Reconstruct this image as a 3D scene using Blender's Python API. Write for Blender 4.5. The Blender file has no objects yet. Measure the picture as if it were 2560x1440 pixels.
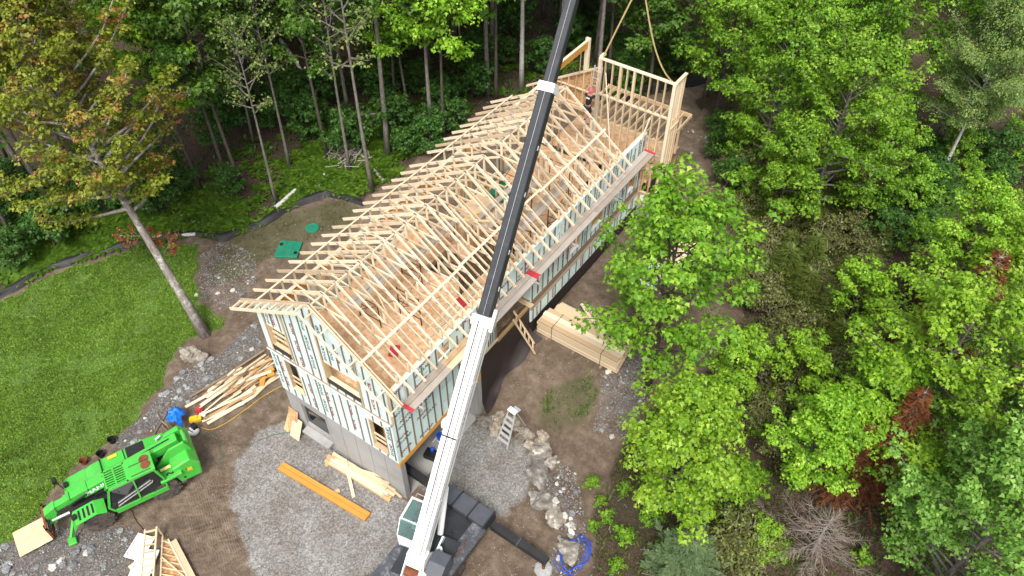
import bpy, math, random
import numpy as np
from mathutils import Matrix, Vector

# ------------------------------------------------------------------ camera, sky, sun, exposure
scene = bpy.context.scene
col = scene.collection
cam_data = bpy.data.cameras.new('camera')
cam = bpy.data.objects.new('camera', cam_data)
col.objects.link(cam)
cam.location = (15.47771, -11.03022, 29.27944)
cam.rotation_euler = (math.pi / 2 - 0.81751, 0, 0.61013)
cam_data.sensor_width = 36.0
cam_data.lens = 27.63319
cam_data.clip_start = 0.1
cam_data.clip_end = 2000
scene.camera = cam

SUN_EL, SUN_AZ = math.radians(58), math.radians(152)      # azimuth clockwise from +y
world = bpy.data.worlds.new('World')
scene.world = world
world.use_nodes = True
wn = world.node_tree.nodes
wl = world.node_tree.links
wn.clear()
w_out = wn.new('ShaderNodeOutputWorld')
w_bg = wn.new('ShaderNodeBackground')
w_bg.inputs['Strength'].default_value = 0.135
sky = wn.new('ShaderNodeTexSky')
sky.sky_type = 'NISHITA'
sky.sun_disc = False
sky.sun_elevation = SUN_EL
sky.sun_rotation = SUN_AZ
sky.dust_density = 4.0
sky.air_density = 1.0
w_hs = wn.new('ShaderNodeHueSaturation')                  # thin even cloud takes most of the blue out
w_hs.inputs['Saturation'].default_value = 0.30
wl.new(sky.outputs[0], w_hs.inputs['Color'])
wl.new(w_hs.outputs[0], w_bg.inputs['Color'])
wl.new(w_bg.outputs[0], w_out.inputs['Surface'])

sun_data = bpy.data.lights.new('sun', 'SUN')
sun_data.energy = 1.5
sun_data.angle = math.radians(15)
sun_data.color = (1.0, 0.95, 0.88)
sun = bpy.data.objects.new('sun', sun_data)
col.objects.link(sun)
sdir = Vector((math.sin(SUN_AZ) * math.cos(SUN_EL), math.cos(SUN_AZ) * math.cos(SUN_EL), math.sin(SUN_EL)))
sun.rotation_euler = sdir.to_track_quat('Z', 'Y').to_euler()
sun.location = (0, 0, 60)

vs = scene.view_settings
vs.view_transform = 'Standard'
vs.look = 'None'
vs.gamma = 1.0
vs.use_curve_mapping = False
vs.exposure = 0.98

# ------------------------------------------------------------------ terrain height
def ss(a, b, t):
    t = (t - a) / (b - a)
    t = 0.0 if t < 0 else 1.0 if t > 1 else t
    return t * t * (3 - 2 * t)

LEDGE = [(2.0, 4.45), (5.9, 4.6), (6.45, 4.2), (6.8, 3.4), (7.5, 2.45), (8.3, 2.0), (9.3, 1.5), (9.9, 0.1), (10.6, -3.0), (11.5, -9.0), (12, -30)]

def ledge_dist(x, y):
    best, sgn = 1e9, 1.0
    for (ax, ay), (bx, by) in zip(LEDGE[:-1], LEDGE[1:]):
        dx, dy = bx - ax, by - ay
        t = ((x - ax) * dx + (y - ay) * dy) / (dx * dx + dy * dy)
        t = 0.0 if t < 0 else 1.0 if t > 1 else t
        ex, ey = x - ax - t * dx, y - ay - t * dy
        d = math.hypot(ex, ey)
        if d < best:
            best = d
            sgn = 1.0 if dx * ey - dy * ex > 0 else -1.0
    return best * sgn

def H(x, y):
    wob = 0.05 * math.sin(x * 1.7 + 1.3 * math.sin(y * .9)) * math.sin(y * 1.45 + x * .4) + 0.03 * math.sin(x * 4.1 + y * 2.3) * math.sin(y * 3.7 - x)
    left = 1.4 * ss(6, 24, y)
    fa = ss(-14, -22, x) * ss(-4, 6, y)
    left += 0.25 * fa
    wid = 4.0 * ss(17, 21, y)
    wr = ss(2.75 - wid, 3.15 + wid, x)
    up = 0.9 + 1.2 * ss(4.6, 8.6, y) * (1 - 0.3 * ss(6, 10, x)) + 0.5 * ss(11, 20, x)
    m = ss(0.0, 0.75, ledge_dist(x, y)) if x > 1.5 else 0.0
    rough = 0.35 + 0.65 * ss(-3, -15, x) * 1.0 + 1.2 * ss(8, 11, x) + 0.6 * ss(14, 22, y)
    flat = 1.0 - 0.85 * (1 - ss(9.0, 10.5, x)) * ss(-4.2, -3.6, x) * (1 - ss(3.5, 5, y))
    return left * (1 - wr) + up * m * wr + wob * rough * flat

# ------------------------------------------------------------------ helpers
R = random.Random(7)
NR = np.random.RandomState(11)
W = {}

def place(o, parent=None, M=None):
    M = M or Matrix()
    col.objects.link(o)
    W[o.name] = M
    if parent is not None:
        o.parent = parent
        o.matrix_parent_inverse = W[parent.name].inverted()
    o.matrix_basis = M
    return o

def tag(o, label=None, cat=None, group=None, kind=None):
    if label: o['label'] = label
    if cat: o['category'] = cat
    if group: o['group'] = group
    if kind or cat: o['kind'] = kind or 'thing'
    return o

def empty(name, loc, label, cat, group=None, M=None):
    o = bpy.data.objects.new(name, None)
    o.empty_display_size = 0.3
    place(o, None, M or Matrix.Translation(Vector(loc)))
    return tag(o, label, cat, group)

def mesh_py(name, verts, faces, mat, smooth=False):
    me = bpy.data.meshes.new(name)
    me.from_pydata([tuple(v) for v in verts], [], [tuple(f) for f in faces])
    if mat is not None: me.materials.append(mat)
    if smooth: me.polygons.foreach_set('use_smooth', [True] * len(me.polygons))
    me.update()
    return me

def mesh_np(name, verts, faces, mat, rnd=None, smooth=False):
    """verts N x 3, faces M x k (constant k)"""
    me = bpy.data.meshes.new(name)
    verts = np.asarray(verts, dtype=np.float32)
    faces = np.asarray(faces, dtype=np.int32)
    m, k = faces.shape
    me.vertices.add(len(verts)); me.vertices.foreach_set('co', verts.ravel())
    me.loops.add(m * k); me.loops.foreach_set('vertex_index', faces.ravel())
    me.polygons.add(m)
    me.polygons.foreach_set('loop_start', np.arange(0, m * k, k, dtype=np.int32))
    if smooth: me.polygons.foreach_set('use_smooth', np.ones(m, dtype=bool))
    me.update(calc_edges=True)
    if rnd is not None:
        a = me.attributes.new('rnd', 'FLOAT', 'FACE')
        a.data.foreach_set('value', np.asarray(rnd, dtype=np.float32))
    me.materials.append(mat)
    return me

CUBE = {}
CV = [(-.5, -.5, -.5), (.5, -.5, -.5), (.5, .5, -.5), (-.5, .5, -.5), (-.5, -.5, .5), (.5, -.5, .5), (.5, .5, .5), (-.5, .5, .5)]
CF = [(0, 3, 2, 1), (4, 5, 6, 7), (0, 1, 5, 4), (1, 2, 6, 5), (2, 3, 7, 6), (3, 0, 4, 7)]

def cube_mesh(mat):
    if mat.name not in CUBE:
        CUBE[mat.name] = mesh_py('piece_' + mat.name, CV, CF, mat)
    return CUBE[mat.name]

def stick(name, p0, p1, w, h, mat, parent=None, up=None):
    """board from p0 to p1; w across, h along 'up'"""
    p0, p1 = Vector(p0), Vector(p1)
    x = p1 - p0
    L = x.length
    x = x / L
    u = Vector(up) if up else Vector((0, 0, 1))
    if abs(u.dot(x)) > 0.98: u = Vector((0, 1, 0))
    s = u.cross(x).normalized()
    u = x.cross(s)
    c = (p0 + p1) / 2
    M = Matrix(((x.x * L, s.x * w, u.x * h, c.x), (x.y * L, s.y * w, u.y * h, c.y), (x.z * L, s.z * w, u.z * h, c.z), (0, 0, 0, 1)))
    return place(bpy.data.objects.new(name, cube_mesh(mat)), parent, M)

def box(name, x0, x1, y0, y1, z0, z1, mat, parent=None):
    """axis-aligned board; its long side becomes the grain direction"""
    d = (abs(x1 - x0), abs(y1 - y0), abs(z1 - z0))
    c = ((x0 + x1) / 2, (y0 + y1) / 2, (z0 + z1) / 2)
    k = d.index(max(d))
    p0, p1 = list(c), list(c)
    p0[k] -= d[k] / 2; p1[k] += d[k] / 2
    if k == 0: return stick(name, p0, p1, d[1], d[2], mat, parent)
    if k == 1: return stick(name, p0, p1, d[0], d[2], mat, parent)
    return stick(name, p0, p1, d[0], d[1], mat, parent, up=(0, 1, 0))

class MB:
    def __init__(s): s.v, s.f = [], []
    def add(s, verts, faces):
        n = len(s.v)
        s.v += [tuple(v) for v in verts]
        s.f += [tuple(i + n for i in f) for f in faces]
        return s
    def box(s, x0, x1, y0, y1, z0, z1):
        return s.add([((x0, x1)[int(a > 0)], (y0, y1)[int(b > 0)], (z0, z1)[int(c > 0)]) for a, b, c in CV], CF)
    def bar(s, p0, p1, w, h, up=None, w1=None, h1=None):
        p0, p1 = Vector(p0), Vector(p1)
        x = (p1 - p0).normalized()
        u = Vector(up) if up else Vector((0, 0, 1))
        if abs(u.dot(x)) > .98: u = Vector((0, 1, 0))
        sd = u.cross(x).normalized(); u = x.cross(sd)
        w1 = w1 or w; h1 = h1 or h
        vs = []
        for a, b, c in CV:
            p = p0 if a < 0 else p1
            vs.append(p + sd * b * (w if a < 0 else w1) + u * c * (h if a < 0 else h1))
        return s.add(vs, CF)
    def prism(s, prof, axis, a0, a1):
        """closed 2-D profile extruded along axis 0/1/2"""
        n = len(prof)
        def mk(p, a):
            q = list(p); q.insert(axis, a); return tuple(q)
        vs = [mk(p, a0) for p in prof] + [mk(p, a1) for p in prof]
        fs = [tuple(range(n))[::-1], tuple(range(n, 2 * n))] + [(i, (i + 1) % n, n + (i + 1) % n, n + i) for i in range(n)]
        return s.add(vs, fs)
    def tube(s, pts, rad, n=8, cap=True):
        pts = [Vector(p) for p in pts]
        if not hasattr(rad, '__len__'): rad = [rad] * len(pts)
        vs, fs = [], []
        prev = None
        for i, p in enumerate(pts):
            d = (pts[min(i + 1, len(pts) - 1)] - pts[max(i - 1, 0)]).normalized()
            if prev is None:
                a = d.orthogonal().normalized()
            else:
                a = (prev - d * prev.dot(d)).normalized()
            prev = a
            b = d.cross(a)
            for k in range(n):
                t = 2 * math.pi * k / n
                vs.append(p + (a * math.cos(t) + b * math.sin(t)) * rad[i])
        for i in range(len(pts) - 1):
            for k in range(n):
                k2 = (k + 1) % n
                fs.append((i * n + k, i * n + k2, (i + 1) * n + k2, (i + 1) * n + k))
        if cap:
            fs.append(tuple(range(n))[::-1]); fs.append(tuple(range((len(pts) - 1) * n, len(pts) * n)))
        return s.add(vs, fs)
    def lathe(s, prof, c, axis=2, n=20):
        """prof: (radius, along) pairs about an axis through c"""
        vs, fs = [], []
        for r, a in prof:
            for k in range(n):
                t = 2 * math.pi * k / n
                q = [r * math.cos(t), r * math.sin(t)]; q.insert(axis, a)
                vs.append((c[0] + q[0], c[1] + q[1], c[2] + q[2]))
        for i in range(len(prof) - 1):
            for k in range(n):
                k2 = (k + 1) % n
                fs.append((i * n + k, i * n + k2, (i + 1) * n + k2, (i + 1) * n + k))
        fs.append(tuple(range(n))[::-1]); fs.append(tuple(range((len(prof) - 1) * n, len(prof) * n)))
        return s.add(vs, fs)
    def build(s, name, mat, parent=None, M=None, smooth=False, label=None, bevel=0):
        me = mesh_py(name, s.v, s.f, mat, smooth)
        o = place(bpy.data.objects.new(name, me), parent, M)
        if bevel:
            b = o.modifiers.new('bevel', 'BEVEL'); b.width = bevel; b.segments = 2; b.limit_method = 'ANGLE'
        if label: o['label'] = label
        return o

def solo(mb, name, mat, loc, label, cat, group=None, rz=0, smooth=False):
    """one-mesh thing built in local coordinates, placed at loc"""
    o = mb.build(name, mat, None, Matrix.Translation(Vector(loc)) @ Matrix.Rotation(rz, 4, 'Z'), smooth)
    return tag(o, label, cat, group)

def inpoly(x, y, P):
    c = False
    j = len(P) - 1
    for i in range(len(P)):
        xi, yi, xj, yj = P[i][0], P[i][1], P[j][0], P[j][1]
        if (yi > y) != (yj > y) and x < (xj - xi) * (y - yi) / (yj - yi) + xi: c = not c
        j = i
    return c

def ss_np(a, b, t):
    t = np.clip((t - a) / (b - a), 0, 1)
    return t * t * (3 - 2 * t)

def H_np(x, y):
    """H for arrays"""
    wob = 0.05 * np.sin(x * 1.7 + 1.3 * np.sin(y * .9)) * np.sin(y * 1.45 + x * .4) + 0.03 * np.sin(x * 4.1 + y * 2.3) * np.sin(y * 3.7 - x)
    left = 1.4 * ss_np(6, 24, y) + .25 * ss_np(-14, -22, x) * ss_np(-4, 6, y)
    wid = 4.0 * ss_np(17, 21, y)
    wr = ss_np(2.75 - wid, 3.15 + wid, x)
    up = 0.9 + 1.2 * ss_np(4.6, 8.6, y) * (1 - 0.3 * ss_np(6, 10, x)) + 0.5 * ss_np(11, 20, x)
    best = np.full(x.shape, 1e9); sgn = np.ones(x.shape)
    for (ax, ay), (bx, by) in zip(LEDGE[:-1], LEDGE[1:]):
        dx, dy = bx - ax, by - ay
        t = np.clip(((x - ax) * dx + (y - ay) * dy) / (dx * dx + dy * dy), 0, 1)
        ex, ey = x - ax - t * dx, y - ay - t * dy
        d = np.hypot(ex, ey)
        k = d < best
        best = np.where(k, d, best); sgn = np.where(k, np.where(dx * ey - dy * ex > 0, 1.0, -1.0), sgn)
    m = np.where(x > 1.5, ss_np(0.0, 0.75, best * sgn), 0.0)
    rough = 0.35 + 0.65 * ss_np(-3, -15, x) + 1.2 * ss_np(8, 11, x) + 0.6 * ss_np(14, 22, y)
    flat = 1.0 - 0.85 * (1 - ss_np(9.0, 10.5, x)) * ss_np(-4.2, -3.6, x) * (1 - ss_np(3.5, 5, y))
    return left * (1 - wr) + up * m * wr + wob * rough * flat

def inp(x, y, P):
    """inpoly for arrays"""
    c = np.zeros(x.shape, bool)
    j = len(P) - 1
    for i in range(len(P)):
        xi, yi, xj, yj = P[i][0], P[i][1], P[j][0], P[j][1]
        if yi != yj:
            c ^= ((yi > y) != (yj > y)) & (x < (xj - xi) * (y - yi) / (yj - yi) + xi)
        j = i
    return c

def wob_np(x, y):
    return .5 * np.sin(x * 2.1 + 1.7 * np.sin(y * 1.3)) + .35 * np.sin(y * 3.3 + 2 * np.sin(x * 2.4)) + .25 * np.sin(x * 6.1 - y * 5.3)

def ground(x, y, dz=0.0):
    return (x, y, H(x, y) + dz)

# ------------------------------------------------------------------ materials
def nt(name):
    m = bpy.data.materials.new(name)
    m.use_nodes = True
    n = m.node_tree.nodes
    return m, n, m.node_tree.links, n['Principled BSDF']

def noise(n, l, vec, scale, detail=4, rough=.6):
    t = n.new('ShaderNodeTexNoise')
    t.inputs['Scale'].default_value = scale; t.inputs['Detail'].default_value = detail; t.inputs['Roughness'].default_value = rough
    l.new(vec, t.inputs['Vector'])
    return t

def ramp(n, l, fac, stops, interp='LINEAR'):
    r = n.new('ShaderNodeValToRGB')
    r.color_ramp.interpolation = interp
    e = r.color_ramp.elements
    while len(e) < len(stops): e.new(.5)
    for k, (p, c) in enumerate(stops):
        e[k].position = p; e[k].color = (*c, 1) if len(c) == 3 else c
    l.new(fac, r.inputs['Fac'])
    return r

def math_n(n, l, op, a, b):
    m = n.new('ShaderNodeMath'); m.operation = op
    for i, v in enumerate((a, b)):
        if isinstance(v, (int, float)): m.inputs[i].default_value = v
        else: l.new(v, m.inputs[i])
    return m.outputs[0]

def mixc(n, l, fac, a, b, mode='MIX'):
    m = n.new('ShaderNodeMix'); m.data_type = 'RGBA'; m.blend_type = mode
    for i, v in ((0, fac), (6, a), (7, b)):
        if isinstance(v, (int, float)): m.inputs[i].default_value = v
        elif isinstance(v, tuple): m.inputs[i].default_value = (*v, 1)
        else: l.new(v, m.inputs[i])
    return m.outputs[2]

def bump(n, l, bs, h, strength=.4, dist=.01):
    b = n.new('ShaderNodeBump'); b.inputs['Strength'].default_value = strength; b.inputs['Distance'].default_value = dist
    l.new(h, b.inputs['Height']); l.new(b.outputs[0], bs.inputs['Normal'])

def shifted(n, l, scale):
    """object coordinates, moved by a per-object random amount and stretched"""
    tc = n.new('ShaderNodeTexCoord'); oi = n.new('ShaderNodeObjectInfo')
    mp = n.new('ShaderNodeMapping'); mp.inputs['Scale'].default_value = scale
    add = n.new('ShaderNodeVectorMath'); add.operation = 'ADD'
    sc = n.new('ShaderNodeVectorMath'); sc.operation = 'SCALE'; sc.inputs['Scale'].default_value = 37.0
    cmb = n.new('ShaderNodeCombineXYZ')
    for i in range(3): l.new(oi.outputs['Random'], cmb.inputs[i])
    l.new(cmb.outputs[0], sc.inputs[0])
    l.new(tc.outputs['Object'], mp.inputs['Vector'])
    l.new(mp.outputs[0], add.inputs[0]); l.new(sc.outputs[0], add.inputs[1])
    return add.outputs[0], oi.outputs['Random']

def wood(name, c0, c1, c2, rough=.65, scale=(2.2, 9, 9), knots=True):
    m, n, l, b = nt(name)
    v, rnd = shifted(n, l, scale)
    t = noise(n, l, v, 1.6, 5, .65)
    r = ramp(n, l, t.outputs['Fac'], [(.25, c0), (.52, c1), (.75, c2)])
    vr = ramp(n, l, rnd, [(0, (.70, .64, .57)), (.35, (.92, .89, .84)), (.7, (1.0, .99, .97)), (1, (1.10, 1.08, 1.04))])
    cc = mixc(n, l, 1.0, r.outputs[0], vr.outputs[0], 'MULTIPLY')
    l.new(cc, b.inputs['Base Color'])
    b.inputs['Roughness'].default_value = rough
    b.inputs['Specular IOR Level'].default_value = .25
    return m

def plain(name, c, rough=.5, metal=0.0, var=.12, scale=3.0, spec=.4, dirt=None, dscale=2.5, dlo=.5, dhi=.7, coat=0.0):
    m, n, l, b = nt(name)
    v, rnd = shifted(n, l, (1, 1, 1))
    t = noise(n, l, v, scale, 5, .6)
    lo = tuple(x * (1 - var) for x in c); hi = tuple(min(1, x * (1 + var)) for x in c)
    r = ramp(n, l, t.outputs['Fac'], [(.3, lo), (.7, hi)])
    out = r.outputs[0]
    if dirt:
        t2 = noise(n, l, v, dscale, 7, .72)
        f = ramp(n, l, t2.outputs['Fac'], [(dlo, (0, 0, 0)), (dhi, (1, 1, 1))])
        out = mixc(n, l, f.outputs[0], out, dirt)
    l.new(out, b.inputs['Base Color'])
    rr = ramp(n, l, t.outputs['Fac'], [(.2, (rough * .85,) * 3), (.8, (min(1, rough * 1.2),) * 3)])
    l.new(rr.outputs[0], b.inputs['Roughness'])
    b.inputs['Metallic'].default_value = metal
    b.inputs['Specular IOR Level'].default_value = spec
    if coat: b.inputs['Coat Weight'].default_value = coat
    return m

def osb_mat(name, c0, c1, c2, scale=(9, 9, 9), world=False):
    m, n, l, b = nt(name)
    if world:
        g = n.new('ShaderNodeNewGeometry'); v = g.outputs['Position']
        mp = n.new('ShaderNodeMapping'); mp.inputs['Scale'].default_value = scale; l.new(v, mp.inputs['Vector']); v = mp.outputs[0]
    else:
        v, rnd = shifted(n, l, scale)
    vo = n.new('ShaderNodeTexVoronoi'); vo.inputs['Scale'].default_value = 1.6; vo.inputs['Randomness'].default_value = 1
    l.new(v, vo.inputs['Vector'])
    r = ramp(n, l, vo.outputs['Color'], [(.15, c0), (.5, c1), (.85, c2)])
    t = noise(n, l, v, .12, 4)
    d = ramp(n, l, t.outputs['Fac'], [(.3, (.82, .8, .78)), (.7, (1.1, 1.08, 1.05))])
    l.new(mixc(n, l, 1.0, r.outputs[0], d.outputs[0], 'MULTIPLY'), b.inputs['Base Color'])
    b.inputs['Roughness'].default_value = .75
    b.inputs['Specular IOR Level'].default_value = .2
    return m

def leaf_mat(name, stops, trans=.33, objvar=.10, rough=.45):
    """leaf: reflects and lets light through; colour differs from leaf to leaf and a little from plant to plant"""
    m, n, l, b = nt(name)
    at = n.new('ShaderNodeAttribute'); at.attribute_name = 'rnd'
    oi = n.new('ShaderNodeObjectInfo')
    r = ramp(n, l, at.outputs['Fac'], stops)
    hs = n.new('ShaderNodeHueSaturation')
    hm = n.new('ShaderNodeMapRange'); hm.inputs['To Min'].default_value = .5 - .006; hm.inputs['To Max'].default_value = .5 + .006
    vm = n.new('ShaderNodeMapRange'); vm.inputs['To Min'].default_value = 1 - objvar; vm.inputs['To Max'].default_value = 1 + objvar
    l.new(oi.outputs['Random'], hm.inputs['Value']); l.new(oi.outputs['Random'], vm.inputs['Value'])
    l.new(hm.outputs[0], hs.inputs['Hue']); l.new(vm.outputs[0], hs.inputs['Value'])
    l.new(r.outputs[0], hs.inputs['Color'])
    l.new(hs.outputs[0], b.inputs['Base Color'])
    b.inputs['Roughness'].default_value = rough
    b.inputs['Specular IOR Level'].default_value = .3
    tr = n.new('ShaderNodeBsdfTranslucent'); l.new(hs.outputs[0], tr.inputs['Color'])
    mx = n.new('ShaderNodeMixShader'); mx.inputs[0].default_value = trans
    l.new(b.outputs[0], mx.inputs[1]); l.new(tr.outputs[0], mx.inputs[2])
    l.new(mx.outputs[0], n['Material Output'].inputs['Surface'])
    return m

def bark_mat(name, c0, c1, patch=None, bands=False):
    m, n, l, b = nt(name)
    tc = n.new('ShaderNodeTexCoord')
    mp = n.new('ShaderNodeMapping'); mp.inputs['Scale'].default_value = (6, 6, 1.5) if not bands else (2, 2, 9)
    l.new(tc.outputs['Object'], mp.inputs['Vector'])
    t = noise(n, l, mp.outputs[0], 2.2, 6, .7)
    r = ramp(n, l, t.outputs['Fac'], [(.35, c0), (.65, c1)] if not bands else [(.34, c0), (.44, c1)])
    out = r.outputs[0]
    if patch:
        t2 = noise(n, l, tc.outputs['Object'], 1.8, 6, .75)
        f = ramp(n, l, t2.outputs['Fac'], [(.52, (0, 0, 0)), (.62, (1, 1, 1))])
        out = mixc(n, l, f.outputs[0], out, patch)
    l.new(out, b.inputs['Base Color'])
    b.inputs['Roughness'].default_value = .9
    b.inputs['Specular IOR Level'].default_value = .15
    bump(n, l, b, t.outputs['Fac'], .6, .02)
    return m

def rock_mat(name, c0, c1, c2, scale=2.5):
    m, n, l, b = nt(name)
    v, rnd = shifted(n, l, (1, 1, 1))
    t = noise(n, l, v, scale, 8, .68)
    r = ramp(n, l, t.outputs['Fac'], [(.3, c0), (.52, c1), (.7, c2)])
    vr = ramp(n, l, rnd, [(0, (.6, .6, .62)), (.5, (.95, .95, .95)), (1, (1.3, 1.27, 1.2))])
    l.new(mixc(n, l, 1.0, r.outputs[0], vr.outputs[0], 'MULTIPLY'), b.inputs['Base Color'])
    b.inputs['Roughness'].default_value = .85
    bump(n, l, b, t.outputs['Fac'], .7, .04)
    return m

MAT = dict(
    lumber=wood('lumber', (.55, .41, .25), (.69, .54, .36), (.77, .64, .46)),
    truss=wood('truss_wood', (.62, .49, .33), (.77, .65, .48), (.84, .74, .59)),
    lumber_warm=wood('lumber_warm', (.42, .26, .12), (.56, .37, .19), (.64, .46, .27)),
    lumber_old=wood('lumber_old', (.20, .145, .10), (.30, .225, .16), (.40, .31, .22)),
    strap=wood('strap_wood', (.14, .10, .075), (.22, .165, .125), (.31, .24, .18)),
    plank=wood('plank_wood', (.27, .23, .20), (.40, .355, .32), (.50, .46, .42), scale=(3, 14, 14)),
    lvl=wood('laminated_timber', (.47, .20, .035), (.60, .29, .06), (.68, .36, .10), rough=.5),
    osb=osb_mat('strand_board', (.36, .20, .085), (.52, .32, .16), (.63, .43, .25)),
    floor=osb_mat('subfloor_board', (.58, .35, .185), (.69, .45, .27), (.77, .54, .36), scale=(5, 5, 5)),
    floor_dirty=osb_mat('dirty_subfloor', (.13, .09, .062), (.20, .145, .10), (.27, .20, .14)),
    ply=wood('plywood', (.55, .40, .25), (.66, .50, .33), (.73, .58, .41), scale=(1.5, 3, 3)),
    foam=plain('foam_sheathing', (.63, .78, .75), .7, var=.04, scale=1.2, spec=.2, dirt=(.58, .68, .65), dscale=1.1, dlo=.5, dhi=.8),
    foam_white=plain('white_foam', (.78, .79, .78), .7, var=.04),
    ink_green=plain('dark_green_ink', (.02, .055, .06), .8, var=.3),
    ink_grey=plain('grey_ink', (.20, .33, .33), .8, var=.2),
    ink_red=plain('red_ink', (.30, .025, .035), .8, var=.2),
    concrete=plain('concrete', (.33, .325, .31), .85, var=.14, scale=1.6, spec=.2, dirt=(.23, .225, .215), dscale=1.3, dlo=.48, dhi=.75),
    membrane=plain('dark_membrane', (.028, .019, .018), .6, var=.25, scale=2),
    pattern=plain('flashing_tape', (.03, .032, .036), .5, var=.1, dirt=(.45, .46, .48), dscale=9, dlo=.62, dhi=.66),
    gusset=plain('galvanised_plate', (.42, .41, .40), .55, metal=.3, var=.15, scale=12),
    red=plain('red_paint', (.48, .035, .045), .5, var=.2, scale=6),
    steel=plain('galvanised_steel', (.56, .57, .58), .38, metal=.6, var=.1),
    scaffold=plain('dark_red_steel', (.075, .028, .03), .5, metal=.2, var=.2),
    alu=plain('aluminium', (.62, .62, .62), .38, metal=.5, var=.1, scale=6),
    boom_white=plain('white_crane_paint', (.80, .80, .79), .33, var=.03, scale=1.4, spec=.5, dirt=(.55, .54, .51), dscale=1.6, dlo=.62, dhi=.8, coat=.15),
    boom_black=plain('black_crane_paint', (.024, .027, .032), .42, var=.2, scale=1.5, spec=.4, dirt=(.055, .058, .062), dscale=2.2, dlo=.55, dhi=.8),
    deck_black=plain('worn_deck_paint', (.055, .060, .070), .45, var=.2, scale=2, spec=.5, dirt=(.24, .245, .26), dscale=4.5, dlo=.50, dhi=.70),
    arm_black=plain('rusty_black_steel', (.022, .022, .024), .5, var=.2, dirt=(.17, .075, .04), dscale=1.2, dlo=.62, dhi=.72),
    cab_white=plain('white_cab_paint', (.78, .79, .79), .35, var=.03, coat=.15),
    grey_box=plain('dark_grey_paint', (.07, .077, .09), .45, var=.12, scale=4),
    green=plain('green_machine_paint', (.05, .44, .045), .34, var=.08, scale=2, spec=.5, dirt=(.16, .25, .085), dscale=4.5, dlo=.50, dhi=.74, coat=.25),
    black=plain('black_plastic', (.014, .014, .015), .5, var=.2),
    rubber=plain('muddy_rubber', (.035, .032, .03), .85, var=.2, dirt=(.16, .125, .095), dscale=3.5, dlo=.42, dhi=.7),
    rim=plain('wheel_rim', (.10, .095, .09), .6, var=.2, dirt=(.16, .125, .095), dscale=3, dlo=.5, dhi=.7),
    rust=plain('rusty_steel', (.17, .055, .022), .8, var=.35, scale=6),
    yellow=plain('yellow_plastic', (.70, .47, .03), .45, var=.1),
    yellow_pale=plain('pale_yellow_tube', (.72, .62, .22), .45, var=.06),
    blue_tarp=plain('blue_tarp', (.012, .16, .62), .38, var=.25, scale=7),
    blue=plain('blue_pipe', (.012, .075, .55), .35, var=.1),
    green_lid=plain('green_plastic_lid', (.012, .19, .11), .5, var=.12, scale=4, dirt=(.06, .17, .11), dscale=3),
    hose_green=plain('green_hose', (.05, .11, .07), .5),
    cord_yellow=plain('yellow_cord', (.58, .38, .03), .5),
    cord_black=plain('black_cord', (.012, .012, .012), .5),
    fabric_black=plain('black_geotextile', (.012, .012, .013), .55, var=.3, scale=4, dirt=(.06, .058, .055), dscale=3, dlo=.6, dhi=.8),
    sling=plain('yellow_sling', (.50, .39, .17), .7),
    white=plain('white_plastic', (.80, .80, .80), .45, var=.03),
    skin=plain('skin', (.42, .23, .16), .5, var=.05),
    shirt=plain('black_cloth', (.012, .012, .013), .85, var=.2),
    shorts=plain('charcoal_cloth', (.03, .03, .034), .85, var=.2),
    pink=plain('pink_cap', (.72, .09, .16), .6, var=.08),
    boot=plain('boot', (.05, .035, .03), .6),
    bark=bark_mat('grey_bark', (.105, .09, .078), (.26, .235, .21)),
    bark_lichen=bark_mat('lichen_bark', (.14, .115, .10), (.30, .265, .24), patch=(.46, .47, .40)),
    bark_dark=bark_mat('brown_bark', (.05, .040, .032), (.13, .108, .09)),
    birch=bark_mat('birch_bark', (.07, .06, .055), (.50, .485, .45), bands=True),
    deadwood=bark_mat('dead_wood', (.20, .17, .145), (.38, .34, .30)),
    rock_grey=rock_mat('grey_rock', (.10, .105, .112), (.22, .225, .23), (.40, .40, .39)),
    rock_tan=rock_mat('tan_rock', (.12, .10, .08), (.27, .235, .19), (.44, .40, .34), scale=2.6),
    rock_ledge=rock_mat('ledge_rock', (.09, .072, .058), (.22, .20, .175), (.58, .55, .50), scale=2.4),
    rock_pale=rock_mat('pale_rock', (.30, .28, .25), (.48, .46, .42), (.68, .66, .62)),
)
# glass of the cabs: tinted, clear enough to look through
mg, n_, l_, b_ = nt('tinted_glass')
b_.inputs['Base Color'].default_value = (.42, .62, .60, 1); b_.inputs['Roughness'].default_value = .04
b_.inputs['Transmission Weight'].default_value = .85; b_.inputs['IOR'].default_value = 1.35
MAT['glass'] = mg
mg, n_, l_, b_ = nt('dark_glass')
b_.inputs['Base Color'].default_value = (.02, .024, .024, 1); b_.inputs['Roughness'].default_value = .06
MAT['glass_dark'] = mg

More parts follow.
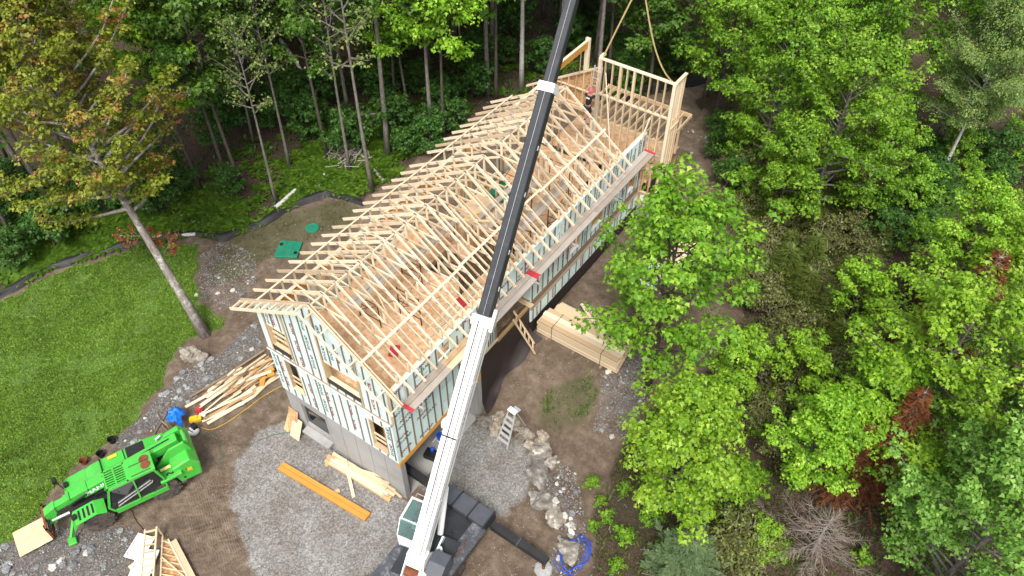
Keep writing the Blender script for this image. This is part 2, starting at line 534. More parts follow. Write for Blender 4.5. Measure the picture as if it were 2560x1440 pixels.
LEAF = dict(
    maple=leaf_mat('maple_leaf', [(0, (.06, .15, .010)), (.45, (.14, .305, .016)), (.8, (.26, .45, .034)), (1, (.42, .56, .08))]),
    maple_light=leaf_mat('light_maple_leaf', [(0, (.085, .195, .012)), (.4, (.195, .395, .020)), (.8, (.345, .56, .045)), (1, (.54, .67, .12))]),
    maple_blue=leaf_mat('silvery_maple_leaf', [(0, (.06, .15, .02)), (.5, (.155, .31, .04)), (.85, (.30, .47, .09)), (1, (.45, .58, .17))]),
    autumn=leaf_mat('turning_maple_leaf', [(0, (.12, .17, .014)), (.42, (.25, .30, .03)), (.68, (.38, .36, .06)), (.86, (.40, .19, .065)), (1, (.38, .085, .06))], objvar=.05),
    birch=leaf_mat('birch_leaf', [(0, (.08, .15, .03)), (.6, (.20, .30, .07)), (.9, (.34, .38, .12)), (1, (.55, .42, .08))], objvar=.1),
    forest=leaf_mat('forest_leaf', [(0, (.035, .09, .012)), (.5, (.075, .17, .018)), (1, (.16, .28, .04))]),
    fern=leaf_mat('fern_frond', [(0, (.03, .07, .008)), (.55, (.075, .16, .014)), (1, (.17, .30, .03))]),
    bush=leaf_mat('bush_leaf', [(0, (.03, .085, .014)), (.6, (.06, .15, .022)), (1, (.12, .24, .04))]),
    grass=leaf_mat('lawn_blade', [(0, (.095, .125, .03)), (.25, (.125, .22, .028)), (.55, (.18, .32, .036)), (.85, (.25, .40, .06)), (1, (.34, .43, .11))], trans=.25),
    grass_dry=leaf_mat('thin_grass', [(0, (.06, .09, .02)), (.5, (.10, .13, .035)), (1, (.2, .17, .08))], trans=.25),
    needle=leaf_mat('needle', [(0, (.06, .095, .018)), (.6, (.13, .18, .032)), (1, (.23, .26, .06))], trans=.2),
    litter=leaf_mat('fallen_leaf', [(0, (.05, .033, .024)), (.5, (.13, .088, .06)), (1, (.28, .20, .14))], trans=.1),
    weed=leaf_mat('weed_blade', [(0, (.07, .06, .025)), (.4, (.075, .12, .022)), (1, (.15, .24, .045))], trans=.25),
    needle_dark=leaf_mat('dark_needle', [(0, (.025, .05, .014)), (.6, (.05, .085, .02)), (1, (.09, .12, .03))], trans=.15),
    brush=leaf_mat('brush_leaf', [(0, (.10, .075, .045)), (.35, (.11, .115, .035)), (.75, (.16, .20, .045)), (1, (.28, .29, .08))], trans=.25),
    maple_blades=leaf_mat('weed_leaf', [(0, (.05, .10, .015)), (1, (.13, .24, .035))], trans=.25),
    pine=leaf_mat('pine_needle', [(0, (.07, .13, .05)), (.6, (.15, .225, .10)), (1, (.24, .32, .15))], trans=.15),
    rusty=leaf_mat('dead_needle', [(0, (.10, .034, .016)), (.6, (.20, .066, .028)), (1, (.30, .12, .055))], trans=.15, objvar=.15),
    grey_needle=leaf_mat('bare_twig', [(0, (.14, .105, .085)), (.5, (.25, .20, .17)), (.85, (.36, .31, .27)), (1, (.36, .17, .09))], trans=.05, objvar=.1),
)

# ------------------------------------------------------------------ ground
P_LAWN = [(-26.16, -9.23, -0.04), (-20.59, -4.16, 0.01), (-20.24, -1.46, 0.09), (-18.67, 1.52, 0.11), (-17.28, 3.50, 0.03), (-15.89, 4.44, 0.06), (-13.97, 2.58, -0.01), (-12.42, 1.61, 0.02), (-10.86, 1.78, -0.03), (-10.41, 1.08, -0.03), (-11.06, -0.26, 0.00), (-10.70, -1.49, -0.00), (-10.04, -2.70, -0.03), (-9.28, -4.80, -0.05), (-9.41, -5.92, -0.01), (-9.52, -7.41, -0.02), (-8.76, -9.37, 0.02), (-8.52, -10.75, 0.00), (-9.10, -12.06, 0.01), (-11.61, -15.90, 0.02)]
P_GRAVEL = [
    [(-4.40, -2.04, -0.01), (-3.42, -0.48, -0.00), (-1.33, -0.51, 0.00), (2.73, -0.78, 0.00), (3.76, -1.24, 0.00), (4.36, -3.61, 0.00), (0.72, -6.72, 0.00), (-2.48, -4.97, 0.00), (-4.10, -3.65, 0.01)],
    [(1.33, 0.86, 0.00), (3.02, 4.02, -0.01), (5.25, 4.20, 0.01), (6.45, 3.50, -0.00), (6.97, 2.29, 0.00), (6.54, 0.91, 0.00), (4.64, 0.22, 0.00), (2.71, -0.25, -0.00)],
]
P_RUBBLE = [
    [(-9.19, -12.33, 0.02), (-8.28, -10.57, -0.02), (-7.49, -9.51, -0.02), (-5.17, -7.85, -0.02), (-4.37, -8.16, 0.01), (-3.60, -9.56, 0.00), (-7.72, -13.17, 0.00)],
    [(-9.23, -6.04, 0.01), (-9.20, -4.00, -0.00), (-9.82, -1.74, -0.00), (-9.08, 0.24, -0.01), (-9.33, 2.48, 0.01), (-7.78, 1.44, -0.01), (-7.99, 0.26, 0.00), (-8.08, -2.46, 0.03), (-8.24, -4.10, -0.00), (-8.05, -5.70, 0.01)],
    [(-15.13, 3.87, 0.04), (-15.13, 5.48, -0.05), (-12.75, 5.61, -0.02), (-10.97, 3.98, -0.00), (-11.07, 1.96, -0.04), (-12.99, 1.84, 0.05)],
    [(6.79, 8.04, 2.00), (7.67, 10.03, 1.96), (9.13, 8.11, 1.73), (9.15, 6.13, 1.20), (7.84, 5.75, 1.12), (7.43, 7.02, 1.62)],
    [(6.70, 3.88, 0.04), (8.22, 3.88, 0.90), (9.96, 1.95, 0.88), (10.49, 0.23, 0.85), (9.34, -0.13, 0.00), (8.88, 1.72, 0.00), (7.57, 2.27, -0.00)],
]
P_RUTS = [(-5.16, -5.08, 0.01), (-4.09, -4.09, -0.01), (-1.88, -5.19, 0.00), (0.12, -6.58, -0.00), (-1.75, -7.88, 0.00), (-3.57, -6.99, 0.00)]
P_FENCE = [(-21.51, -6.09, 0.07), (-21.10, -3.89, -0.05), (-20.74, -1.26, 0.07), (-20.31, -0.50, 0.05), (-18.54, 2.43, 0.11), (-16.77, 4.70, 0.06), (-15.21, 5.41, -0.04), (-14.37, 7.38, -0.04), (-13.55, 9.99, 0.18), (-12.94, 11.14, 0.26), (-11.82, 11.45, 0.33), (-10.69, 11.70, 0.32)]
P_FENCE2 = [(-3.17, 26.94, 1.38), (-2.65, 28.04, 1.44), (-1.78, 29.59, 1.47), (-0.81, 31.05, 1.35), (0.26, 32.63, 1.31)]
P_WOODS_L = P_FENCE + [(-10.52, 14.82, 0.64), (-9.85, 20.91, 1.32), (-7.74, 24.37, 1.39), (-3.17, 26.94, 1.38), (0.26, 32.63, 1.31), (1.09, 33.06, 1.08), (4.53, 28.01, 1.86), (14, 36, 0), (40, 90, 0), (-120, 90, 0), (-120, -14, 0)]
P_WOODS_R = [(0.61, 30.47, 1.25), (3.34, 27.30, 1.80), (6.13, 22.16, 2.08), (9.25, 18.78, 1.76), (10.48, 14.54, 1.71), (10.47, 11.17, 1.68), (9.55, 8.37, 1.77), (9.29, 5.27, 0.93), (10.08, 2.04, 0.87), (11.32, -0.30, 0.91), (30, -20, 0), (90, 0, 0), (90, 90, 0), (20, 90, 0)]
P_DIRTGREEN = [
    [(-14.88, 5.26, -0.04), (-14.29, 7.60, -0.02), (-12.56, 10.91, 0.25), (-10.55, 11.39, 0.32), (-10.15, 10.27, 0.15), (-11.09, 8.12, 0.09), (-11.83, 6.18, 0.04), (-12.30, 4.10, -0.01), (-12.94, 2.56, 0.04)],
    [(5.41, 6.70, 1.54), (6.35, 7.77, 1.95), (7.34, 7.16, 1.68), (7.22, 5.79, 1.14), (6.54, 5.00, 0.92), (5.22, 5.14, 0.82)],
]

def axis_coords(a, b, step, far):
    c = list(np.arange(a, b + step / 2, step))
    s = step * 2
    lo, hi = c[0], c[-1]
    L, Hh = [], []
    while lo > -far: lo -= s; L.append(lo); s *= 1.5
    s = step * 2
    while hi < far: hi += s; Hh.append(hi); s *= 1.5
    return L[::-1] + c + Hh

gx = axis_coords(-26, 25, .2, 400)
gy = axis_coords(-14, 42, .2, 400)
GX, GY = np.meshgrid(np.array(gx), np.array(gy))
gv = np.stack([GX, GY, H_np(GX, GY)], 2).reshape(-1, 3)
JX, JY = GX + .22 * wob_np(GX, GY), GY + .22 * wob_np(GY + 9, GX - 4)
near = (np.abs(GX) < 30) & (GY > -20) & (GY < 60)
def any_in(polys): return np.logical_or.reduce([inp(JX, JY, q) for q in polys])
one = np.ones(GX.shape)
ga = np.stack([inp(JX, JY, P_LAWN) & (JX < -3), any_in(P_GRAVEL), inp(JX, JY, P_WOODS_L) | inp(JX, JY, P_WOODS_R) | ~near, one], 2).astype(np.float32)
gb = np.stack([any_in(P_RUBBLE[:2]) + .45 * any_in(P_RUBBLE[3:]), any_in(P_DIRTGREEN), any_in([P_RUTS]), one], 2).astype(np.float32)
nx = len(gx)
ii = np.arange((len(gy) - 1) * nx).reshape(len(gy) - 1, nx)[:, :-1].ravel()
gf = np.stack([ii, ii + 1, ii + nx + 1, ii + nx], 1)

m, n, l, b = nt('site_ground')
geo = n.new('ShaderNodeNewGeometry'); P = geo.outputs['Position']
A1 = n.new('ShaderNodeAttribute'); A1.attribute_name = 'mask_a'
A2 = n.new('ShaderNodeAttribute'); A2.attribute_name = 'mask_b'
S1 = n.new('ShaderNodeSeparateColor'); l.new(A1.outputs['Color'], S1.inputs[0])
S2 = n.new('ShaderNodeSeparateColor'); l.new(A2.outputs['Color'], S2.inputs[0])
n_big = noise(n, l, P, .55, 6, .6); n_mid = noise(n, l, P, 2.6, 7, .7); n_fine = noise(n, l, P, 14, 6, .7); n_grit = noise(n, l, P, 42, 3, .7)
vo = n.new('ShaderNodeTexVoronoi'); vo.inputs['Scale'].default_value = 17; l.new(P, vo.inputs['Vector'])
dirt1 = ramp(n, l, n_mid.outputs['Fac'], [(.3, (.105, .078, .056)), (.5, (.165, .126, .094)), (.7, (.25, .198, .155))])
dirt2 = ramp(n, l, n_big.outputs['Fac'], [(.35, (.75, .72, .70)), (.65, (1.2, 1.18, 1.16))])
dirt = mixc(n, l, 1.0, dirt1.outputs[0], dirt2.outputs[0], 'MULTIPLY')
speck = ramp(n, l, n_fine.outputs['Fac'], [(.60, (0, 0, 0)), (.70, (1, 1, 1))])
dirt = mixc(n, l, math_n(n, l, 'MULTIPLY', speck.outputs[0], .45), dirt, (.27, .23, .19))
grav = ramp(n, l, vo.outputs['Color'], [(.1, (.17, .165, .157)), (.5, (.28, .274, .265)), (.9, (.43, .425, .415))])
gmix = ramp(n, l, n_big.outputs['Fac'], [(.36, (.72, .67, .62)), (.62, (1.06, 1.06, 1.06))])
grav = mixc(n, l, 1.0, grav.outputs[0], gmix.outputs[0], 'MULTIPLY')
lit = ramp(n, l, n_fine.outputs['Fac'], [(.3, (.032, .022, .016)), (.5, (.075, .052, .038)), (.68, (.15, .105, .08))])
moss = ramp(n, l, n_big.outputs['Fac'], [(.46, (0, 0, 0)), (.62, (1, 1, 1))])
lit = mixc(n, l, math_n(n, l, 'MULTIPLY', moss.outputs[0], .4), lit.outputs[0], (.04, .052, .018))
soil = ramp(n, l, n_mid.outputs['Fac'], [(.3, (.075, .135, .028)), (.6, (.12, .20, .04)), (.75, (.16, .16, .07))])
rub = ramp(n, l, vo.outputs['Color'], [(.1, (.07, .07, .068)), (.6, (.15, .145, .138)), (.95, (.29, .28, .26))])
def edge(src, k=.34):
    """mask with a broken edge"""
    v = math_n(n, l, 'ADD', src, math_n(n, l, 'MULTIPLY', math_n(n, l, 'SUBTRACT', n_mid.outputs['Fac'], .5), k * 4))
    return ramp(n, l, v, [(.30, (0, 0, 0)), (.72, (1, 1, 1))]).outputs[0]
c = dirt
c = mixc(n, l, math_n(n, l, 'MULTIPLY', edge(S2.outputs[1]), .6), c, (.075, .085, .035))
c = mixc(n, l, edge(S1.outputs[0]), c, soil.outputs[0])
c = mixc(n, l, math_n(n, l, 'MULTIPLY', edge(S2.outputs[0]), .7), c, rub.outputs[0])
c = mixc(n, l, math_n(n, l, 'MULTIPLY', edge(S1.outputs[1]), .92), c, grav)
c = mixc(n, l, edge(S1.outputs[2]), c, lit)
l.new(c, b.inputs['Base Color'])
b.inputs['Roughness'].default_value = .95
b.inputs['Specular IOR Level'].default_value = .12
hh = math_n(n, l, 'ADD', math_n(n, l, 'MULTIPLY', n_mid.outputs['Fac'], 1.2), math_n(n, l, 'ADD', n_fine.outputs['Fac'], math_n(n, l, 'MULTIPLY', n_grit.outputs['Fac'], .5)))
rm = n.new('ShaderNodeMapping'); rm.inputs['Rotation'].default_value = (0, 0, math.radians(28)); l.new(P, rm.inputs['Vector'])
wv = n.new('ShaderNodeTexWave'); wv.inputs['Scale'].default_value = 1.1; wv.inputs['Distortion'].default_value = 11.0; wv.inputs['Detail'].default_value = 3; l.new(rm.outputs[0], wv.inputs['Vector'])
wl2 = n.new('ShaderNodeTexWave'); wl2.bands_direction = 'Y'; wl2.inputs['Scale'].default_value = 3.2; wl2.inputs['Distortion'].default_value = 6.0; l.new(rm.outputs[0], wl2.inputs['Vector'])
ruts = math_n(n, l, 'MULTIPLY', S2.outputs[2], math_n(n, l, 'MULTIPLY', wv.outputs['Fac'], math_n(n, l, 'ADD', wl2.outputs['Fac'], .6)))
hh = math_n(n, l, 'ADD', hh, math_n(n, l, 'MULTIPLY', ruts, .35))
bump(n, l, b, hh, .85, .07)
def soften(a, k):
    a = np.asarray(a, dtype=np.float32).reshape(len(gy), len(gx), 4)
    for _ in range(k):
        p_ = np.pad(a, ((1, 1), (1, 1), (0, 0)), mode='edge')
        a = (p_[:-2, 1:-1] + p_[2:, 1:-1] + p_[1:-1, :-2] + p_[1:-1, 2:] + 2 * a) / 6
    return a
ga, gb = soften(ga, 2), soften(gb, 4)
gm = mesh_np('ground', gv, gf, m, smooth=True)
for nm, dat in (('mask_a', ga), ('mask_b', gb)):
    at = gm.attributes.new(nm, 'FLOAT_COLOR', 'POINT')
    at.data.foreach_set('color', np.asarray(dat, dtype=np.float32).ravel())
tag(place(bpy.data.objects.new('ground', gm)), kind='structure')

# ------------------------------------------------------------------ the house under construction
house = empty('unfinished_house', (0, 8.5, 0), 'long timber-framed house under construction with open roof trusses and mint foam sheathing', 'house')
XL, XR, YF, YB = -3.24, 3.02, -0.72, 18.0
SP = .6096
def roof_z(x): return 10.0 + .578 * x if x < 0 else 10.0 - .758 * x

# lettering of the sheathing, made once as meshes and laid on the panels
def text_mesh(body, size, bold=0.0):
    cu = bpy.data.curves.new('lettering', 'FONT')
    cu.body = body; cu.size = size; cu.resolution_u = 1; cu.offset = bold
    o = bpy.data.objects.new('lettering', cu); col.objects.link(o)
    dg = bpy.context.evaluated_depsgraph_get()
    me = o.evaluated_get(dg).to_mesh()
    vs = [tuple(v.co) for v in me.vertices]; fs = [tuple(p.vertices) for p in me.polygons]
    o.evaluated_get(dg).to_mesh_clear()
    col.objects.unlink(o); bpy.data.objects.remove(o); bpy.data.curves.remove(cu)
    x0 = min(v[0] for v in vs); y0 = min(v[1] for v in vs)
    vs = [(v[0] - x0, v[1] - y0) for v in vs]
    return vs, fs, max(v[0] for v in vs), max(v[1] for v in vs)
T_ISO = text_mesh('ISOCLAD', .20, .008)
T_LAD = text_mesh('ISOCLAD', .15, 0)
T_ANC = text_mesh('ANCTIL', .19, .010)

class Wall:
    """sheathed wall: local u along the wall, v up, o outwards"""
    def __init__(s, org, u, out):
        s.o, s.u, s.n = Vector(org), Vector(u), Vector(out)
    def p(s, u, v, o=0.0): return s.o + s.u * u + Vector((0, 0, v)) + s.n * o

def print_panel(wall, panel, pid, u0, u1, v0, v1, vertical, seed, off):
    rr = random.Random(seed)
    bufs = {'ink_green': MB(), 'ink_grey': MB(), 'ink_red': MB()}
    def put(T, ink, a, c):
        vs, fs, tw, th = T
        if vertical:
            if a < u0 + .01 or a + th > u1 - .01 or c < v0 + .01 or c + tw > v1 - .01: return
            q = [wall.p(a + th - y, c + x, off) for x, y in vs]
        else:
            if a < u0 + .01 or a + tw > u1 - .01 or c < v0 + .01 or c + th > v1 - .01: return
            q = [wall.p(a + x, c + y, off) for x, y in vs]
        bufs[ink].add(q, fs)
    kinds = [(T_ISO, 'ink_green'), (T_ANC, 'ink_red'), (T_LAD, 'ink_grey')]
    pa, pb = (.40, 1.35)
    la, lb = (u0, u1) if vertical else (v0, v1)
    ka, kb = (v0, v1) if vertical else (u0, u1)
    i = 0
    a = la + .06 + rr.random() * .1
    while a < lb:
        T, ink = kinds[i % 3]
        if rr.random() < .28:
            a += .33; i += 1
            continue
        c = ka + .02 + rr.random() * max(.05, (kb - ka - T[2]) % (T[2] + .28) - .06 if kb - ka > T[2] else .05)
        while c < kb:
            if vertical: put(T, ink, a, c)
            else: put(T, ink, c, a)
            c += T[2] + .28
        a += .29 if not vertical else .33
        i += 1
    for ink, mb in bufs.items():
        if mb.f: mb.build('print', MAT[ink], panel)['kind'] = 'stuff'

def sheathe(wall, u0, u1, v0, top, openings, seams, straps, vertical=True, off=0.0, thick=.04, strap_gap=.4, prn=True, mat='foam', strapmat='strap', strap_v0=None, rng=None):
    """panels between openings, then strapping; top(u) gives the upper edge"""
    rng = rng or random.Random(3)
    cuts = sorted(set([u0, u1] + [s for s in seams if u0 < s < u1] + [e for o in openings for e in o[:2] if u0 < e < u1]))
    k = 0
    for a, c in zip(cuts[:-1], cuts[1:]):
        mid = (a + c) / 2
        spans, lo = [], v0
        for o in sorted([o for o in openings if o[0] < mid < o[1]], key=lambda o: o[2]):
            if o[2] - lo > .03: spans.append((lo, o[2], None))
            lo = o[3]
        spans.append((lo, None, top))
        for b0, b1, tf in spans:
            ta, tc = (b1, b1) if tf is None else (tf(a), tf(c))
            if max(ta, tc) - b0 < .03: continue
            g = .004
            prof = [(a + g, b0), (c - g, b0), (c - g, max(tc, b0 + .01)), (a + g, max(ta, b0 + .01))]
            if tf is not None and a < 0 < c and tf(0) > max(ta, tc): prof.insert(3, (0, tf(0)))
            vs = [wall.p(u, v, off) for u, v in prof] + [wall.p(u, v, off - thick) for u, v in prof]
            N = len(prof)
            fs = [tuple(range(N)), tuple(range(N, 2 * N))[::-1]] + [(i, N + i, N + (i + 1) % N, (i + 1) % N) for i in range(N)]
            pan = MB().add(vs, fs).build('sheathing_panel', MAT[mat], house)
            if prn: print_panel(wall, pan, k, a, c, b0, min(ta, tc), vertical, int(1000 * (a + 50) + 77 * b0), off + .003)
            k += 1
    for s in straps:
        lo = strap_v0 if strap_v0 is not None else v0
        segs = [(lo + .03, top(s) - .03)]
        for o in openings:
            if o[0] - .04 < s < o[1] + .04:
                segs = [q for a, c in segs for q in ((a, min(c, o[2] - .02)), (max(a, o[3] + .02), c)) if q[1] - q[0] > .15]
        for a, c in segs:
            if rng.random() < .22 and c - a > 1.2: c -= rng.random() * .7
            if rng.random() < .15 and c - a > 1.2: a += rng.random() * .5
            stick('strap', wall.p(s, a, off + .012), wall.p(s, c, off + .012), .065, .02, MAT[strapmat], house, up=wall.n)

# --- concrete foundation, gable end
fm = MAT['concrete']
box('foundation_wall', XL, -2.44, -.66, -.41, 0, 2.85, fm, house)
box('foundation_wall', -1.05, 3.0, -.66, -.41, 0, 2.849, fm, house)
box('foundation_wall', -2.44, -1.05, -.655, -.415, 2.28, 2.845, fm, house)
box('foundation_wall', -2.44, -1.05, -.655, -.415, 0, .85, fm, house)
MB().prism([(-.98, .44), (-.655, .44), (-.655, .60), (-.98, .56)], 0, -2.5, -.98).build('window_sill', fm, house)
for s in range(5): box('form_seam', -.95 + .78 * s, -.93 + .78 * s, -.668, -.655, .02, 2.82, MAT['grey_box'] if 0 else plain('seam_%d' % s, (.24, .235, .225), .9), house)
box('basement_glass', -2.42, -1.07, -.55, -.54, .86, 2.27, MAT['glass_dark'], house)
box('foundation_wall', -3.24, -2.99, -.40, 18, -.2, 2.85, fm, house)
box('garage_slab', -2.98, 3.0, -.40, 8, -.1, .02, fm, house)
box('concrete_pier', 2.62, 3.02, 4.15, 4.5, 0, 3.3, fm, house)
box('foundation_wall', -2.98, 2.6, 7.95, 8.2, .03, 3.9, fm, house)
box('foundation_wall', 2.80, 3.0, 4.52, 18, -.1, 3.80, fm, house)
box('foundation_wall', -2.98, 4.0, 17.9, 18.15, .5, 2.95, fm, house)
box('sill_plate', XL, XR, -.67, -.50, 2.85, 2.89, MAT['lumber_old'], house)

# --- gable wall
gw = Wall((0, YF, 0), (1, 0, 0), (0, -1, 0))
lo_open = [(-2.48, -1.76, 3.42, 5.38), (1.80, 2.60, 3.12, 4.98)]
up_open = [(-2.80, -1.80, 5.95, 7.22), (.06, 1.70, 6.0, 7.06)]
gs = [XL + .41 * i for i in range(1, 16)]
sheathe(gw, XL, XR, 2.86, lambda u: 5.44, lo_open, [-2.0, -.8, .4, 1.62], gs, strap_v0=2.9)
gtop = lambda u: roof_z(u) - .16
sheathe(gw, XL, XR, 5.54, gtop, up_open, [-2.0, -.85, 0, .4, 1.75], gs, off=-.01, rng=random.Random(9))
box('belly_band', XL - .02, XR + .04, YF - .06, YF + .02, 5.445, 5.535, MAT['lumber_old'], house)
box('belly_band', XL - .02, XR + .02, YF - .075, YF - .062, 5.46, 5.55, MAT['foam_white'], house)
def window(x0, x1, z0, z1, plane, braces=2, tape=False, deep=.16):
    """rough opening: timber jambs, head, sill, temporary braces"""
    y0, y1 = YF - .015, YF + deep
    fr = box('window_frame', x0, x0 + .04, y0, y1, z0, z1, MAT['lumber'], house)
    box('jamb', x1 - .04, x1, y0, y1, z0, z1, MAT['lumber_warm'], fr)
    box('head', x0 + .04, x1 - .04, y0, y1, z1 - .04, z1, MAT['lumber'], fr)
    box('sill', x0 + .04, x1 - .04, y0 - .02, y1, z0, z0 + .04, MAT['lumber'], fr)
    for i in range(braces):
        zz = z0 + .35 + .32 * i
        box('brace', x0 + .04, x1 - .04, YF + .10, YF + .14, zz, zz + .09, MAT['lumber'], fr)
    if tape:
        box('flashing_tape', x0 - .02, x1 + .02, y0 - .025, y0 - .004, z0 - .20, z0 + .06, MAT['pattern'], fr)
window(*lo_open[0], gw, 2); window(*lo_open[1], gw, 2)
window(*up_open[0], gw, 2, True); window(*up_open[1], gw, 0, True)
for x in (-2.84, -1.76, .0, 1.76): stick('trim_strap', (x, YF - .035, 5.6), (x, YF - .035, gtop(x) - .25), .07, .025, MAT['lumber'], house, up=(0, -1, 0))
# gable wall studs seen from inside
for i in range(16):
    x = XL + .1 + .41 * i
    if any(o[0] - .02 < x < o[1] + .02 for o in up_open): continue
    stick('stud', (x, YF + .11, 5.5), (x, YF + .11, gtop(x) - .1), .04, .13, MAT['lumber'], house, up=(0, 1, 0))
for x in (XL + .08, XR - .08, 0): pass
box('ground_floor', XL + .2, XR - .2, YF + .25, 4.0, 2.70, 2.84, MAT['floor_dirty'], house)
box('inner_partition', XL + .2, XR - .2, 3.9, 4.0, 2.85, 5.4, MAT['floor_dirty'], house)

# --- right wall: over the garage, at the porch, and the long rear part
rw = Wall((XR, 0, 0), (0, 1, 0), (1, 0, 0))
rtop = lambda u: 7.10
sheathe(rw, YF, 4.25, 2.86, rtop, [(2.05, 2.75, 6.28, 6.86)], [.5, 1.72, 2.94], [YF + .2 + .41 * i for i in range(12)], vertical=False, rng=random.Random(4))
box('garage_beam', 2.86, 3.04, YF + .02, 4.5, 2.58, 2.85, MAT['lvl'], house)
sheathe(rw, 4.25, 5.70, 4.02, rtop, [], [5.0], [4.45, 4.8, 5.1, 5.25, 5.4, 5.55, 5.66], vertical=False, rng=random.Random(6))
box('sill_beam', 2.9, 3.06, 4.52, 5.72, 3.86, 4.01, MAT['lumber'], house)
sheathe(rw, 5.70, 8.2, 6.2, rtop, [], [7.0], [5.9, 6.5, 7.1, 7.7], vertical=False, rng=random.Random(7))
win_r = [(11.32, 12.16, 4.28, 5.30), (13.2, 14.2, 4.30, 5.35), (16.63, 17.32, 4.22, 5.35)]
sheathe(rw, 8.2, 18.0, 3.95, rtop, win_r, [9.4, 10.6, 12.5, 14.9, 16.1], [8.3 + .41 * i for i in range(24)], vertical=True, rng=random.Random(8))
lw = Wall((XR + .10, 0, 0), (0, 1, 0), (1, 0, 0))
sheathe(lw, 8.12, 17.75, 2.78, lambda u: 3.56, [], [9.4, 11.8, 14.2, 16.6], [8.25 + .6 * i for i in range(16)], vertical=True, rng=random.Random(2))
box('ledge_board', XR - .05, XR + .12, 8.10, 17.75, 3.565, 3.60, MAT['lumber_old'], house)
box('rim_board', XR - .03, XR + .015, 8.22, 17.9, 3.60, 3.95, MAT['strap'], house)
pw = Wall((0, 8.10, 0), (1, 0, 0), (0, -1, 0))
sheathe(pw, 2.25, 3.11, 2.78, lambda u: 3.86, [], [], [2.6, 3.0], rng=random.Random(12))
sheathe(pw, 2.25, 3.01, 4.1, lambda u: 7.0, [], [], [2.6], off=-.05, rng=random.Random(13))
box('porch_cap', 2.2, 3.2, 7.95, 8.2, 3.87, 3.94, MAT['lumber'], house)
box('porch_post', 2.2, 2.34, 8.0, 8.12, 2.6, 6.2, MAT['lumber_warm'], house)
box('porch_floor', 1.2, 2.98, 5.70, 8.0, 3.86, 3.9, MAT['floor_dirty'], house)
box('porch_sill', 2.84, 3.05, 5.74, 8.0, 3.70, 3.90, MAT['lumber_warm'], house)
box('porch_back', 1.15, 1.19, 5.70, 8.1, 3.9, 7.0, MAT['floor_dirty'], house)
box('porch_soffit_board', 2.35, 3.4, 7.05, 8.05, 5.95, 5.98, MAT['ply'], house)
for a, c, z0, z1 in win_r:
    fr = box('window_frame', XR - .14, XR + .01, a, a + .04, z0, z1, MAT['lumber'], house)
    box('jamb', XR - .14, XR + .01, c - .04, c, z0, z1, MAT['lumber_warm'], fr)
    box('head', XR - .14, XR + .01, a + .04, c - .04, z1 - .04, z1, MAT['lumber'], fr)
    box('sill', XR - .14, XR + .02, a + .04, c - .04, z0, z0 + .05, MAT['white'], fr)
# foundation membrane, hanging loosely over the earth
mv, mf = [], []
N = 40
for i in range(N + 1):
    y = 4.52 + (8.1 - 4.52) * i / N
    g = H(3.3, y)
    for j, (xo, z) in enumerate(((3.035, 3.84), (3.04, max(3.0, g)), (3.05 + .03 * math.sin(y * 5), max(g - .05, .2) + .55), (3.12 + .10 * math.sin(y * 3.1 + 1), g + .16), (3.35 + .35 * ss(6.2, 7.4, y) + .1 * math.sin(y * 4), g + .02 + .08 * abs(math.sin(y * 2))))):
        mv.append((xo, y, z))
for i in range(N):
    for j in range(4): mf.append((i * 5 + j, i * 5 + 5 + j, i * 5 + 6 + j, i * 5 + 1 + j))
place(bpy.data.objects.new('foundation_membrane', mesh_py('foundation_membrane', mv, mf, MAT['membrane'], True)), house)
box('foundation_membrane', 3.002, 3.13, 8.08, 17.8, 1.2, 2.775, MAT['membrane'], house)
box('foundation_membrane', 2.2, 3.12, 8.06, 8.15, 1.2, 2.775, MAT['membrane'], house)

# --- plates and studs of the right wall, seen from above
box('top_plate', XR - .18, XR - .045, YF + .05, 17.95, 7.06, 7.10, MAT['truss'], house)
box('top_plate', XL + .045, XL + .18, YF + .05, 17.95, 7.40, 7.44, MAT['truss'], house)
y = -.4
while y < 17.9:
    z0 = 5.48 if y < 8.1 else 3.98
    if not any(a - .05 < y < c + .05 for a, c, _, _ in win_r) and not (2.05 < y < 2.75): box('stud', XR - .18, XR - .045, y, y + .04, z0, 7.06, MAT['lumber'], house)
    y += .41
# --- left wall: studs, laminated headers over wide openings, outer boards
lwall = Wall((XL, 0, 0), (0, 1, 0), (-1, 0, 0))
l_open = [(.3, 1.6, 5.9, 7.0), (2.6, 4.3, 5.9, 7.0), (5.3, 7.6, 5.5, 6.9), (8.8, 11.2, 4.3, 6.8), (12.0, 14.4, 4.3, 6.8), (15.2, 17.0, 4.6, 6.8)]
sheathe(lwall, YF, 18, 2.86, lambda u: 7.40, l_open, [1.0, 2.1, 4.8, 8.2, 11.6, 14.8, 17.4], [], prn=False, mat='foam')
y = -.4
while y < 17.9:
    if not any(a - .03 < y < c + .03 for a, c, _, _ in l_open): box('stud', XL + .045, XL + .18, y, y + .04, 5.48 if y < 8.1 else 3.98, 7.40, MAT['lumber_warm'], house)
    y += .41
for a, c, z0, z1 in l_open:
    box('header_beam', XL + .05, XL + .17, a - .1, c + .1, z1 + .01, z1 + .28, MAT['lvl'], house)
    box('sill_board', XL + .03, XL + .19, a, c, z0 - .05, z0, MAT['lumber'], house)
    for e in (a - .05, c + .01): box('jack_stud', XL + .05, XL + .17, e, e + .04, z0, z1, MAT['lumber_warm'], house)

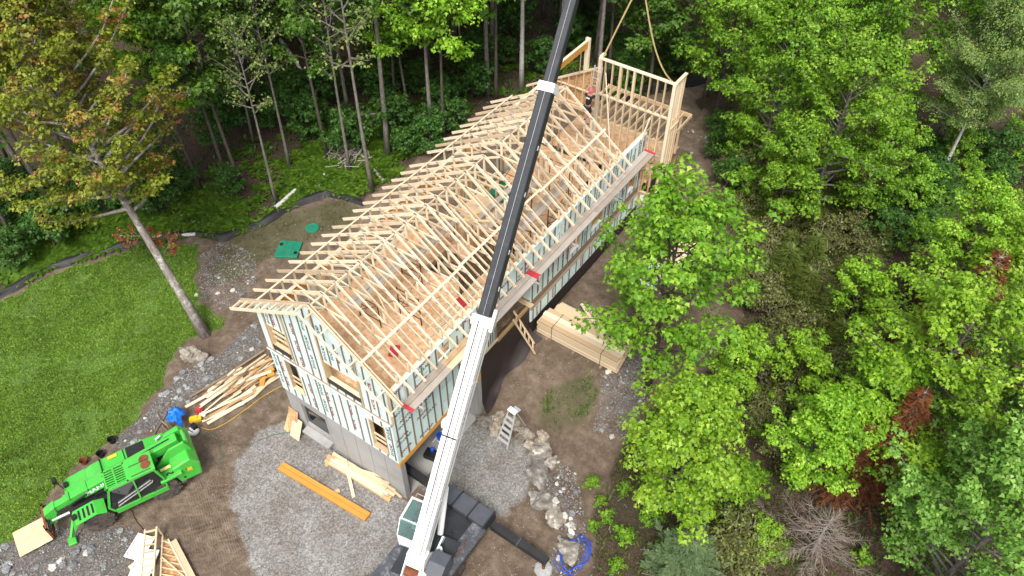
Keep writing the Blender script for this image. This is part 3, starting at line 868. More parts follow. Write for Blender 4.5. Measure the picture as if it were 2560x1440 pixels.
# --- floors: strand-board sheets with joints; loft over the garage, lower floor behind
HOLE = (-1.0, .45, 6.15, 7.55)
def floor_sheets(z, x0, x1, y0, y1, hole=None):
    y, r = y0, 0
    while y < y1 - .05:
        yn = min(y + 1.22, y1)
        x = x0 - (r % 2) * 1.22
        while x < x1 - .02:
            xn = min(x + 2.44, x1)
            xa = max(x, x0)
            if xn - xa > .05:
                rects = [(xa, xn, y, yn)]
                if hole:
                    hx0, hx1, hy0, hy1 = hole
                    if xa < hx1 and xn > hx0 and y < hy1 and yn > hy0:
                        rects = []
                        if xa < hx0: rects.append((xa, hx0, y, yn))
                        if xn > hx1: rects.append((hx1, xn, y, yn))
                        mx0, mx1 = max(xa, hx0), min(xn, hx1)
                        if y < hy0: rects.append((mx0, mx1, y, hy0))
                        if yn > hy1: rects.append((mx0, mx1, hy1, yn))
                for q in rects:
                    if q[1] - q[0] > .02 and q[3] - q[2] > .02:
                        MB().box(q[0] + .004, q[1] - .004, q[2] + .004, q[3] - .004, z - .02, z).build('floor_sheet', MAT['floor'], house)
            x += 2.44
        y = yn; r += 1
floor_sheets(5.46, XL + .2, XR - .2, YF + .2, 8.15, HOLE)
floor_sheets(3.98, XL + .2, XR - .2, 8.2, 17.9)
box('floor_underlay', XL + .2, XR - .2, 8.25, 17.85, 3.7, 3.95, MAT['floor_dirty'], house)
box('floor_joist', HOLE[0] - .05, HOLE[0], HOLE[2], HOLE[3], 5.15, 5.43, MAT['lumber_warm'], house)
box('floor_joist', HOLE[1], HOLE[1] + .05, HOLE[2], HOLE[3], 5.15, 5.43, MAT['lumber_warm'], house)
for i in range(4): box('stair_tread', HOLE[0] + .05, HOLE[1] - .05, HOLE[2] + .1 + .27 * i, HOLE[2] + .36 + .27 * i, 4.35 + .2 * i, 4.39 + .2 * i, MAT['lumber_old'], house)
box('loft_edge', XL + .2, XR - .2, 8.16, 8.2, 5.1, 5.455, MAT['lumber'], house)
# interior partitions of the lower floor
def partition(x0, y0, x1, y1, z0, z1, gap=.41):
    L = math.hypot(x1 - x0, y1 - y0)
    up = (0, 0, 1)
    stick('wall_plate', (x0, y0, z1), (x1, y1, z1), .09, .04, MAT['lumber'], house)
    stick('wall_plate', (x0, y0, z0 + .02), (x1, y1, z0 + .02), .09, .04, MAT['lumber'], house)
    k = int(L / gap)
    for i in range(k + 1):
        t = i / max(k, 1)
        x, y = x0 + (x1 - x0) * t, y0 + (y1 - y0) * t
        stick('stud', (x, y, z0 + .04), (x, y, z1 - .02), .04 if abs(x1 - x0) > .1 else .09, .09 if abs(x1 - x0) > .1 else .04, MAT['lumber_warm' if i % 3 == 0 else 'lumber'], house, up=(0, 1, 0))
partition(-3.0, 11.4, -.6, 11.4, 3.98, 6.5)
partition(-.6, 11.4, -.6, 14.6, 3.98, 6.5)
partition(.6, 15.4, 2.8, 15.4, 3.98, 6.5)
partition(-1.3, 8.25, 2.8, 8.25, 5.48, 6.9)

# --- roof trusses
TOP_H = .12
def truss_pts(side, t):
    """top and bottom chord at t: 0 at the ridge, 1 at the wall"""
    xw = XL + .1 if side < 0 else XR - .1
    x = xw * t
    zt = roof_z(x) - .06
    zb = 9.12 + ((7.50 if side < 0 else 7.16) - 9.12) * t
    return (x, zt), (x, zb)
mbt = MB()
for s in (-1, 1):
    xt = -4.15 if s < 0 else 3.68
    mbt.bar((0.0 if s < 0 else .0, 0, 9.94), (xt, 0, roof_z(xt) - .06), .045, TOP_H, up=(0, 0, 1))
truss_mesh = mesh_py('truss', mbt.v, mbt.f, MAT['truss'])
mbg = MB()
for s in (-1, 1):
    for t in (.0, .36, .5, .80, 1.0):
        (x, zt), (_, zb) = truss_pts(s, t)
        for zz, kx in ((zt, .075), (zb, .075)):
            mbg.box(x - kx, x + kx, -.027, -.0235, zz - .045, zz + .045)
            mbg.box(x - kx, x + kx, .0235, .027, zz - .045, zz + .045)
gus_mesh = mesh_py('gusset_plates', mbg.v, mbg.f, MAT['gusset'])
WEBS = []
for s in (-1, 1):
    WEBS += [(s, 0, 'b', .36, 't'), (s, .5, 'b', .5, 't'), (s, .5, 'b', .80, 't'), (s, 1, 'b', 1, 't')]
def tp(s, t, w):
    a, c = truss_pts(s, t)
    return a if w == 't' else c
TR = [i for i in range(-1, 26) if i != 16]
for i in TR:
    y = i * SP
    t = place(bpy.data.objects.new('truss', truss_mesh), house, Matrix.Translation((0, y, 0)))
    g = tag(place(bpy.data.objects.new('gusset_plates', gus_mesh), t, Matrix.Translation((0, y, 0))), kind='stuff')
    for s in (-1, 1):
        a, c = truss_pts(s, 0)[1], truss_pts(s, 1.02)[1]
        stick('bottom_chord', (a[0], y, a[1]), (c[0], y, c[1]), .042, .09, MAT['truss'], t)
        xt = -4.15 if s < 0 else 3.68
        if s > 0 and i < 25: stick('painted_tail_end', (xt - .001, y, roof_z(xt) - .06), (xt + .014, y, roof_z(xt) - .068), .05, .125, MAT['red'], t)
    stick('king_post', (0, y, 9.1), (0, y, 9.9), .04, .09, MAT['truss'], t, up=(1, 0, 0))
    if i == -1: continue
    for s, t0, w0, t1, w1 in WEBS:
        a, c = tp(s, t0, w0), tp(s, t1, w1)
        stick('web', (a[0], y, a[1]), (c[0], y, c[1]), .04, .085, MAT['truss'] if R.random() < .8 else MAT['lumber'], t, up=(1, 0, 0) if abs(a[0] - c[0]) < .01 else None)
# lookout ladder over the gable
YO = -1.15
for s, n_r in ((-1, 9), (1, 7)):
    xt = -4.15 if s < 0 else 3.68
    rail = stick('barge_rafter', (0, YO, 9.94), (xt, YO, roof_z(xt) - .06), .045, .12, MAT['truss'], house)
    stick('lookout_rail', (0, YO + .44, 9.945), (xt, YO + .44, roof_z(xt) - .055), .04, .12, MAT['truss'], house)
    for k in range(n_r):
        x = xt * (.06 + .92 * k / (n_r - 1))
        stick('lookout', (x, YO + .02, roof_z(x) - .06), (x, YO + .42, roof_z(x) - .06), .04 if s < 0 else .045, .10 if s < 0 else .04, MAT['truss'], rail)
# long braces laid over the top chords, and ridge spacers
for x, y0, y1 in ((-3.05, -.65, 7.4), (-3.0, 7.2, 15.4), (2.1, -.7, 4.8), (2.05, 4.7, 10.2), (2.1, 10.1, 15.4)):
    stick('roof_brace', (x, y0, roof_z(x) + .022), (x, y1, roof_z(x) + .026), .09, .035, MAT['truss'], house, up=(1.0 * (.578 if x < 0 else .758) * (-1 if x < 0 else 1), 0, 1))
for i in TR[:-1]:
    if i == 15: continue
    y = i * SP
    stick('ridge_spacer', (.0, y + .03, 9.86), (.0, y + SP - .03, 9.86), .04, .06, MAT['truss'], house)
for k in range(3):
    y = 1.4 + 4.4 * k
    stick('wind_brace', (-1.6 if k % 2 else 1.5, y, 8.35), (1.6 if k % 2 else -1.3, y + 1.5, 8.6), .035, .09, MAT['lumber'], house)

# --- far end: tall stud wall, its return, gable half-wall, ridge beam
YW = 18.0
zt, zb = 10.1, 4.05
tw0, tw1 = .12, 4.05
box('tall_wall_plate', tw0, tw1 + .05, YW - .07, YW + .07, zt - .06, zt + .02, MAT['truss'], house)
box('tall_wall_plate', tw0, tw1, YW - .07, YW + .07, 8.20, 8.26, MAT['truss'], house)
box('tall_wall_plate', tw0, tw1, YW - .07, YW + .07, 5.02, 5.08, MAT['truss'], house)
for k in range(10):
    x = tw0 + .36 + k * .385
    for a, c in ((4.0, 5.02), (5.08, 8.20), (8.26, zt - .06)):
        box('stud', x - .02, x + .02, YW - .065, YW + .065, a, c, MAT['lumber'], house)
for x in (1.30, 2.0): box('stud', x - .05, x + .05, YW - .066, YW + .066, 8.26, zt - .06, MAT['lumber'], house)
for k in range(4):
    box('corner_stud', tw0 + .042 * k, tw0 + .042 * k + .038, YW - .068, YW + .068, 4.0, zt - .061, MAT['truss'], house)
box('corner_post', tw1 - .10, tw1 + .04, YW - .10, YW + .05, 2.6, zt - .03, MAT['truss'], house)
box('return_plate', tw1 - .10, tw1 + .05, YW + .08, YW + 1.08, zt - .05, zt + .03, MAT['truss'], house)
box('stub_plate', tw0 - .05, tw0 + .12, YW + .08, YW + .42, zt - .05, zt + .03, MAT['truss'], house)
for k in range(4):
    box('return_stud', tw1 - .06, tw1 + .03, YW + .2 + .25 * k, YW + .24 + .25 * k, 2.6, zt - .05, MAT['lumber' if k % 2 else 'truss'], house)
box('return_board', tw1 - .05, tw1 + .0, YW + .06, YW + .98, 4.0, 8.0, MAT['ply'], house)
box('return_rail', tw1 - .06, tw1 + .05, YW + .07, YW + 1.0, 7.55, 7.62, MAT['lumber'], house)
stick('prop', (2.2, 16.4, 5.0), (.55, YW - .1, 9.5), .04, .09, MAT['truss'], house)
stick('prop', (2.75, 16.2, 4.1), (3.1, YW - .1, 8.0), .04, .09, MAT['truss'], house)
box('lower_frame', 3.04, 3.1, 17.85, 17.95, 2.95, 5.0, MAT['lumber'], house)
for k, x in enumerate((3.12, 3.5, 3.9)): box('lower_stud', x, x + .05, YW - .09, YW + .02, 2.95, 5.0, MAT['lumber_warm'], house)
box('lower_foam', 3.15, 3.92, YW - .03, YW + .0, 2.98, 3.55, MAT['foam_white'], house)
box('lower_plate', 3.04, 4.05, YW - .11, YW + .04, 3.56, 3.62, MAT['lumber'], house)
box('lower_plate', 3.04, 4.05, YW - .12, YW + .05, 2.88, 2.95, MAT['lumber_warm'], house)
box('foundation_wall', 3.02, 4.1, YW - .15, YW + .1, .5, 2.87, fm, house)
# half gable wall with strand board behind the studs
gz = lambda x: 9.48 + .60 * x
stick('gable_plate', (.02, YW, gz(.02) + .02), (-3.9, YW, gz(-3.9) + .02), .14, .045, MAT['truss'], house)
stick('gable_plate', (.02, YW, gz(.02) - .03), (-3.9, YW, gz(-3.9) - .03), .14, .045, MAT['lumber'], house)
for k in range(9):
    x = -.2 - .41 * k
    stick('gable_stud', (x, YW, 7.2 if k < 4 else 4.0), (x, YW, gz(x) - .05), .04, .13, MAT['lumber'], house, up=(0, 1, 0))
MB().prism([(.05, 7.2), (.05, gz(.05) - .06), (-3.2, gz(-3.2) - .06), (-3.2, 7.0)], 1, YW + .08, YW + .095).build('strand_board_backing', MAT['osb'], house)
box('gable_rail', -2.6, .05, YW - .05, YW + .05, 8.05, 8.10, MAT['lumber'], house)
stick('gable_header', (-2.9, YW - .02, 7.1), (.1, YW - .02, 7.1), .13, .30, MAT['ply'], house)
box('ridge_post', -.66, -.44, YW - .06, YW + .08, 9.2, 10.85, MAT['truss'], house)
box('ridge_beam', -.58, -.50, 14.9, YW - .07, 10.42, 10.74, MAT['lvl'], house)
box('ridge_beam_cap', -.60, -.48, 14.9, YW - .07, 10.745, 10.79, MAT['truss'], house)
box('ridge_post', -.62, -.46, 14.75, 14.89, 9.3, 10.75, MAT['truss'], house)
stick('ridge_prop', (-.85, YW - .05, 9.0), (-.54, YW - .6, 10.45), .04, .09, MAT['truss'], house)
# joist frame and deck beyond the tall wall
dk = 6.35
for y in (18.35, 21.3): box('rim_joist', -1.0, 3.85, y, y + .05, dk, dk + .22, MAT['lumber'], house)
for k in range(13):
    x = -.95 + .395 * k
    box('joist', x, x + .04, 18.41, 21.29, dk + .02, dk + .2, MAT['lumber'], house)
floor_sheets(4.0, -2.6, 3.25, 18.2, 21.9)
for x in (-2.5, .3, 3.1):
    box('deck_post', x, x + .14, 21.7, 21.84, .8, 3.97, MAT['lumber_warm'], house)
    box('joist_post', x + .2, x + .3, 21.2, 21.28, 4.0, dk, MAT['lumber'], house)
box('deck_rim', -2.6, 3.25, 21.91, 21.96, 3.72, 4.0, MAT['lumber_old'], house)
box('deck_rim', 3.26, 3.31, 18.2, 21.95, 3.72, 4.0, MAT['lumber_old'], house)

# ------------------------------------------------------------------ crane truck
TURN = math.atan2(.2, .98)
def rot_z(a, loc): return Matrix.Translation(Vector(loc)) @ Matrix.Rotation(a, 4, 'Z')
crane = empty('crane_truck', (5.65, -2.6, 0), 'black flatbed crane truck with white telescopic boom reaching over the house', 'crane')
dm = MAT['deck_black']
dk_ = MB().box(4.45, 5.05, -8.2, -.42, 1.18, 1.36).box(6.25, 6.85, -8.2, -.42, 1.18, 1.36).box(5.05, 6.25, -8.2, -1.75, 1.18, 1.358).build('deck', dm, crane)
MB().box(5.05, 6.25, -1.74, -.42, 1.10, 1.24).build('deck_well', MAT['boom_black'], crane)
MB().box(4.9, 6.4, -8.2, -.5, .62, 1.0).build('chassis', MAT['boom_black'], crane)
for x in (4.47, 6.60): MB().box(x, x + .22, -8.2, -.5, .95, 1.16).build('side_rail', MAT['boom_black'], crane)
ob = MB().box(4.45, 6.72, -.40, .30, .98, 1.46).build('outrigger_box', MAT['grey_box'], crane)
for x in (4.40, 5.18, 5.95, 6.70): MB().box(x, x + .05, -.46, .36, .95, 1.52).build('rib', MAT['boom_black'], ob)
am = MAT['arm_black']
MB().box(1.9, 4.40, -.05, .23, .70, .98).build('outrigger_arm', am, crane)
arm = MB().box(6.76, 9.30, -.05, .23, .68, .97).build('outrigger_arm', am, crane)
MB().box(8.0, 8.05, -.08, .26, .65, 1.0).build('arm_band', MAT['grey_box'], arm)
MB().lathe([(.07, .18), (.07, .95)], (9.18, .06, 0), 2, 12).build('jack_leg', MAT['rust'], arm)
MB().lathe([(.36, .0), (.38, .05), (.34, .12), (.10, .16)], (9.18, .06, H(9.18, .06) + .02), 2, 8).build('jack_pad', MAT['concrete'], arm)
for k in range(8):
    a = k * math.pi / 4
    MB().bar((9.18 + .12 * math.cos(a), .06 + .12 * math.sin(a), H(9.18, .06) + .165), (9.18 + .33 * math.cos(a), .06 + .33 * math.sin(a), H(9.18, .06) + .15), .04, .03).build('pad_rib', MAT['steel'], arm)
def wheel(parent, c, r, w, axis_m, rimr=.55, lug=0):
    """tyre with rounded shoulders, rim and hub; axis_m maps local x to the axle"""
    t = MB().lathe([(r * .62, -w / 2), (r * .93, -w / 2), (r, -w * .32), (r, w * .32), (r * .93, w / 2), (r * .62, w / 2)], (0, 0, 0), 0, 28)
    for k in range(lug):
        a = 2 * math.pi * k / lug
        for s in (-1, 1):
            p0 = (s * w * .05, r * math.cos(a) * .99, r * math.sin(a) * .99); p1 = (s * w * .48, r * math.cos(a + .2) * .97, r * math.sin(a + .2) * .97)
            t.bar(p0, p1, .06, .05, up=(0, math.cos(a), math.sin(a)))
    M = Matrix.Translation(Vector(c)) @ axis_m
    wh = t.build('wheel', MAT['rubber'], parent, M)
    MB().lathe([(r * .60, -w * .4), (r * .60, w * .4), (r * .5, w * .36), (r * .45, w * .2), (r * .2, w * .22), (r * .16, w * .4)], (0, 0, 0), 0, 20).build('rim', MAT['rim'], wh, M)
for y in (-2.2, -3.45, -6.8):
    wheel(crane, (6.62, y, .52), .52, .32, Matrix()); wheel(crane, (4.68, y, .52), .52, .32, Matrix.Rotation(math.pi, 4, 'Z'))
for y in (-2.2, -3.45): MB().lathe([(.60, -.2), (.60, .2)], (6.62, y, .52), 0, 20).add([], []).build('wheel_arch', MAT['boom_black'], crane) if 0 else None
# turret
TM = rot_z(TURN, (5.7, -2.6, 0))
MB().lathe([(.62, 1.36), (.62, 1.5), (.5, 1.52)], (0, 0, 0), 2, 28).build('slew_ring', MAT['boom_black'], crane, TM)
MB().prism([(-.95, 1.5), (1.0, 1.5), (.9, 1.75), (.2, 1.85), (-.2, 2.6), (-.55, 2.6)], 0, -.36, -.30).build('turret_plate', MAT['boom_white'], crane, TM)
MB().prism([(-.95, 1.5), (1.0, 1.5), (.9, 1.75), (.2, 1.85), (-.2, 2.6), (-.55, 2.6)], 0, .30, .36).build('turret_plate', MAT['boom_white'], crane, TM)
MB().box(-.9, .95, -.95, 1.0, 1.502, 1.58).build('turret_floor', MAT['boom_black'], crane, TM)
gb = MB().prism([(-.95, 1.6), (.15, 1.6), (.15, 2.28), (-.35, 2.34), (-.95, 2.05)], 0, .42, 1.06).build('counterweight_box', MAT['grey_box'], crane, TM, bevel=.015)
MB().bar((.40, -.9, 1.7), (.40, .75, 2.1), .06, .05).build('guard_rail', MAT['boom_white'], crane, TM)
MB().lathe([(.0, 1.62), (.10, 1.64), (.10, 1.92), (.08, 1.95)], (.45, .35, 0), 2, 14).build('oil_canister', MAT['white'], crane, TM)
for k in range(3): MB().tube([(.30 + .05 * k, .0, 1.7), (.36 + .06 * k, .3, 1.95), (.32 + .05 * k, .6, 1.8)], .022, 6).build('hydraulic_hose', MAT['black'], crane, TM)
# operator cab
cabm = MAT['cab_white']
cx0, cx1, cy0, cy1 = -1.12, -.32, .05, 1.46
cab_o = MB().prism([(cy0, 1.5), (cy1, 1.5), (cy1, 2.5), (cy1 - .12, 2.9), (cy0 + .35, 2.93), (cy0, 2.3)], 0, cx0, cx0 + .035).build('cab_shell', cabm, crane, TM)
MB().prism([(cy0, 1.5), (cy1, 1.5), (cy1, 2.5), (cy1 - .12, 2.9), (cy0 + .35, 2.93), (cy0, 2.3)], 0, cx1 - .035, cx1).build('cab_side', cabm, cab_o, TM)
MB().box(cx0 + .035, cx1 - .035, cy0, cy1, 1.5, 1.55).build('cab_floor', MAT['black'], cab_o, TM)
MB().box(cx0 + .035, cx1 - .035, cy0, cy0 + .035, 1.55, 2.3).build('cab_rear_panel', cabm, cab_o, TM)
MB().bar((cx0 + .4, cy0 + .02, 2.32), (cx0 + .4, cy0 + .36, 2.95), cx1 - cx0 - .07, .03).build('rear_window', MAT['glass'], cab_o, TM)
MB().box(cx0 + .075, cx1 - .075, cy0 + .40, cy1 - .20, 2.905, 2.92).build('roof_window', MAT['glass'], cab_o, TM)
for y in (cy0 + .35, cy1 - .18): MB().box(cx0 + .03, cx1 - .03, y, y + .06, 2.89, 2.945).build('roof_bar', cabm, cab_o, TM)
for x in (cx0, cx1 - .07): MB().box(x, x + .07, cy0 + .34, cy1 - .12, 2.925, 2.955).build('roof_rail', cabm, cab_o, TM)
MB().bar((cx0 + .4, cy1 - .02, 2.5), (cx0 + .4, cy1 - .14, 2.9), cx1 - cx0 - .07, .02).build('windscreen', MAT['glass'], cab_o, TM)
MB().box(cx0 + .2, cx1 - .2, cy0 + .35, cy0 + .85, 1.7, 1.85).box(cx0 + .2, cx1 - .2, cy0 + .25, cy0 + .37, 1.85, 2.45).build('seat', MAT['grey_box'], cab_o, TM)
MB().box(cx0 + .15, cx1 - .15, cy1 - .35, cy1 - .1, 1.6, 2.1).build('dashboard', MAT['black'], cab_o, TM)
MB().box(cx0 + .2, cx0 + .55, cy0 + .5, cy0 + .9, 1.86, 1.88).build('paper_sheet', MAT['foam'], cab_o, TM)
MB().bar((cx0 + .25, cy0 - .02, 1.42), (cx0 + .75, cy0 - .06, 1.42), .07, .09).build('step', MAT['yellow_pale'], cab_o, TM)
MB().tube([(cx0 + .12, cy1 - .05, 2.92), (cx0 + .14, cy1 + .02, 3.03), (cx1 - .2, cy1 + .02, 3.03), (cx1 - .18, cy1 - .05, 2.92)], .012, 6).build('roof_handle', MAT['alu'], cab_o, TM)
# boom: local x runs along the boom, z is its upper side
bf = Vector((5.77, -2.93, 2.36)); bd = Vector((-2.67, 13.07, 14.62)).normalized()
bs_ = bd.cross(Vector((0, 0, 1))).normalized(); bu = bs_.cross(bd)
BM = Matrix(((bd.x, -bs_.x, bu.x, bf.x), (bd.y, -bs_.y, bu.y, bf.y), (bd.z, -bs_.z, bu.z, bf.z), (0, 0, 0, 1)))
def boom_sec(x0, x1, w, h, mat, name):
    c = .05
    prof = [(-w / 2, -h / 2 + c * 2), (-w / 2 + c * 2, -h / 2), (w / 2 - c * 2, -h / 2), (w / 2, -h / 2 + c * 2), (w / 2, h / 2 - c * .5), (w / 2 - c * .5, h / 2), (-w / 2 + c * .5, h / 2), (-w / 2, h / 2 - c * .5)]
    return MB().prism(prof, 0, x0, x1).build(name, mat, crane, BM)
base_b = boom_sec(-.35, 8.95, .56, .66, MAT['boom_white'], 'boom_section')
MB().box(-.3, 8.9, -.012, .012, .331, .336).build('weld_seam', MAT['grey_box'], base_b, BM)
MB().box(-.3, 8.9, .10, .115, .331, .335).build('cable_line', MAT['rust'], base_b, BM) if 0 else None
for x in (2.2, 4.6, 6.6): MB().box(x, x + .04, -.30, -.285, -.25, .28).build('side_stiffener', MAT['boom_white'], base_b, BM)
MB().box(4.55, 4.60, -.285, .285, .332, .345).build('joint_line', MAT['black'], base_b, BM)
MB().box(8.6, 8.98, -.35, .35, -.40, .38).build('boom_collar', MAT['boom_white'], base_b, BM, bevel=.03)
MB().box(8.5, 9.3, -.45, -.33, .0, .26).build('cable_guide', MAT['alu'], base_b, BM)
MB().lathe([(.0, -.1), (.20, -.1), (.22, .05), (.12, .12)], (4.9, .36, .0), 1, 12).build('pulley_cover', MAT['boom_white'], base_b, BM)
MB().box(7.0, 7.12, -.06, .06, .335, .40).build('lug', MAT['boom_white'], base_b, BM)
for k in range(5):
    for y in (-.2, .2): MB().lathe([(.02, .331), (.02, .336)], (.1 + .12 * k, y, 0), 2, 8).build('bolt_hole', MAT['black'], base_b, BM)
s1 = boom_sec(8.96, 16.95, .46, .54, MAT['boom_black'], 'boom_section')
MB().box(8.99, 16.7, -.004, .004, .271, .274).build('weld_seam', MAT['steel'], s1, BM)
for x in (9.9, 11.2, 13.2, 14.8): MB().box(x, x + .16, -.236, -.231, .0, .10).build('paper_label', MAT['white'], s1, BM)
MB().box(16.7, 17.02, -.29, .29, -.33, .33).build('boom_collar', MAT['boom_white'], s1, BM, bevel=.02)
s2 = boom_sec(17.0, 27.6, .38, .46, MAT['boom_black'], 'boom_section')
MB().box(17.04, 27.4, -.003, .003, .231, .234).build('weld_seam', MAT['steel'], s2, BM)
tip = MB().box(27.5, 28.0, -.2, .2, -.5, .35).build('boom_head', MAT['boom_black'], crane, BM)
for k in range(14): MB().lathe([(.018, -.288), (.018, -.281)], (.5 + .6 * k, 0, .24), 1, 8).build('rivet', MAT['grey_box'], base_b, BM)
MB().box(.6, 8.4, -.284, -.281, -.02, .02).build('side_line', MAT['grey_box'], base_b, BM)
MB().tube([(.2, -.15, .345), (3, -.17, .35), (6, -.16, .35), (8.6, -.18, .35)], .014, 6).build('hydraulic_line', MAT['black'], base_b, BM)
for x in (5.1, 5.3, 5.5): MB().lathe([(.03, -.288), (.03, -.281)], (x, 0, .05), 1, 10).build('bolt_hole', MAT['black'], base_b, BM)
for x in (4.9, 5.8, 6.5): MB().lathe([(.05, 1.24), (.05, 1.30)], (x, -1.0 - .2 * (x - 5), 0), 2, 10).build('deck_bolt', MAT['black'], crane)
MB().tube([(6.5, -1.9, 1.37), (6.6, -1.5, 1.40), (6.45, -1.1, 1.37)], .02, 6).build('deck_hose', MAT['rust'], crane)
for y in (-1.9, -3.2, -4.5): MB().box(4.46, 6.84, y, y + .015, 1.359, 1.364).build('deck_seam', MAT['black'], crane)
# winch behind the boom foot
MB().lathe([(.20, -.28), (.20, .28)], (-.62, 0, .12), 1, 22).build('winch_drum', MAT['rust'], crane, BM)
for s in (-1, 1): MB().prism([(-.95, -.15), (-.3, -.3), (.3, .0), (.1, .36), (-.75, .42), (-.98, .2)], 1, s * .31 - .02, s * .31 + .02).build('winch_plate', MAT['boom_white'], crane, BM)
MB().lathe([(.0, -.52), (.17, -.52), (.19, -.40), (.17, -.33), (.1, -.32)], (-.62, 0, .12), 1, 12).build('winch_motor', MAT['white'], crane, BM)
MB().tube([(-.45, .05, .25), (4, .05, .40), (8.8, .05, .40)], .018, 6).build('hoist_rope', MAT['black'], crane, BM)
# lift cylinder
MB().tube([(5.62, -1.6, 1.65), (5.40, -.80, 3.65)], .12, 14).build('lift_cylinder', MAT['boom_white'], crane)
MB().tube([(5.40, -.80, 3.65), (5.31, -.60, 4.3)], .075, 12).build('cylinder_rod', MAT['alu'], crane)
# hook hanging from the head over the tall wall, with two slings
hk = Vector((1.78, 18.0, 14.3)); tp_ = BM @ Vector((27.8, 0, 0))
MB().tube([tp_, (hk.x, hk.y, hk.z + .5)], .012, 6).build('load_rope', MAT['black'], crane)
MB().prism([(-.12, -.25), (.12, -.25), (.15, .1), (.06, .3), (-.06, .3), (-.15, .1)], 1, -.06, .06).build('hook_block', MAT['yellow'], crane, Matrix.Translation(hk + Vector((0, 0, .25))))
def sling(name, end, sag, label):
    pts = []
    for i in range(13):
        t = i / 12
        p = hk + (Vector(end) - hk) * t
        p += Vector((sag[0], sag[1], sag[2])) * (4 * t * (1 - t)) * (.6 + .8 * t)
        pts.append(p)
    mb = MB()
    for a, c in zip(pts[:-1], pts[1:]): mb.bar(a, c, .07, .015, up=(0, 1, .2))
    solo(mb, name, MAT['sling'], (0, 0, 0), label, 'sling', 'lifting slings on the tall stud wall')
sling('lifting_sling', (.30, 18.0, 10.15), (-.02, 0, -.02), 'taut yellow lifting sling tied near the left end of the tall stud wall')
sling('lifting_sling', (3.98, 18.0, 10.08), (-.18, 0, -.55), 'slack curved yellow lifting sling at the right corner of the tall stud wall')

# ------------------------------------------------------------------ telehandler (local x forward, y left, z up)
HT = math.atan2(-.918, -.397)
TL = (-6.38, -6.88)
TH = rot_z(HT, (TL[0], TL[1], H(*TL)))
tele = empty('telehandler', (TL[0], TL[1], 0), 'bright green telehandler with lowered boom parked beside the lawn', 'telehandler', None, TH)
gm_ = MAT['green']
def tpart(mb, name, mat, parent=None, bevel=0, smooth=False): return mb.build(name, MAT[mat], parent or tele, TH, smooth, bevel=bevel)
tpart(MB().box(-2.3, 2.0, -.45, .45, .55, 1.0), 'chassis', 'black')
tpart(MB().prism([(-2.75, .55), (-1.9, .55), (-1.8, 1.0), (-1.8, 1.55), (-2.55, 1.75), (-2.85, 1.3)], 1, -.95, .95), 'counterweight', 'green', bevel=.05)
for y in (-.42, .30): tpart(MB().prism([(-2.7, 1.0), (-1.3, 1.0), (-1.3, 1.4), (-2.0, 2.12), (-2.6, 2.2), (-2.75, 1.7)], 1, y, y + .10), 'boom_bracket', 'green', bevel=.02)
tpart(MB().box(-2.72, -2.62, -.3, .28, 1.75, 2.15), 'rear_plate', 'green')
# boom
P0, P1 = Vector((-2.45, -.06, 2.0)), Vector((2.45, -.06, 1.28))
bm1 = tpart(MB().bar(P0, P0 + (P1 - P0) * .80, .40, .44), 'boom_outer', 'green', bevel=.02)
bm2 = tpart(MB().bar(P0 + (P1 - P0) * .79, P0 + (P1 - P0) * .93, .33, .36), 'boom_inner', 'green', bevel=.015)
bm3 = tpart(MB().bar(P0 + (P1 - P0) * .92, P1 + Vector((.25, 0, -.05)), .27, .30), 'boom_inner', 'green', bevel=.015)
tpart(MB().prism([(2.5, 1.45), (2.95, 1.25), (3.0, .55), (2.75, .5), (2.55, 1.0)], 1, -.24, .12), 'boom_nose', 'green', bevel=.02)
tpart(MB().box(1.2, 1.45, -.32, .2, 1.62, 1.72), 'boom_clamp', 'green', bm1)
tpart(MB().box(1.9, 2.0, -.28, .16, 1.52, 1.6), 'boom_clamp', 'green', bm2)
for k in range(3): tpart(MB().tube([(1.3, .18 + .03 * k, 1.5), (2.0, .17 + .03 * k, 1.28), (2.6, .14 + .02 * k, 1.0)], .014, 5), 'hydraulic_hose', 'black')
# lettering on the boom side
vs_, fs_, tw_, th_ = text_mesh('MANI', .30, .012)
bdir = (P1 - P0).normalized(); bnorm = Vector((0, 1, 0)); bup = bdir.cross(bnorm) * -1
org = P0 + (P1 - P0) * .775 + Vector((0, .203, 0)) - bup * .14 * 0
org = org + Vector((0, 0, -.13))
q_ = [org - bdir * x + Vector((0, 0, 1)) * y * .95 for x, y in vs_]
tpart(MB().add(q_, fs_), 'lettering', 'white', bm1)
# carriage and forks
tpart(MB().box(3.0, 3.08, -.62, .62, .95, 1.05).box(3.0, 3.08, -.62, .62, .35, .45).box(3.0, 3.08, -.62, -.55, .35, 1.05).box(3.0, 3.08, .55, .62, .35, 1.05).box(3.0, 3.06, -.06, .06, .4, 1.0), 'fork_carriage', 'rust')
tpart(MB().bar((2.95, -.6, .9), (2.95, .6, .9), .09, .09).bar((2.92, -.55, .55), (2.92, .55, .55), .07, .07), 'carriage_tube', 'black')
for y in (-.42, .32): tpart(MB().box(3.08, 3.14, y, y + .11, .15, 1.0).box(3.1, 4.2, y, y + .11, .13, .18), 'fork', 'black')
tpart(MB().tube([(2.2, .1, .75), (2.85, .1, .75)], .06, 10), 'tilt_cylinder', 'alu')
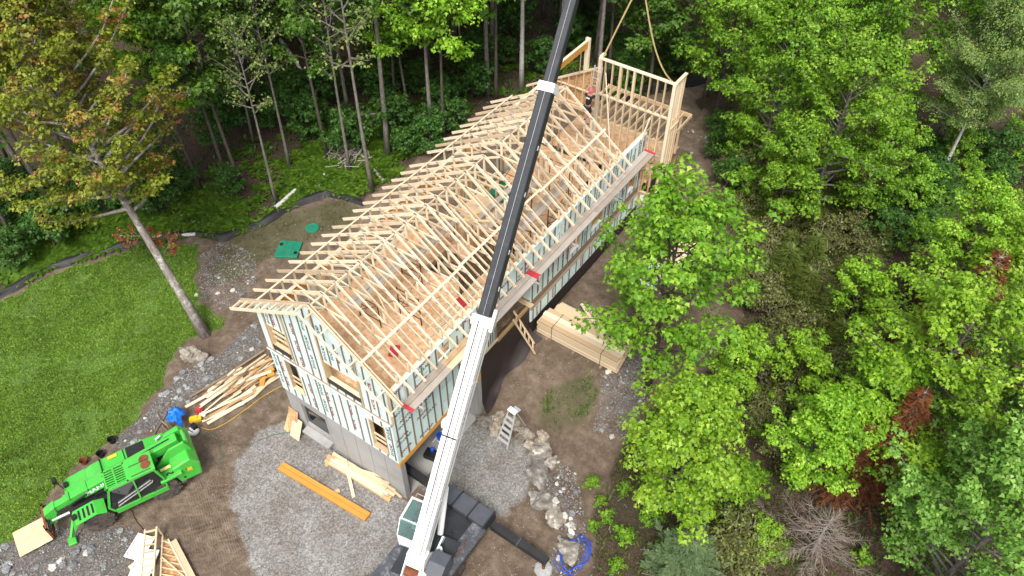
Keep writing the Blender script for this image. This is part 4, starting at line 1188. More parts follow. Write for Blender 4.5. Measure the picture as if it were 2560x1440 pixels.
# cab on the left
cx_, cy_ = (-1.35, .55), (.18, 1.06)
def cprof(y0, y1): return [(-1.38, .75), (.62, .75), (.75, 1.2), (.42, 2.25), (-1.28, 2.3), (-1.42, 1.5)]
tpart(MB().prism(cprof(0, 0), 1, .16, .20), 'cab_side', 'green')
fr_ = MB()
pr = [(-1.38, .85), (.62, .85), (.75, 1.2), (.42, 2.22), (-1.28, 2.25), (-1.42, 1.5)]
for a, c in zip(pr, pr[1:] + pr[:1]): fr_.bar((a[0], 1.05, a[1]), (c[0], 1.05, c[1]), .07, .08)
fr_.bar((-.35, 1.05, .85), (-.48, 1.05, 2.2), .06, .07)
cf = tpart(fr_, 'cab_door_frame', 'green')
tpart(MB().prism([(-1.34, .9), (.58, .9), (.69, 1.2), (.40, 2.18), (-1.25, 2.2), (-1.37, 1.5)], 1, 1.02, 1.035), 'cab_side_window', 'glass_dark', cf)
tpart(MB().bar((-1.0, 1.06, 1.55), (.45, 1.06, 1.05), .03, .025).bar((-1.0, 1.06, 1.72), (.40, 1.06, 1.25), .03, .025).bar((-1.0, 1.06, 1.55), (-1.06, 1.06, 1.66), .03, .025), 'door_handle_bar', 'alu', cf)
tpart(MB().box(-1.4, .62, .16, 1.06, .6, .84), 'cab_sill', 'green', bevel=.02)
tpart(MB().bar((.68, .62, 1.22), (.40, .62, 2.2), .8, .02), 'windscreen', 'glass_dark')
rf = tpart(MB().box(-1.36, -.36, .14, 1.08, 2.27, 2.33), 'cab_roof', 'green', bevel=.015)
gr = MB().box(-.36, .46, .14, .20, 2.25, 2.31).box(-.36, .46, 1.02, 1.08, 2.25, 2.31).box(-.36, -.30, .14, 1.08, 2.25, 2.31).box(.40, .46, .14, 1.08, 2.25, 2.31).box(.04, .10, .2, 1.02, 2.25, 2.31)
for k in range(7): gr.box(-.30, .40, .28 + .11 * k, .325 + .11 * k, 2.255, 2.305)
tpart(gr, 'roof_grille', 'green', rf)
tpart(MB().box(-.32, .42, .2, 1.04, 2.15, 2.17), 'roof_glass', 'glass_dark', rf)
tpart(MB().lathe([(.19, 2.331), (.19, 2.345), (.0, 2.346)], (-1.08, .43, 0), 2, 20), 'rusty_patch', 'rust', rf)
tpart(MB().lathe([(.19, 2.331), (.19, 2.347), (.0, 2.348)], (-1.08, .72, 0), 2, 20), 'rusty_patch', 'rust', rf)
tpart(MB().box(-.9, -.3, .3, .9, .9, 1.15).box(-.95, -.82, .3, .9, 1.15, 1.75), 'seat', 'black')
# engine side on the right
hd = tpart(MB().prism([(-1.95, .7), (1.2, .7), (1.2, 1.35), (.9, 1.5), (-1.2, 1.62), (-1.95, 1.5)], 1, -1.1, -.42), 'engine_hood', 'green', bevel=.04)
tpart(MB().box(-1.15, -.45, -1.02, -.52, 1.60, 1.64), 'hood_grille', 'black', hd)
tpart(MB().tube([(-1.65, -.75, 1.5), (-1.65, -.75, 1.68), (-1.85, -.78, 1.74)], .05, 10), 'exhaust_pipe', 'alu', hd)
tpart(MB().box(.0, .8, -.95, -.6, 1.5, 1.53), 'hood_recess', 'green', hd)
# fenders, rear tray
for nm, y0, y1 in (('front_fender', .48, 1.15), ('front_fender', -1.15, -.48)):
    f = tpart(MB().prism([(.85, 1.18), (1.2, 1.34), (2.0, 1.22), (2.15, .95), (2.1, .9), (1.9, 1.15), (1.2, 1.27), (.88, 1.1)], 1, y0, y1), nm, 'green', bevel=.01)
    tpart(MB().box(1.9, 2.05, (y0 + y1) / 2 - .1, (y0 + y1) / 2 + .1, 1.22, 1.36), 'headlight', 'black', f)
rt = tpart(MB().prism([(-2.1, 1.25), (-1.25, 1.2), (-1.25, 1.32), (-2.1, 1.38)], 1, .42, 1.12), 'rear_fender', 'green', bevel=.02)
tpart(MB().tube([(-2.0, .62, 1.46), (-1.4, .62, 1.42)], .07, 12), 'document_tube', 'yellow_pale', rt)
tpart(MB().tube([(-1.85, .9, 1.42), (-1.75, .98, 1.44), (-1.62, .88, 1.43), (-1.55, .97, 1.43)], .03, 6), 'chain', 'black', rt)
tpart(MB().prism([(-2.1, 1.25), (-1.25, 1.2), (-1.25, 1.32), (-2.1, 1.38)], 1, -1.12, -.95), 'rear_fender', 'green', bevel=.02)
tpart(MB().bar((2.05, .55, .95), (2.45, .95, .35), .10, .16).box(2.35, 2.65, .8, 1.15, .08, .20), 'stabiliser', 'green', bevel=.02)
tpart(MB().bar((2.05, -.55, .95), (2.45, -.95, .35), .10, .16).box(2.35, 2.65, -1.15, -.8, .08, .20), 'stabiliser', 'green', bevel=.02)
tpart(MB().bar((2.1, -.75, 1.2), (2.2, -.85, 1.7), .03, .03).box(2.15, 2.28, -.98, -.74, 1.65, 1.85), 'mirror', 'black')
for x in (-.35, .55): tpart(MB().box(x, x + .012, -1.105, -.42, .95, 1.64), 'hood_seam', 'black', hd)
for k in range(6): tpart(MB().box(-1.7 + .07 * k, -1.67 + .07 * k, -1.108, -1.098, .95, 1.25), 'hood_vent', 'black', hd)
tpart(MB().box(-.1, .25, -1.0, -.86, 1.585, 1.592), 'warning_label', 'yellow', hd)
tpart(MB().box(-2.5, -2.3, .97, .975, 1.1, 1.3), 'warning_label', 'yellow')
tpart(MB().box(-2.74, -2.725, -.2, .18, 1.85, 2.05), 'rear_label', 'white')
tpart(MB().tube([(.5, -.42, 1.5), (.2, -.30, 1.75), (-.6, -.27, 1.9)], .025, 6), 'hydraulic_hose', 'black')
tpart(MB().tube([(-1.3, .32, 1.5), (-1.6, .34, 1.75), (-2.1, .30, 1.95)], .025, 6), 'hydraulic_hose', 'black')
tpart(MB().tube([(-1.4, -.06, 1.25), (.2, -.06, 1.38)], .07, 10), 'boom_cylinder', 'alu')
for y in (.52, 1.0): tpart(MB().tube([(-1.2, y, 2.335), (-1.2, y, 2.36), (-.5, y, 2.36), (-.5, y, 2.335)], .012, 5), 'roof_rail', 'black', rf)
for x, z in ((-2.3, 1.25), (-2.1, .8)): tpart(MB().lathe([(.05, .95), (.05, .97)], (x, 0, z), 1, 10), 'bolt', 'black')
tpart(MB().bar(P0 + Vector((.3, 0, .228)), P0 + (P1 - P0) * .62 + Vector((0, 0, .228)), .05, .012), 'boom_wear_strip', 'black', bm1)
tpart(MB().bar((-.9, .15, 1.0), (1.1, .15, .95), .10, .5), 'painted_gap_shade', 'black')  # black bar added as painted shade between boom and cab, not a machine part
for k in range(4): tpart(MB().box(1.25 + .17 * k, 1.32 + .17 * k, .6, 1.05, 1.335 - .025 * k, 1.348 - .025 * k), 'grip_strip', 'black')
tpart(MB().box(-2.1, -1.9, -.98, .98, .5, .6).box(1.1, 1.5, -.8, .8, .48, .62).box(-1.5, -1.1, -.8, .8, .48, .62), 'axle', 'rim')
tpart(MB().tube([(.9, .4, .9), (1.5, .25, 1.05), (2.3, .12, .95)], .02, 6), 'hydraulic_hose', 'black')
AX = Matrix.Rotation(math.pi / 2, 4, 'Z')
for x in (-1.3, 1.3):
    for s in (1, -1):
        M_ = TH @ Matrix.Translation((x, s * .86, .55)) @ Matrix.Rotation(s * math.pi / 2, 4, 'Z')
        t_ = MB().lathe([(.34, -.19), (.51, -.19), (.55, -.13), (.55, .13), (.51, .19), (.34, .19)], (0, 0, 0), 0, 26)
        for k in range(14):
            a = 2 * math.pi * k / 14
            for e in (-1, 1): t_.bar((e * .02, .55 * math.cos(a), .55 * math.sin(a)), (e * .185, .54 * math.cos(a + .22), .54 * math.sin(a + .22)), .07, .05, up=(0, math.cos(a), math.sin(a)))
        w_ = t_.build('wheel', MAT['rubber'], tele, M_)
        MB().lathe([(.33, -.14), (.33, .14), (.27, .12), (.25, .05), (.12, .06), (.1, .14)], (0, 0, 0), 0, 20).build('rim', MAT['rim'], w_, M_)
# sheet lying on the forks
sh = MB().box(-.61, .61, -.61, .61, 0, .018)
o = solo(sh, 'plywood_sheet', MAT['ply'], TH @ Vector((3.78, -.02, .185)), 'square plywood sheet lying on the forks of the green telehandler', 'plywood', rz=HT + .08)

# ------------------------------------------------------------------ scaffold planks along the right eaves, brackets
def lying_board(name, p0, p1, w, h, mat, label, cat, group=None, roll=None):
    o = stick(name, p0, p1, w, h, MAT[mat], None, roll)
    return tag(o, label, cat, group)
ey = [(-.2, 2.35, 'plank'), (2.1, 5.0, 'ply'), (4.8, 8.0, 'plank'), (7.7, 12.6, 'plank'), (12.3, 17.95, 'plank')]
seg = ['nearest the front gable', 'second from the front gable, new pale wood', 'third from the front gable, beside the porch', 'fourth from the front gable', 'farthest from the front gable']
for k, (a, c, mt) in enumerate(ey):
    for j, x in enumerate((3.20, 3.49)):
        p = lying_board('scaffold_plank', (x, a, 6.16 + .012 * (k % 2)), (x, c, 6.16 + .012 * (k % 2)), .27, .045, mt, '%s scaffold plank on the right eaves, %s' % ('inner' if j == 0 else 'outer', seg[k]), 'plank', 'scaffold planks along the right eaves')
        if mt == 'plank':
            for e in ((a, a + .15) if k in (0, 3) else (c - .15, c),):
                stick('red_end', (x, e[0], 6.19 + .012 * (k % 2)), (x, e[1], 6.19 + .012 * (k % 2)), .272, .012, MAT['red'], p)
for y in (.2, 3.9, 7.6, 10.4, 14.0, 17.9):
    br = MB().bar((3.05, y, 6.08), (3.85, y, 6.08), .05, .06).bar((3.82, y, 6.05), (3.82, y, 6.55), .04, .04).bar((3.08, y, 5.4), (3.7, y, 6.05), .03, .03).bar((3.07, y - .05, 5.35), (3.07, y - .05, 7.0), .05, .05, up=(0, 1, 0))
    br.build('scaffold_bracket', MAT['alu'], house)
# interior scaffold frames with planks
for k, (x, y, z) in enumerate(((-.9, 2.6, 5.46), (-.9, 5.2, 5.46), (.35, 3.6, 5.46), (.2, 8.9, 3.98), (.2, 11.6, 3.98), (1.6, 9.8, 3.98), (1.6, 12.6, 3.98), (-1.9, 13.6, 3.98), (.6, 14.2, 3.98))):
    hgt = 1.55 if z > 5 else 2.7
    f = MB()
    for dx in (-.55, .55):
        for dy in (-.05,): f.tube([(dx, dy, 0), (dx, dy, hgt)], .024, 6)
    for zz in (.35, .8, 1.25, hgt - .05): f.tube([(-.55, -.05, zz), (.55, -.05, zz)], .018, 5)
    f.tube([(-.55, -.05, .35), (.55, -.05, 1.25)], .012, 4)
    f.tube([(-.55, -.05, .35), (-.45, 1.4, 1.25)], .012, 4)
    f.tube([(.55, -.05, 1.25), (.45, 1.4, .35)], .012, 4)
    solo(f, 'pipe_scaffold', MAT['scaffold'], (x, y, z), ('dark red scaffold frame on the loft floor under the trusses' if z > 5 else 'dark red scaffold frame on the lower floor under the rear trusses'), 'scaffold', 'scaffold frames inside the house')
for k, (x, y0, y1, z) in enumerate(((-1.15, 1.6, 5.2, 7.02), (-.85, 1.7, 5.3, 7.03), (-.9, 4.9, 8.4, 7.06), (-.62, 5.0, 8.3, 7.05), (.25, 8.3, 12.2, 6.72), (.52, 8.4, 12.4, 6.72), (-.2, 8.6, 11.9, 6.7), (1.5, 9.2, 13.2, 6.72), (1.75, 9.3, 13.0, 6.71))):
    lying_board('inside_plank', (x, y0, z), (x, y1, z), .26, .045, 'plank', 'weathered grey plank on the %s scaffold inside the house' % ('loft' if k < 4 else 'rear'), 'plank', 'planks on the scaffold inside the house')
rl = random.Random(5)
for k in range(16):
    y0 = rl.uniform(3.0, 4.2); x = 1.2 + .10 * k + rl.uniform(-.02, .02)
    lying_board('loose_board', (x, y0, 5.49), (x + rl.uniform(-.1, .1), y0 + rl.uniform(2.6, 3.6), 5.49), .06, .04, 'truss', 'pale loose board lying with others on the loft floor near the right wall', 'board', 'loose boards on the loft floor')
for k in range(14):
    a = rl.uniform(-.7, .7); x, y = rl.uniform(.5, 2.4), rl.uniform(9, 14); L = rl.uniform(.6, 1.3)
    lying_board('floor_offcut', (x - L * math.sin(a), y - L * math.cos(a), 4.02 + .03 * (k % 4)), (x + L * math.sin(a), y + L * math.cos(a), 4.05 + .03 * (k % 3)), .09, .04, 'lumber', 'loose board lying on the lower floor between the scaffolds', 'board', 'loose boards on the lower floor')
tb = empty('work_table', (-.75, 9.0, 3.98), 'plywood work table under the trusses with a yellow level on it', 'table')
box('table_top', -1.5, -.1, 8.4, 10.6, 6.28, 6.31, MAT['ply'], tb)
for x in (-1.4, -.2):
    for y in (8.6, 10.4): box('leg', x - .04, x + .04, y - .04, y + .04, 3.99, 6.28, MAT['lumber_warm'], tb)
lying_board('spirit_level', (-.9, 8.7, 6.345), (-.35, 10.2, 6.345), .06, .03, 'yellow', 'long yellow spirit level lying on the plywood work table', 'level')
for k, (x, y, z) in enumerate(((.9, 1.9, 5.47), (1.5, 5.4, 5.47))):
    solo(MB().box(-.18, .18, -.25, .25, 0, .12), 'red_pad', MAT['red'], (x, y, z + .6 * 0), ('red tool case on the loft floor under the near trusses', 'red tool case on the loft floor beside the loose boards')[k], 'tool case', rz=.5 + k)
solo(MB().box(-.5, .5, -1.0, 1.0, 0, .35).box(-.2, .2, -.4, .1, .35, .6), 'green_machine', MAT['green_lid'], (-2.1, 12.9, 3.99), 'dark green wrapped crate on the lower floor by the left wall', 'crate')

# ------------------------------------------------------------------ ladders
def ladder(name, base, top, width, rungs, rail, mat, label, wdir, cat='ladder'):
    b_, t_, w_ = Vector(base), Vector(top), Vector(wdir).normalized() * width / 2
    o = empty(name, base, label, cat)
    stick('rail', b_ - w_, t_ - w_, rail[0], rail[1], MAT[mat], o, tuple(w_)); stick('rail', b_ + w_, t_ + w_, rail[0], rail[1], MAT[mat], o, tuple(w_))
    for k in range(rungs):
        p = b_ + (t_ - b_) * ((k + .6) / (rungs + .3))
        stick('rung', p - w_, p + w_, rail[0] * .8, rail[1] * .9, MAT[mat], o, tuple((t_ - b_).normalized()))
    return o
ladder('wooden_ladder', (3.75, 7.55, H(3.75, 7.55)), (2.98, 6.95, 4.25), .50, 5, (.08, .04), 'lumber', 'short site-built wooden ladder leaning into the porch opening', (-.55, .83, 0))
ladder('wooden_steps', (4.15, 20.7, H(4.15, 20.7)), (3.36, 20.3, 3.95), .6, 7, (.18, .04), 'lumber_old', 'steep wooden steps up to the far deck', (.2, .98, 0))
ladder('extension_ladder', (.55, 16.2, 4.0), (.22, 17.82, 9.75), .40, 17, (.07, .03), 'alu', 'aluminium extension ladder leaning on the left end of the tall stud wall', (1, 0, 0))
sl = empty('step_ladder', (4.58, 4.10, 0.01), 'grey aluminium step ladder standing in front of the boulders', 'ladder')
sb = Vector((4.70, 3.63, 0.00)); sb.z = 0
sa = Vector((sb.x + .12, sb.y + .62, 1.95))
sw = Vector((.93, -.12, 0)).normalized()
for s in (-1, 1): stick('rail', sb + sw * s * .30, sa + sw * s * .17, .03, .07, MAT['alu'], sl, tuple(sw))
for s in (-1, 1): stick('rear_leg', sa + sw * s * .17 + Vector((0, .05, 0)), sb + sw * s * .28 + Vector((.2, 1.15, .5)), .03, .05, MAT['alu'], sl, tuple(sw))
for k in range(5):
    t = (k + .8) / 6.2; p = sb + (sa - sb) * t; hw = .30 - .13 * t
    stick('step', p - sw * hw, p + sw * hw, .12, .035, MAT['alu'], sl)
stick('top_cap', sa - sw * .2, sa + sw * .2, .22, .06, MAT['white'], sl)
stick('tool_shelf', sa - sw * .16 + Vector((0, .3, -.25)), sa + sw * .16 + Vector((0, .3, -.25)), .2, .03, MAT['alu'], sl)

# ------------------------------------------------------------------ lumber stacks and scrap
rb = random.Random(8)
def stack(x0, x1, y0, w, z0, layers, per, th, bw, label, grp, skew=.0, mats=('truss', 'lumber')):
    for L in range(layers):
        for k in range(per):
            a, c = x0 + rb.uniform(-.05, .05), x1 + rb.uniform(-.06, .06)
            yy = y0 + (k + .5) * w / per + rb.uniform(-.006, .006)
            lying_board('lumber_board', (a, yy - skew, z0 + (L + .5) * th), (c, yy + skew, z0 + (L + .5) * th), w / per - .006, th - .003, rb.choice(mats), label, 'board', grp)
gz0 = 2.06
for x in (3.9, 5.3, 6.7): lying_board('bearer', (x, 8.15, gz0), (x, 10.2, gz0), .09, .09, 'lumber_old', 'short bearer timber under the big lumber stack', 'timber', 'bearers under the lumber stack')
stack(3.35, 7.40, 8.30, .95, gz0 + .05, 9, 4, .085, .14, 'sawn board in the tall strapped front half of the lumber stack', 'boards of the tall lumber stack')
stack(3.45, 7.30, 9.32, .80, gz0 + .05, 5, 4, .085, .14, 'sawn board in the lower rear half of the lumber stack', 'boards of the low lumber stack')
lying_board('long_board', (4.3, 10.5, 2.58), (6.6, 8.9, 2.95), .14, .04, 'truss', 'long pale board laid slanting across the lumber stack, left one', 'board')
lying_board('long_board', (4.55, 10.55, 2.60), (6.9, 8.95, 2.95), .14, .04, 'truss', 'long pale board laid slanting across the lumber stack, right one', 'board')
for x in (4.1, 6.6):
    t_ = MB().box(x - .012, x + .012, 8.285, 9.265, gz0 + .818, gz0 + .824).box(x - .012, x + .012, 8.283, 8.288, gz0 + .05, gz0 + .82)
    solo(t_, 'strapping_band', MAT['black'], (0, 0, 0), 'thin dark strapping band round the lumber stack, %s end' % ('left' if x < 5 else 'right'), 'band')
# boards and white sheets behind the maple
pb = Vector((6.75, 15.30, 2.07))
for k in range(9):
    lying_board('stored_board', (pb.x - 1.0 + .14 * k, pb.y - .9, pb.z + .12 + .04 * (k % 3)), (pb.x - .6 + .14 * k, pb.y + 2.2, pb.z + .14 + .04 * (k % 2)), .13, .04, 'lumber' if k % 2 else 'truss', 'board stored behind the maple on the right', 'board', 'boards stored behind the maple')
solo(MB().box(-.6, .6, -.8, .8, 0, .22), 'wrapped_pack', MAT['white'], (pb.x - 1.1, pb.y - 1.1, pb.z), 'white plastic-wrapped pack behind the maple on the right', 'pack', rz=.4)
# scrap heap beside the lawn
sa0, sa1 = Vector((-7.47, -2.53, -0.01)), Vector((-6.75, 0.85, -0.02))
sd = (sa1 - sa0); sd.z = 0; SL = sd.length; sd.normalize(); sn = Vector((-sd.y, sd.x, 0))
for k in range(46):
    t = rb.uniform(-.05, .75); L = rb.uniform(.8, 2.6); a = rb.gauss(0, .16)
    d = (sd * math.cos(a) + sn * math.sin(a))
    c = sa0 + sd * SL * (t + .2) + sn * rb.gauss(0, .42)
    z = .06 + .30 * max(0, 1 - abs((c - sa0 - sd * SL * .5).dot(sn)) / .9) * rb.random()
    p = Vector((c.x, c.y, H(c.x, c.y) + z)) - d * L / 2
    q = Vector((c.x, c.y, H(c.x, c.y) + z + rb.uniform(-.05, .12))) + d * L / 2
    lying_board('scrap_board', p, q, rb.choice((.09, .14, .09, .06)), .04, rb.choice(('lumber', 'truss', 'lumber_warm', 'truss', 'lumber_old')), 'scrap board tossed on the heap between lawn and house', 'board', 'scrap boards on the heap')
for k in range(6):
    c = sa0 + sd * SL * rb.uniform(.78, 1.0) + sn * rb.uniform(-.9, .0)
    solo(MB().box(-.16, .16, -.11, .11, 0, .045), 'beam_offcut', MAT['lvl'], (c.x, c.y, H(c.x, c.y) + .1 + .07 * k * .5), 'orange laminated beam offcut on the scrap heap', 'offcut', 'beam offcuts on the scrap heap', rb.uniform(0, 3))
for k, (p, q, mt) in enumerate((((-6.54, -2.42, 0.01), (-6.27, -0.32, 0.01), 'lumber'), ((-6.76, -2.86, -0.01), (-6.10, -0.47, 0.01), 'lumber_warm'), ((-6.49, -2.92, -0.02), (-5.91, -0.79, 0.01), 'truss'), ((-5.91, -0.79, 0.01), (-5.99, 0.80, 0.01), 'lumber'))):
    lying_board('long_scrap_board', (p[0], p[1], .08), (q[0], q[1], .10), .14, .05, mt, ('long board lying beside the scrap heap, nearest the heap', 'reddish long board lying beside the scrap heap', 'pale long board lying beside the scrap heap, nearest the gravel', 'board lying against the house end of the scrap heap')[k], 'board')
# orange beams on the gravel
b0, b1 = Vector((-2.29, -2.56, 0.00)), Vector((2.27, -2.20, -0.00))
dd = (b1 - b0).normalized(); dn = Vector((-dd.y, dd.x, 0))
for k in range(2): lying_board('laminated_beam', b0 + dn * (.10 - .2 * k) + Vector((0, 0, .09)), b1 + dn * (.10 - .2 * k) + Vector((0, 0, .09)), .185, .14, 'lvl', ('orange laminated beam on the gravel, the one nearer the house', 'orange laminated beam on the gravel, the one farther from the house')[k], 'beam')
solo(MB().box(-.12, .12, -.09, .09, 0, .04), 'wood_block', MAT['lumber'], (0.43, -2.06, 0.00), 'small wood block on the gravel beside the orange beams', 'block', rz=1.1)
# strapped bundle by the foundation
c0, c1 = Vector((-1.03, -1.02, 0.00)), Vector((2.47, -0.86, 0.00))
dd = (c1 - c0); dd.z = 0; CL = dd.length; dd.normalize(); dn = Vector((-dd.y, dd.x, 0))
for k in range(12):
    off = (k % 4) * .13 - .28; zz = .06 + .08 * (k // 4)
    s0, s1 = rb.uniform(-.05, .25) * (1 + k // 4), rb.uniform(-.2, .05) * (1 + k // 4)
    lying_board('bundle_board', c0 + dd * s0 + dn * off + Vector((0, 0, zz)), c1 + dd * s1 + dn * off + Vector((0, 0, zz)), .12, .07, rb.choice(('lumber', 'truss', 'lumber_warm')), 'board of the strapped bundle lying against the concrete wall', 'board', 'boards of the bundle by the concrete wall')
for k in range(4):
    p = c0 + dd * CL * (.58 + .12 * k) + dn * .2
    lying_board('cross_brace', p - dd * .6 + dn * (.05 * k - .2) + Vector((0, 0, .35 + .03 * k)), p + dd * .7 + dn * (.1 - .12 * k) + Vector((0, 0, .36 + .03 * k)), .09, .04, 'lumber', 'slanting cross piece on top of the strapped bundle', 'board', 'cross pieces on the bundle')
lying_board('top_board', c0 + dd * CL * .5 + dn * .35 + Vector((0, 0, .62)), c1 + dn * .35 + Vector((0, 0, .55)), .12, .05, 'truss', 'long upper board of the bundle, next to the concrete wall', 'board')
lying_board('single_board', Vector((-0.15, -0.88, 0.00)) + Vector((0, 0, .34)), Vector((1.19, -1.86, -0.00)) + Vector((0, 0, .05)), .13, .04, 'lumber', 'single board leaning off the strapped bundle onto the gravel', 'board')
lying_board('single_board', Vector((-0.79, -1.44, 0.00)) + Vector((0, 0, .04)), Vector((-0.71, -1.04, 0.00)) + Vector((0, 0, .05)), .18, .04, 'lumber_warm', 'short board under the near end of the strapped bundle', 'board')
# sheets leaning on the foundation corner
for k, (x, h, t, mt, lab) in enumerate(((-3.1, 1.35, .0, 'osb', 'strand board sheet leaning on the left corner of the concrete wall'), (-2.85, .95, .12, 'ply', 'pale plywood offcut leaning in front of the strand board sheet'), (-3.42, .7, .05, 'lumber_warm', 'small brown board leaning left of the strand board sheet'))):
    o = stick('leaning_sheet', (x, -1.12 - t, .02), (x, -.70 - t * .8, h), .55 if k < 2 else .3, .016, MAT[mt], None, (0, -1, .3))
    tag(o, lab, 'sheet')
# ------------------------------------------------------------------ frames and foam sheets at the bottom left
fb = Vector((-3.20, -8.13, 0.00))
def fp(u, v, z):
    return {0: None}
lf = empty('timber_ladder_rack', (-3.00, -8.38, 0.00), 'ladder-like timber frame standing over white foam sheets at the bottom left', 'frame')
A0, A1 = Vector((-3.85, -7.38, -0.01)), Vector((-1.90, -9.10, -0.00))
B0, B1 = Vector((-4.16, -7.71, 0.01)), Vector((-2.29, -9.37, -0.00))
for v in (A0, A1): v.z = .75
for v in (B0, B1): v.z = .70
stick('rail', A0, A1, .06, .09, MAT['lumber'], lf); stick('rail', B0, B1, .05, .09, MAT['lumber'], lf)
for k in range(9):
    t = (k + .4) / 9
    stick('rung', A0 + (A1 - A0) * t, B0 + (B1 - B0) * t, .04, .09, MAT['lumber'], lf)
for v, nm in ((A0, 'A'), (A1, 'B')): stick('leg', (v.x, v.y, .02), (v.x, v.y, .72), .09, .04, MAT['lumber'], lf, up=(0, 1, 0))
C0, C1 = Vector((-3.42, -7.39, 0.00)), Vector((-0.65, -8.23, -0.00))
wf = empty('timber_wall_panel', (-2.12, -8.14, 0.00), 'timber wall frame backed with strand board at the bottom edge', 'frame')
for v in (C0, C1): v.z = .30
D0, D1 = Vector((-3.66, -7.45, -0.00)), Vector((-1.81, -9.04, -0.00))
for v in (D0, D1): v.z = .34
MB().add([(C0.x, C0.y, .12), (C1.x, C1.y, .12), (D1.x, D1.y, .14), (D0.x, D0.y, .14), (C0.x, C0.y, .14), (C1.x, C1.y, .14), (D1.x, D1.y, .16), (D0.x, D0.y, .16)], CF).build('strand_board', MAT['osb'], wf)
stick('chord', C0 + Vector((0, 0, -.08)), C1 + Vector((0, 0, -.08)), .045, .09, MAT['truss'], wf)
stick('chord', D0 + Vector((0, 0, -.08)), D1 + Vector((0, 0, -.08)), .045, .09, MAT['truss'], wf)
for k in range(8):
    t = (k + .6) / 8
    stick('web', D0 + (D1 - D0) * t * .9 + Vector((0, 0, -.08)), C0 + (C1 - C0) * t + Vector((0, 0, -.07)), .04, .06, MAT['lumber'], wf)
stick('web', D0 + (D1 - D0) * .35, C0 + (C1 - C0) * .75, .04, .06, MAT['lumber'], wf)
lying_board('wide_board', C0 + Vector((.18, .06, -.1)), C1 + Vector((.18, .06, -.1)), .28, .045, 'truss', 'wide pale board lying along the timber wall frame at the bottom edge', 'board')
E0 = Vector((-4.11, -8.27, 0.00))
for k, (p, w, L, a) in enumerate((((-4.12, -8.22, 0.00), .75, 1.0, .35), ((-3.35, -8.62, 0.00), .8, 1.3, .55))):
    o = solo(MB().box(-w / 2, w / 2, -L / 2, L / 2, 0, .05), 'foam_sheet', MAT['foam_white'], (p[0], p[1], p[2] + .12 + .06 * k), ('white foam sheet with red letters, upper left of the ladder-like frame', 'white foam sheet with red letters lying under the ladder-like frame')[k], 'foam sheet', rz=a)
    vs_, fs_, _, _ = text_mesh('L', .16, .008)
    for q in range(2):
        Mq = W[o.name]
        MB().add([Mq @ Vector((x - w / 2 + .05, y - L / 2 + .1 + .45 * q, .053)) for x, y in vs_], fs_).build('print', MAT['ink_red'], o)
lying_board('foam_edge_board', Vector((-3.82, -8.86, 0.01)) + Vector((0, 0, .1)), Vector((-2.61, -9.05, -0.00)) + Vector((0, 0, .1)), .22, .08, 'truss', 'pale board at the bottom edge left of the foam sheets', 'board')

# ------------------------------------------------------------------ work bench with tarp, tools, cords
wb = empty('sawhorse_bench', (-7.66, -3.70, 0.00), 'crude timber stand with a blue tarp thrown over it beside the scrap heap', 'stand')
p = Vector((-7.60, -3.79, 0.00)); p.z = 0
for dx, dy in ((-.35, -.3), (-.25, .35), (.25, -.35)):
    stick('post', p + Vector((dx, dy, .0)), p + Vector((dx * .8, dy * .8, 1.25 if dx < .2 else .9)), .04, .09, MAT['lumber_old'], wb, up=(0, 1, 0))
for a, c in (((-.4, -.35, .06), (.35, -.4, .06)), ((-.4, -.3, .06), (-.28, .4, .06)), ((-.35, -.3, .5), (.25, -.32, .5)), ((.3, -.35, .06), (.75, .35, .1)), ((-.3, .32, .7), (.3, .3, .7))):
    stick('rail', p + Vector(a), p + Vector(c), .04, .09, MAT['lumber_old'], wb)
NT = 16
tv, tf = [], []
for i in range(NT):
    for j in range(NT):
        u, v = i / (NT - 1) - .5, j / (NT - 1) - .5
        z = .98 - .75 * max(0, abs(u) * 2 - .45) - .55 * max(0, abs(v) * 2 - .4) + .05 * math.sin(u * 17 + v * 5) + .05 * math.sin(v * 21 - u * 8)
        tv.append((u * .95 + .04 * math.sin(v * 12), v * 1.0 + .05 * math.sin(u * 14), z))
for i in range(NT - 1):
    for j in range(NT - 1): tf.append((i * NT + j, i * NT + NT + j, i * NT + NT + j + 1, i * NT + j + 1))
tarp = place(bpy.data.objects.new('tarp', mesh_py('tarp', tv, tf, MAT['blue_tarp'], True)), None, rot_z(.5, (p.x + .10, p.y + .2, .12)) @ Matrix.Diagonal((.72, .72, .9, 1)))
tag(tarp, 'crumpled bright blue tarp draped over the timber stand', 'tarp')
tarp.modifiers.new('thick', 'SOLIDIFY').thickness = .006
o = empty('air_compressor', (-6.67, -3.49, -0.02), 'round black and white air compressor on the bare earth behind the telehandler', 'compressor')
p = Vector((-6.64, -3.52, -0.02))
MB().lathe([(.0, .02), (.17, .03), (.23, .10), (.23, .22), (.17, .30), (.05, .31)], p, 2, 18).build('tank', MAT['white'], o, smooth=True)
MB().box(p.x - .15, p.x + .13, p.y - .02, p.y + .22, p.z + .24, p.z + .48).build('motor_cover', MAT['black'], o, bevel=.04)
MB().tube([p + Vector((-.15, -.1, .3)), p + Vector((0, -.2, .5)), p + Vector((.15, -.1, .3))], .018, 8).build('handle', MAT['black'], o)
solo(MB().box(-.25, .25, -.12, .12, 0, .16).box(-.2, .1, -.09, .09, .16, .22), 'yellow_tool_case', MAT['yellow'], (-7.10, -3.06, 0.01), 'yellow tool case lying on the earth beside the scrap heap', 'tool case', rz=.9)
solo(MB().box(-.14, .14, -.1, .1, 0, .18).box(-.05, .1, -.06, .06, .18, .26), 'red_tool', MAT['red'], (-7.30, -2.68, 0.00), 'red power tool between the scrap heap and the yellow tool case', 'tool', rz=.3)
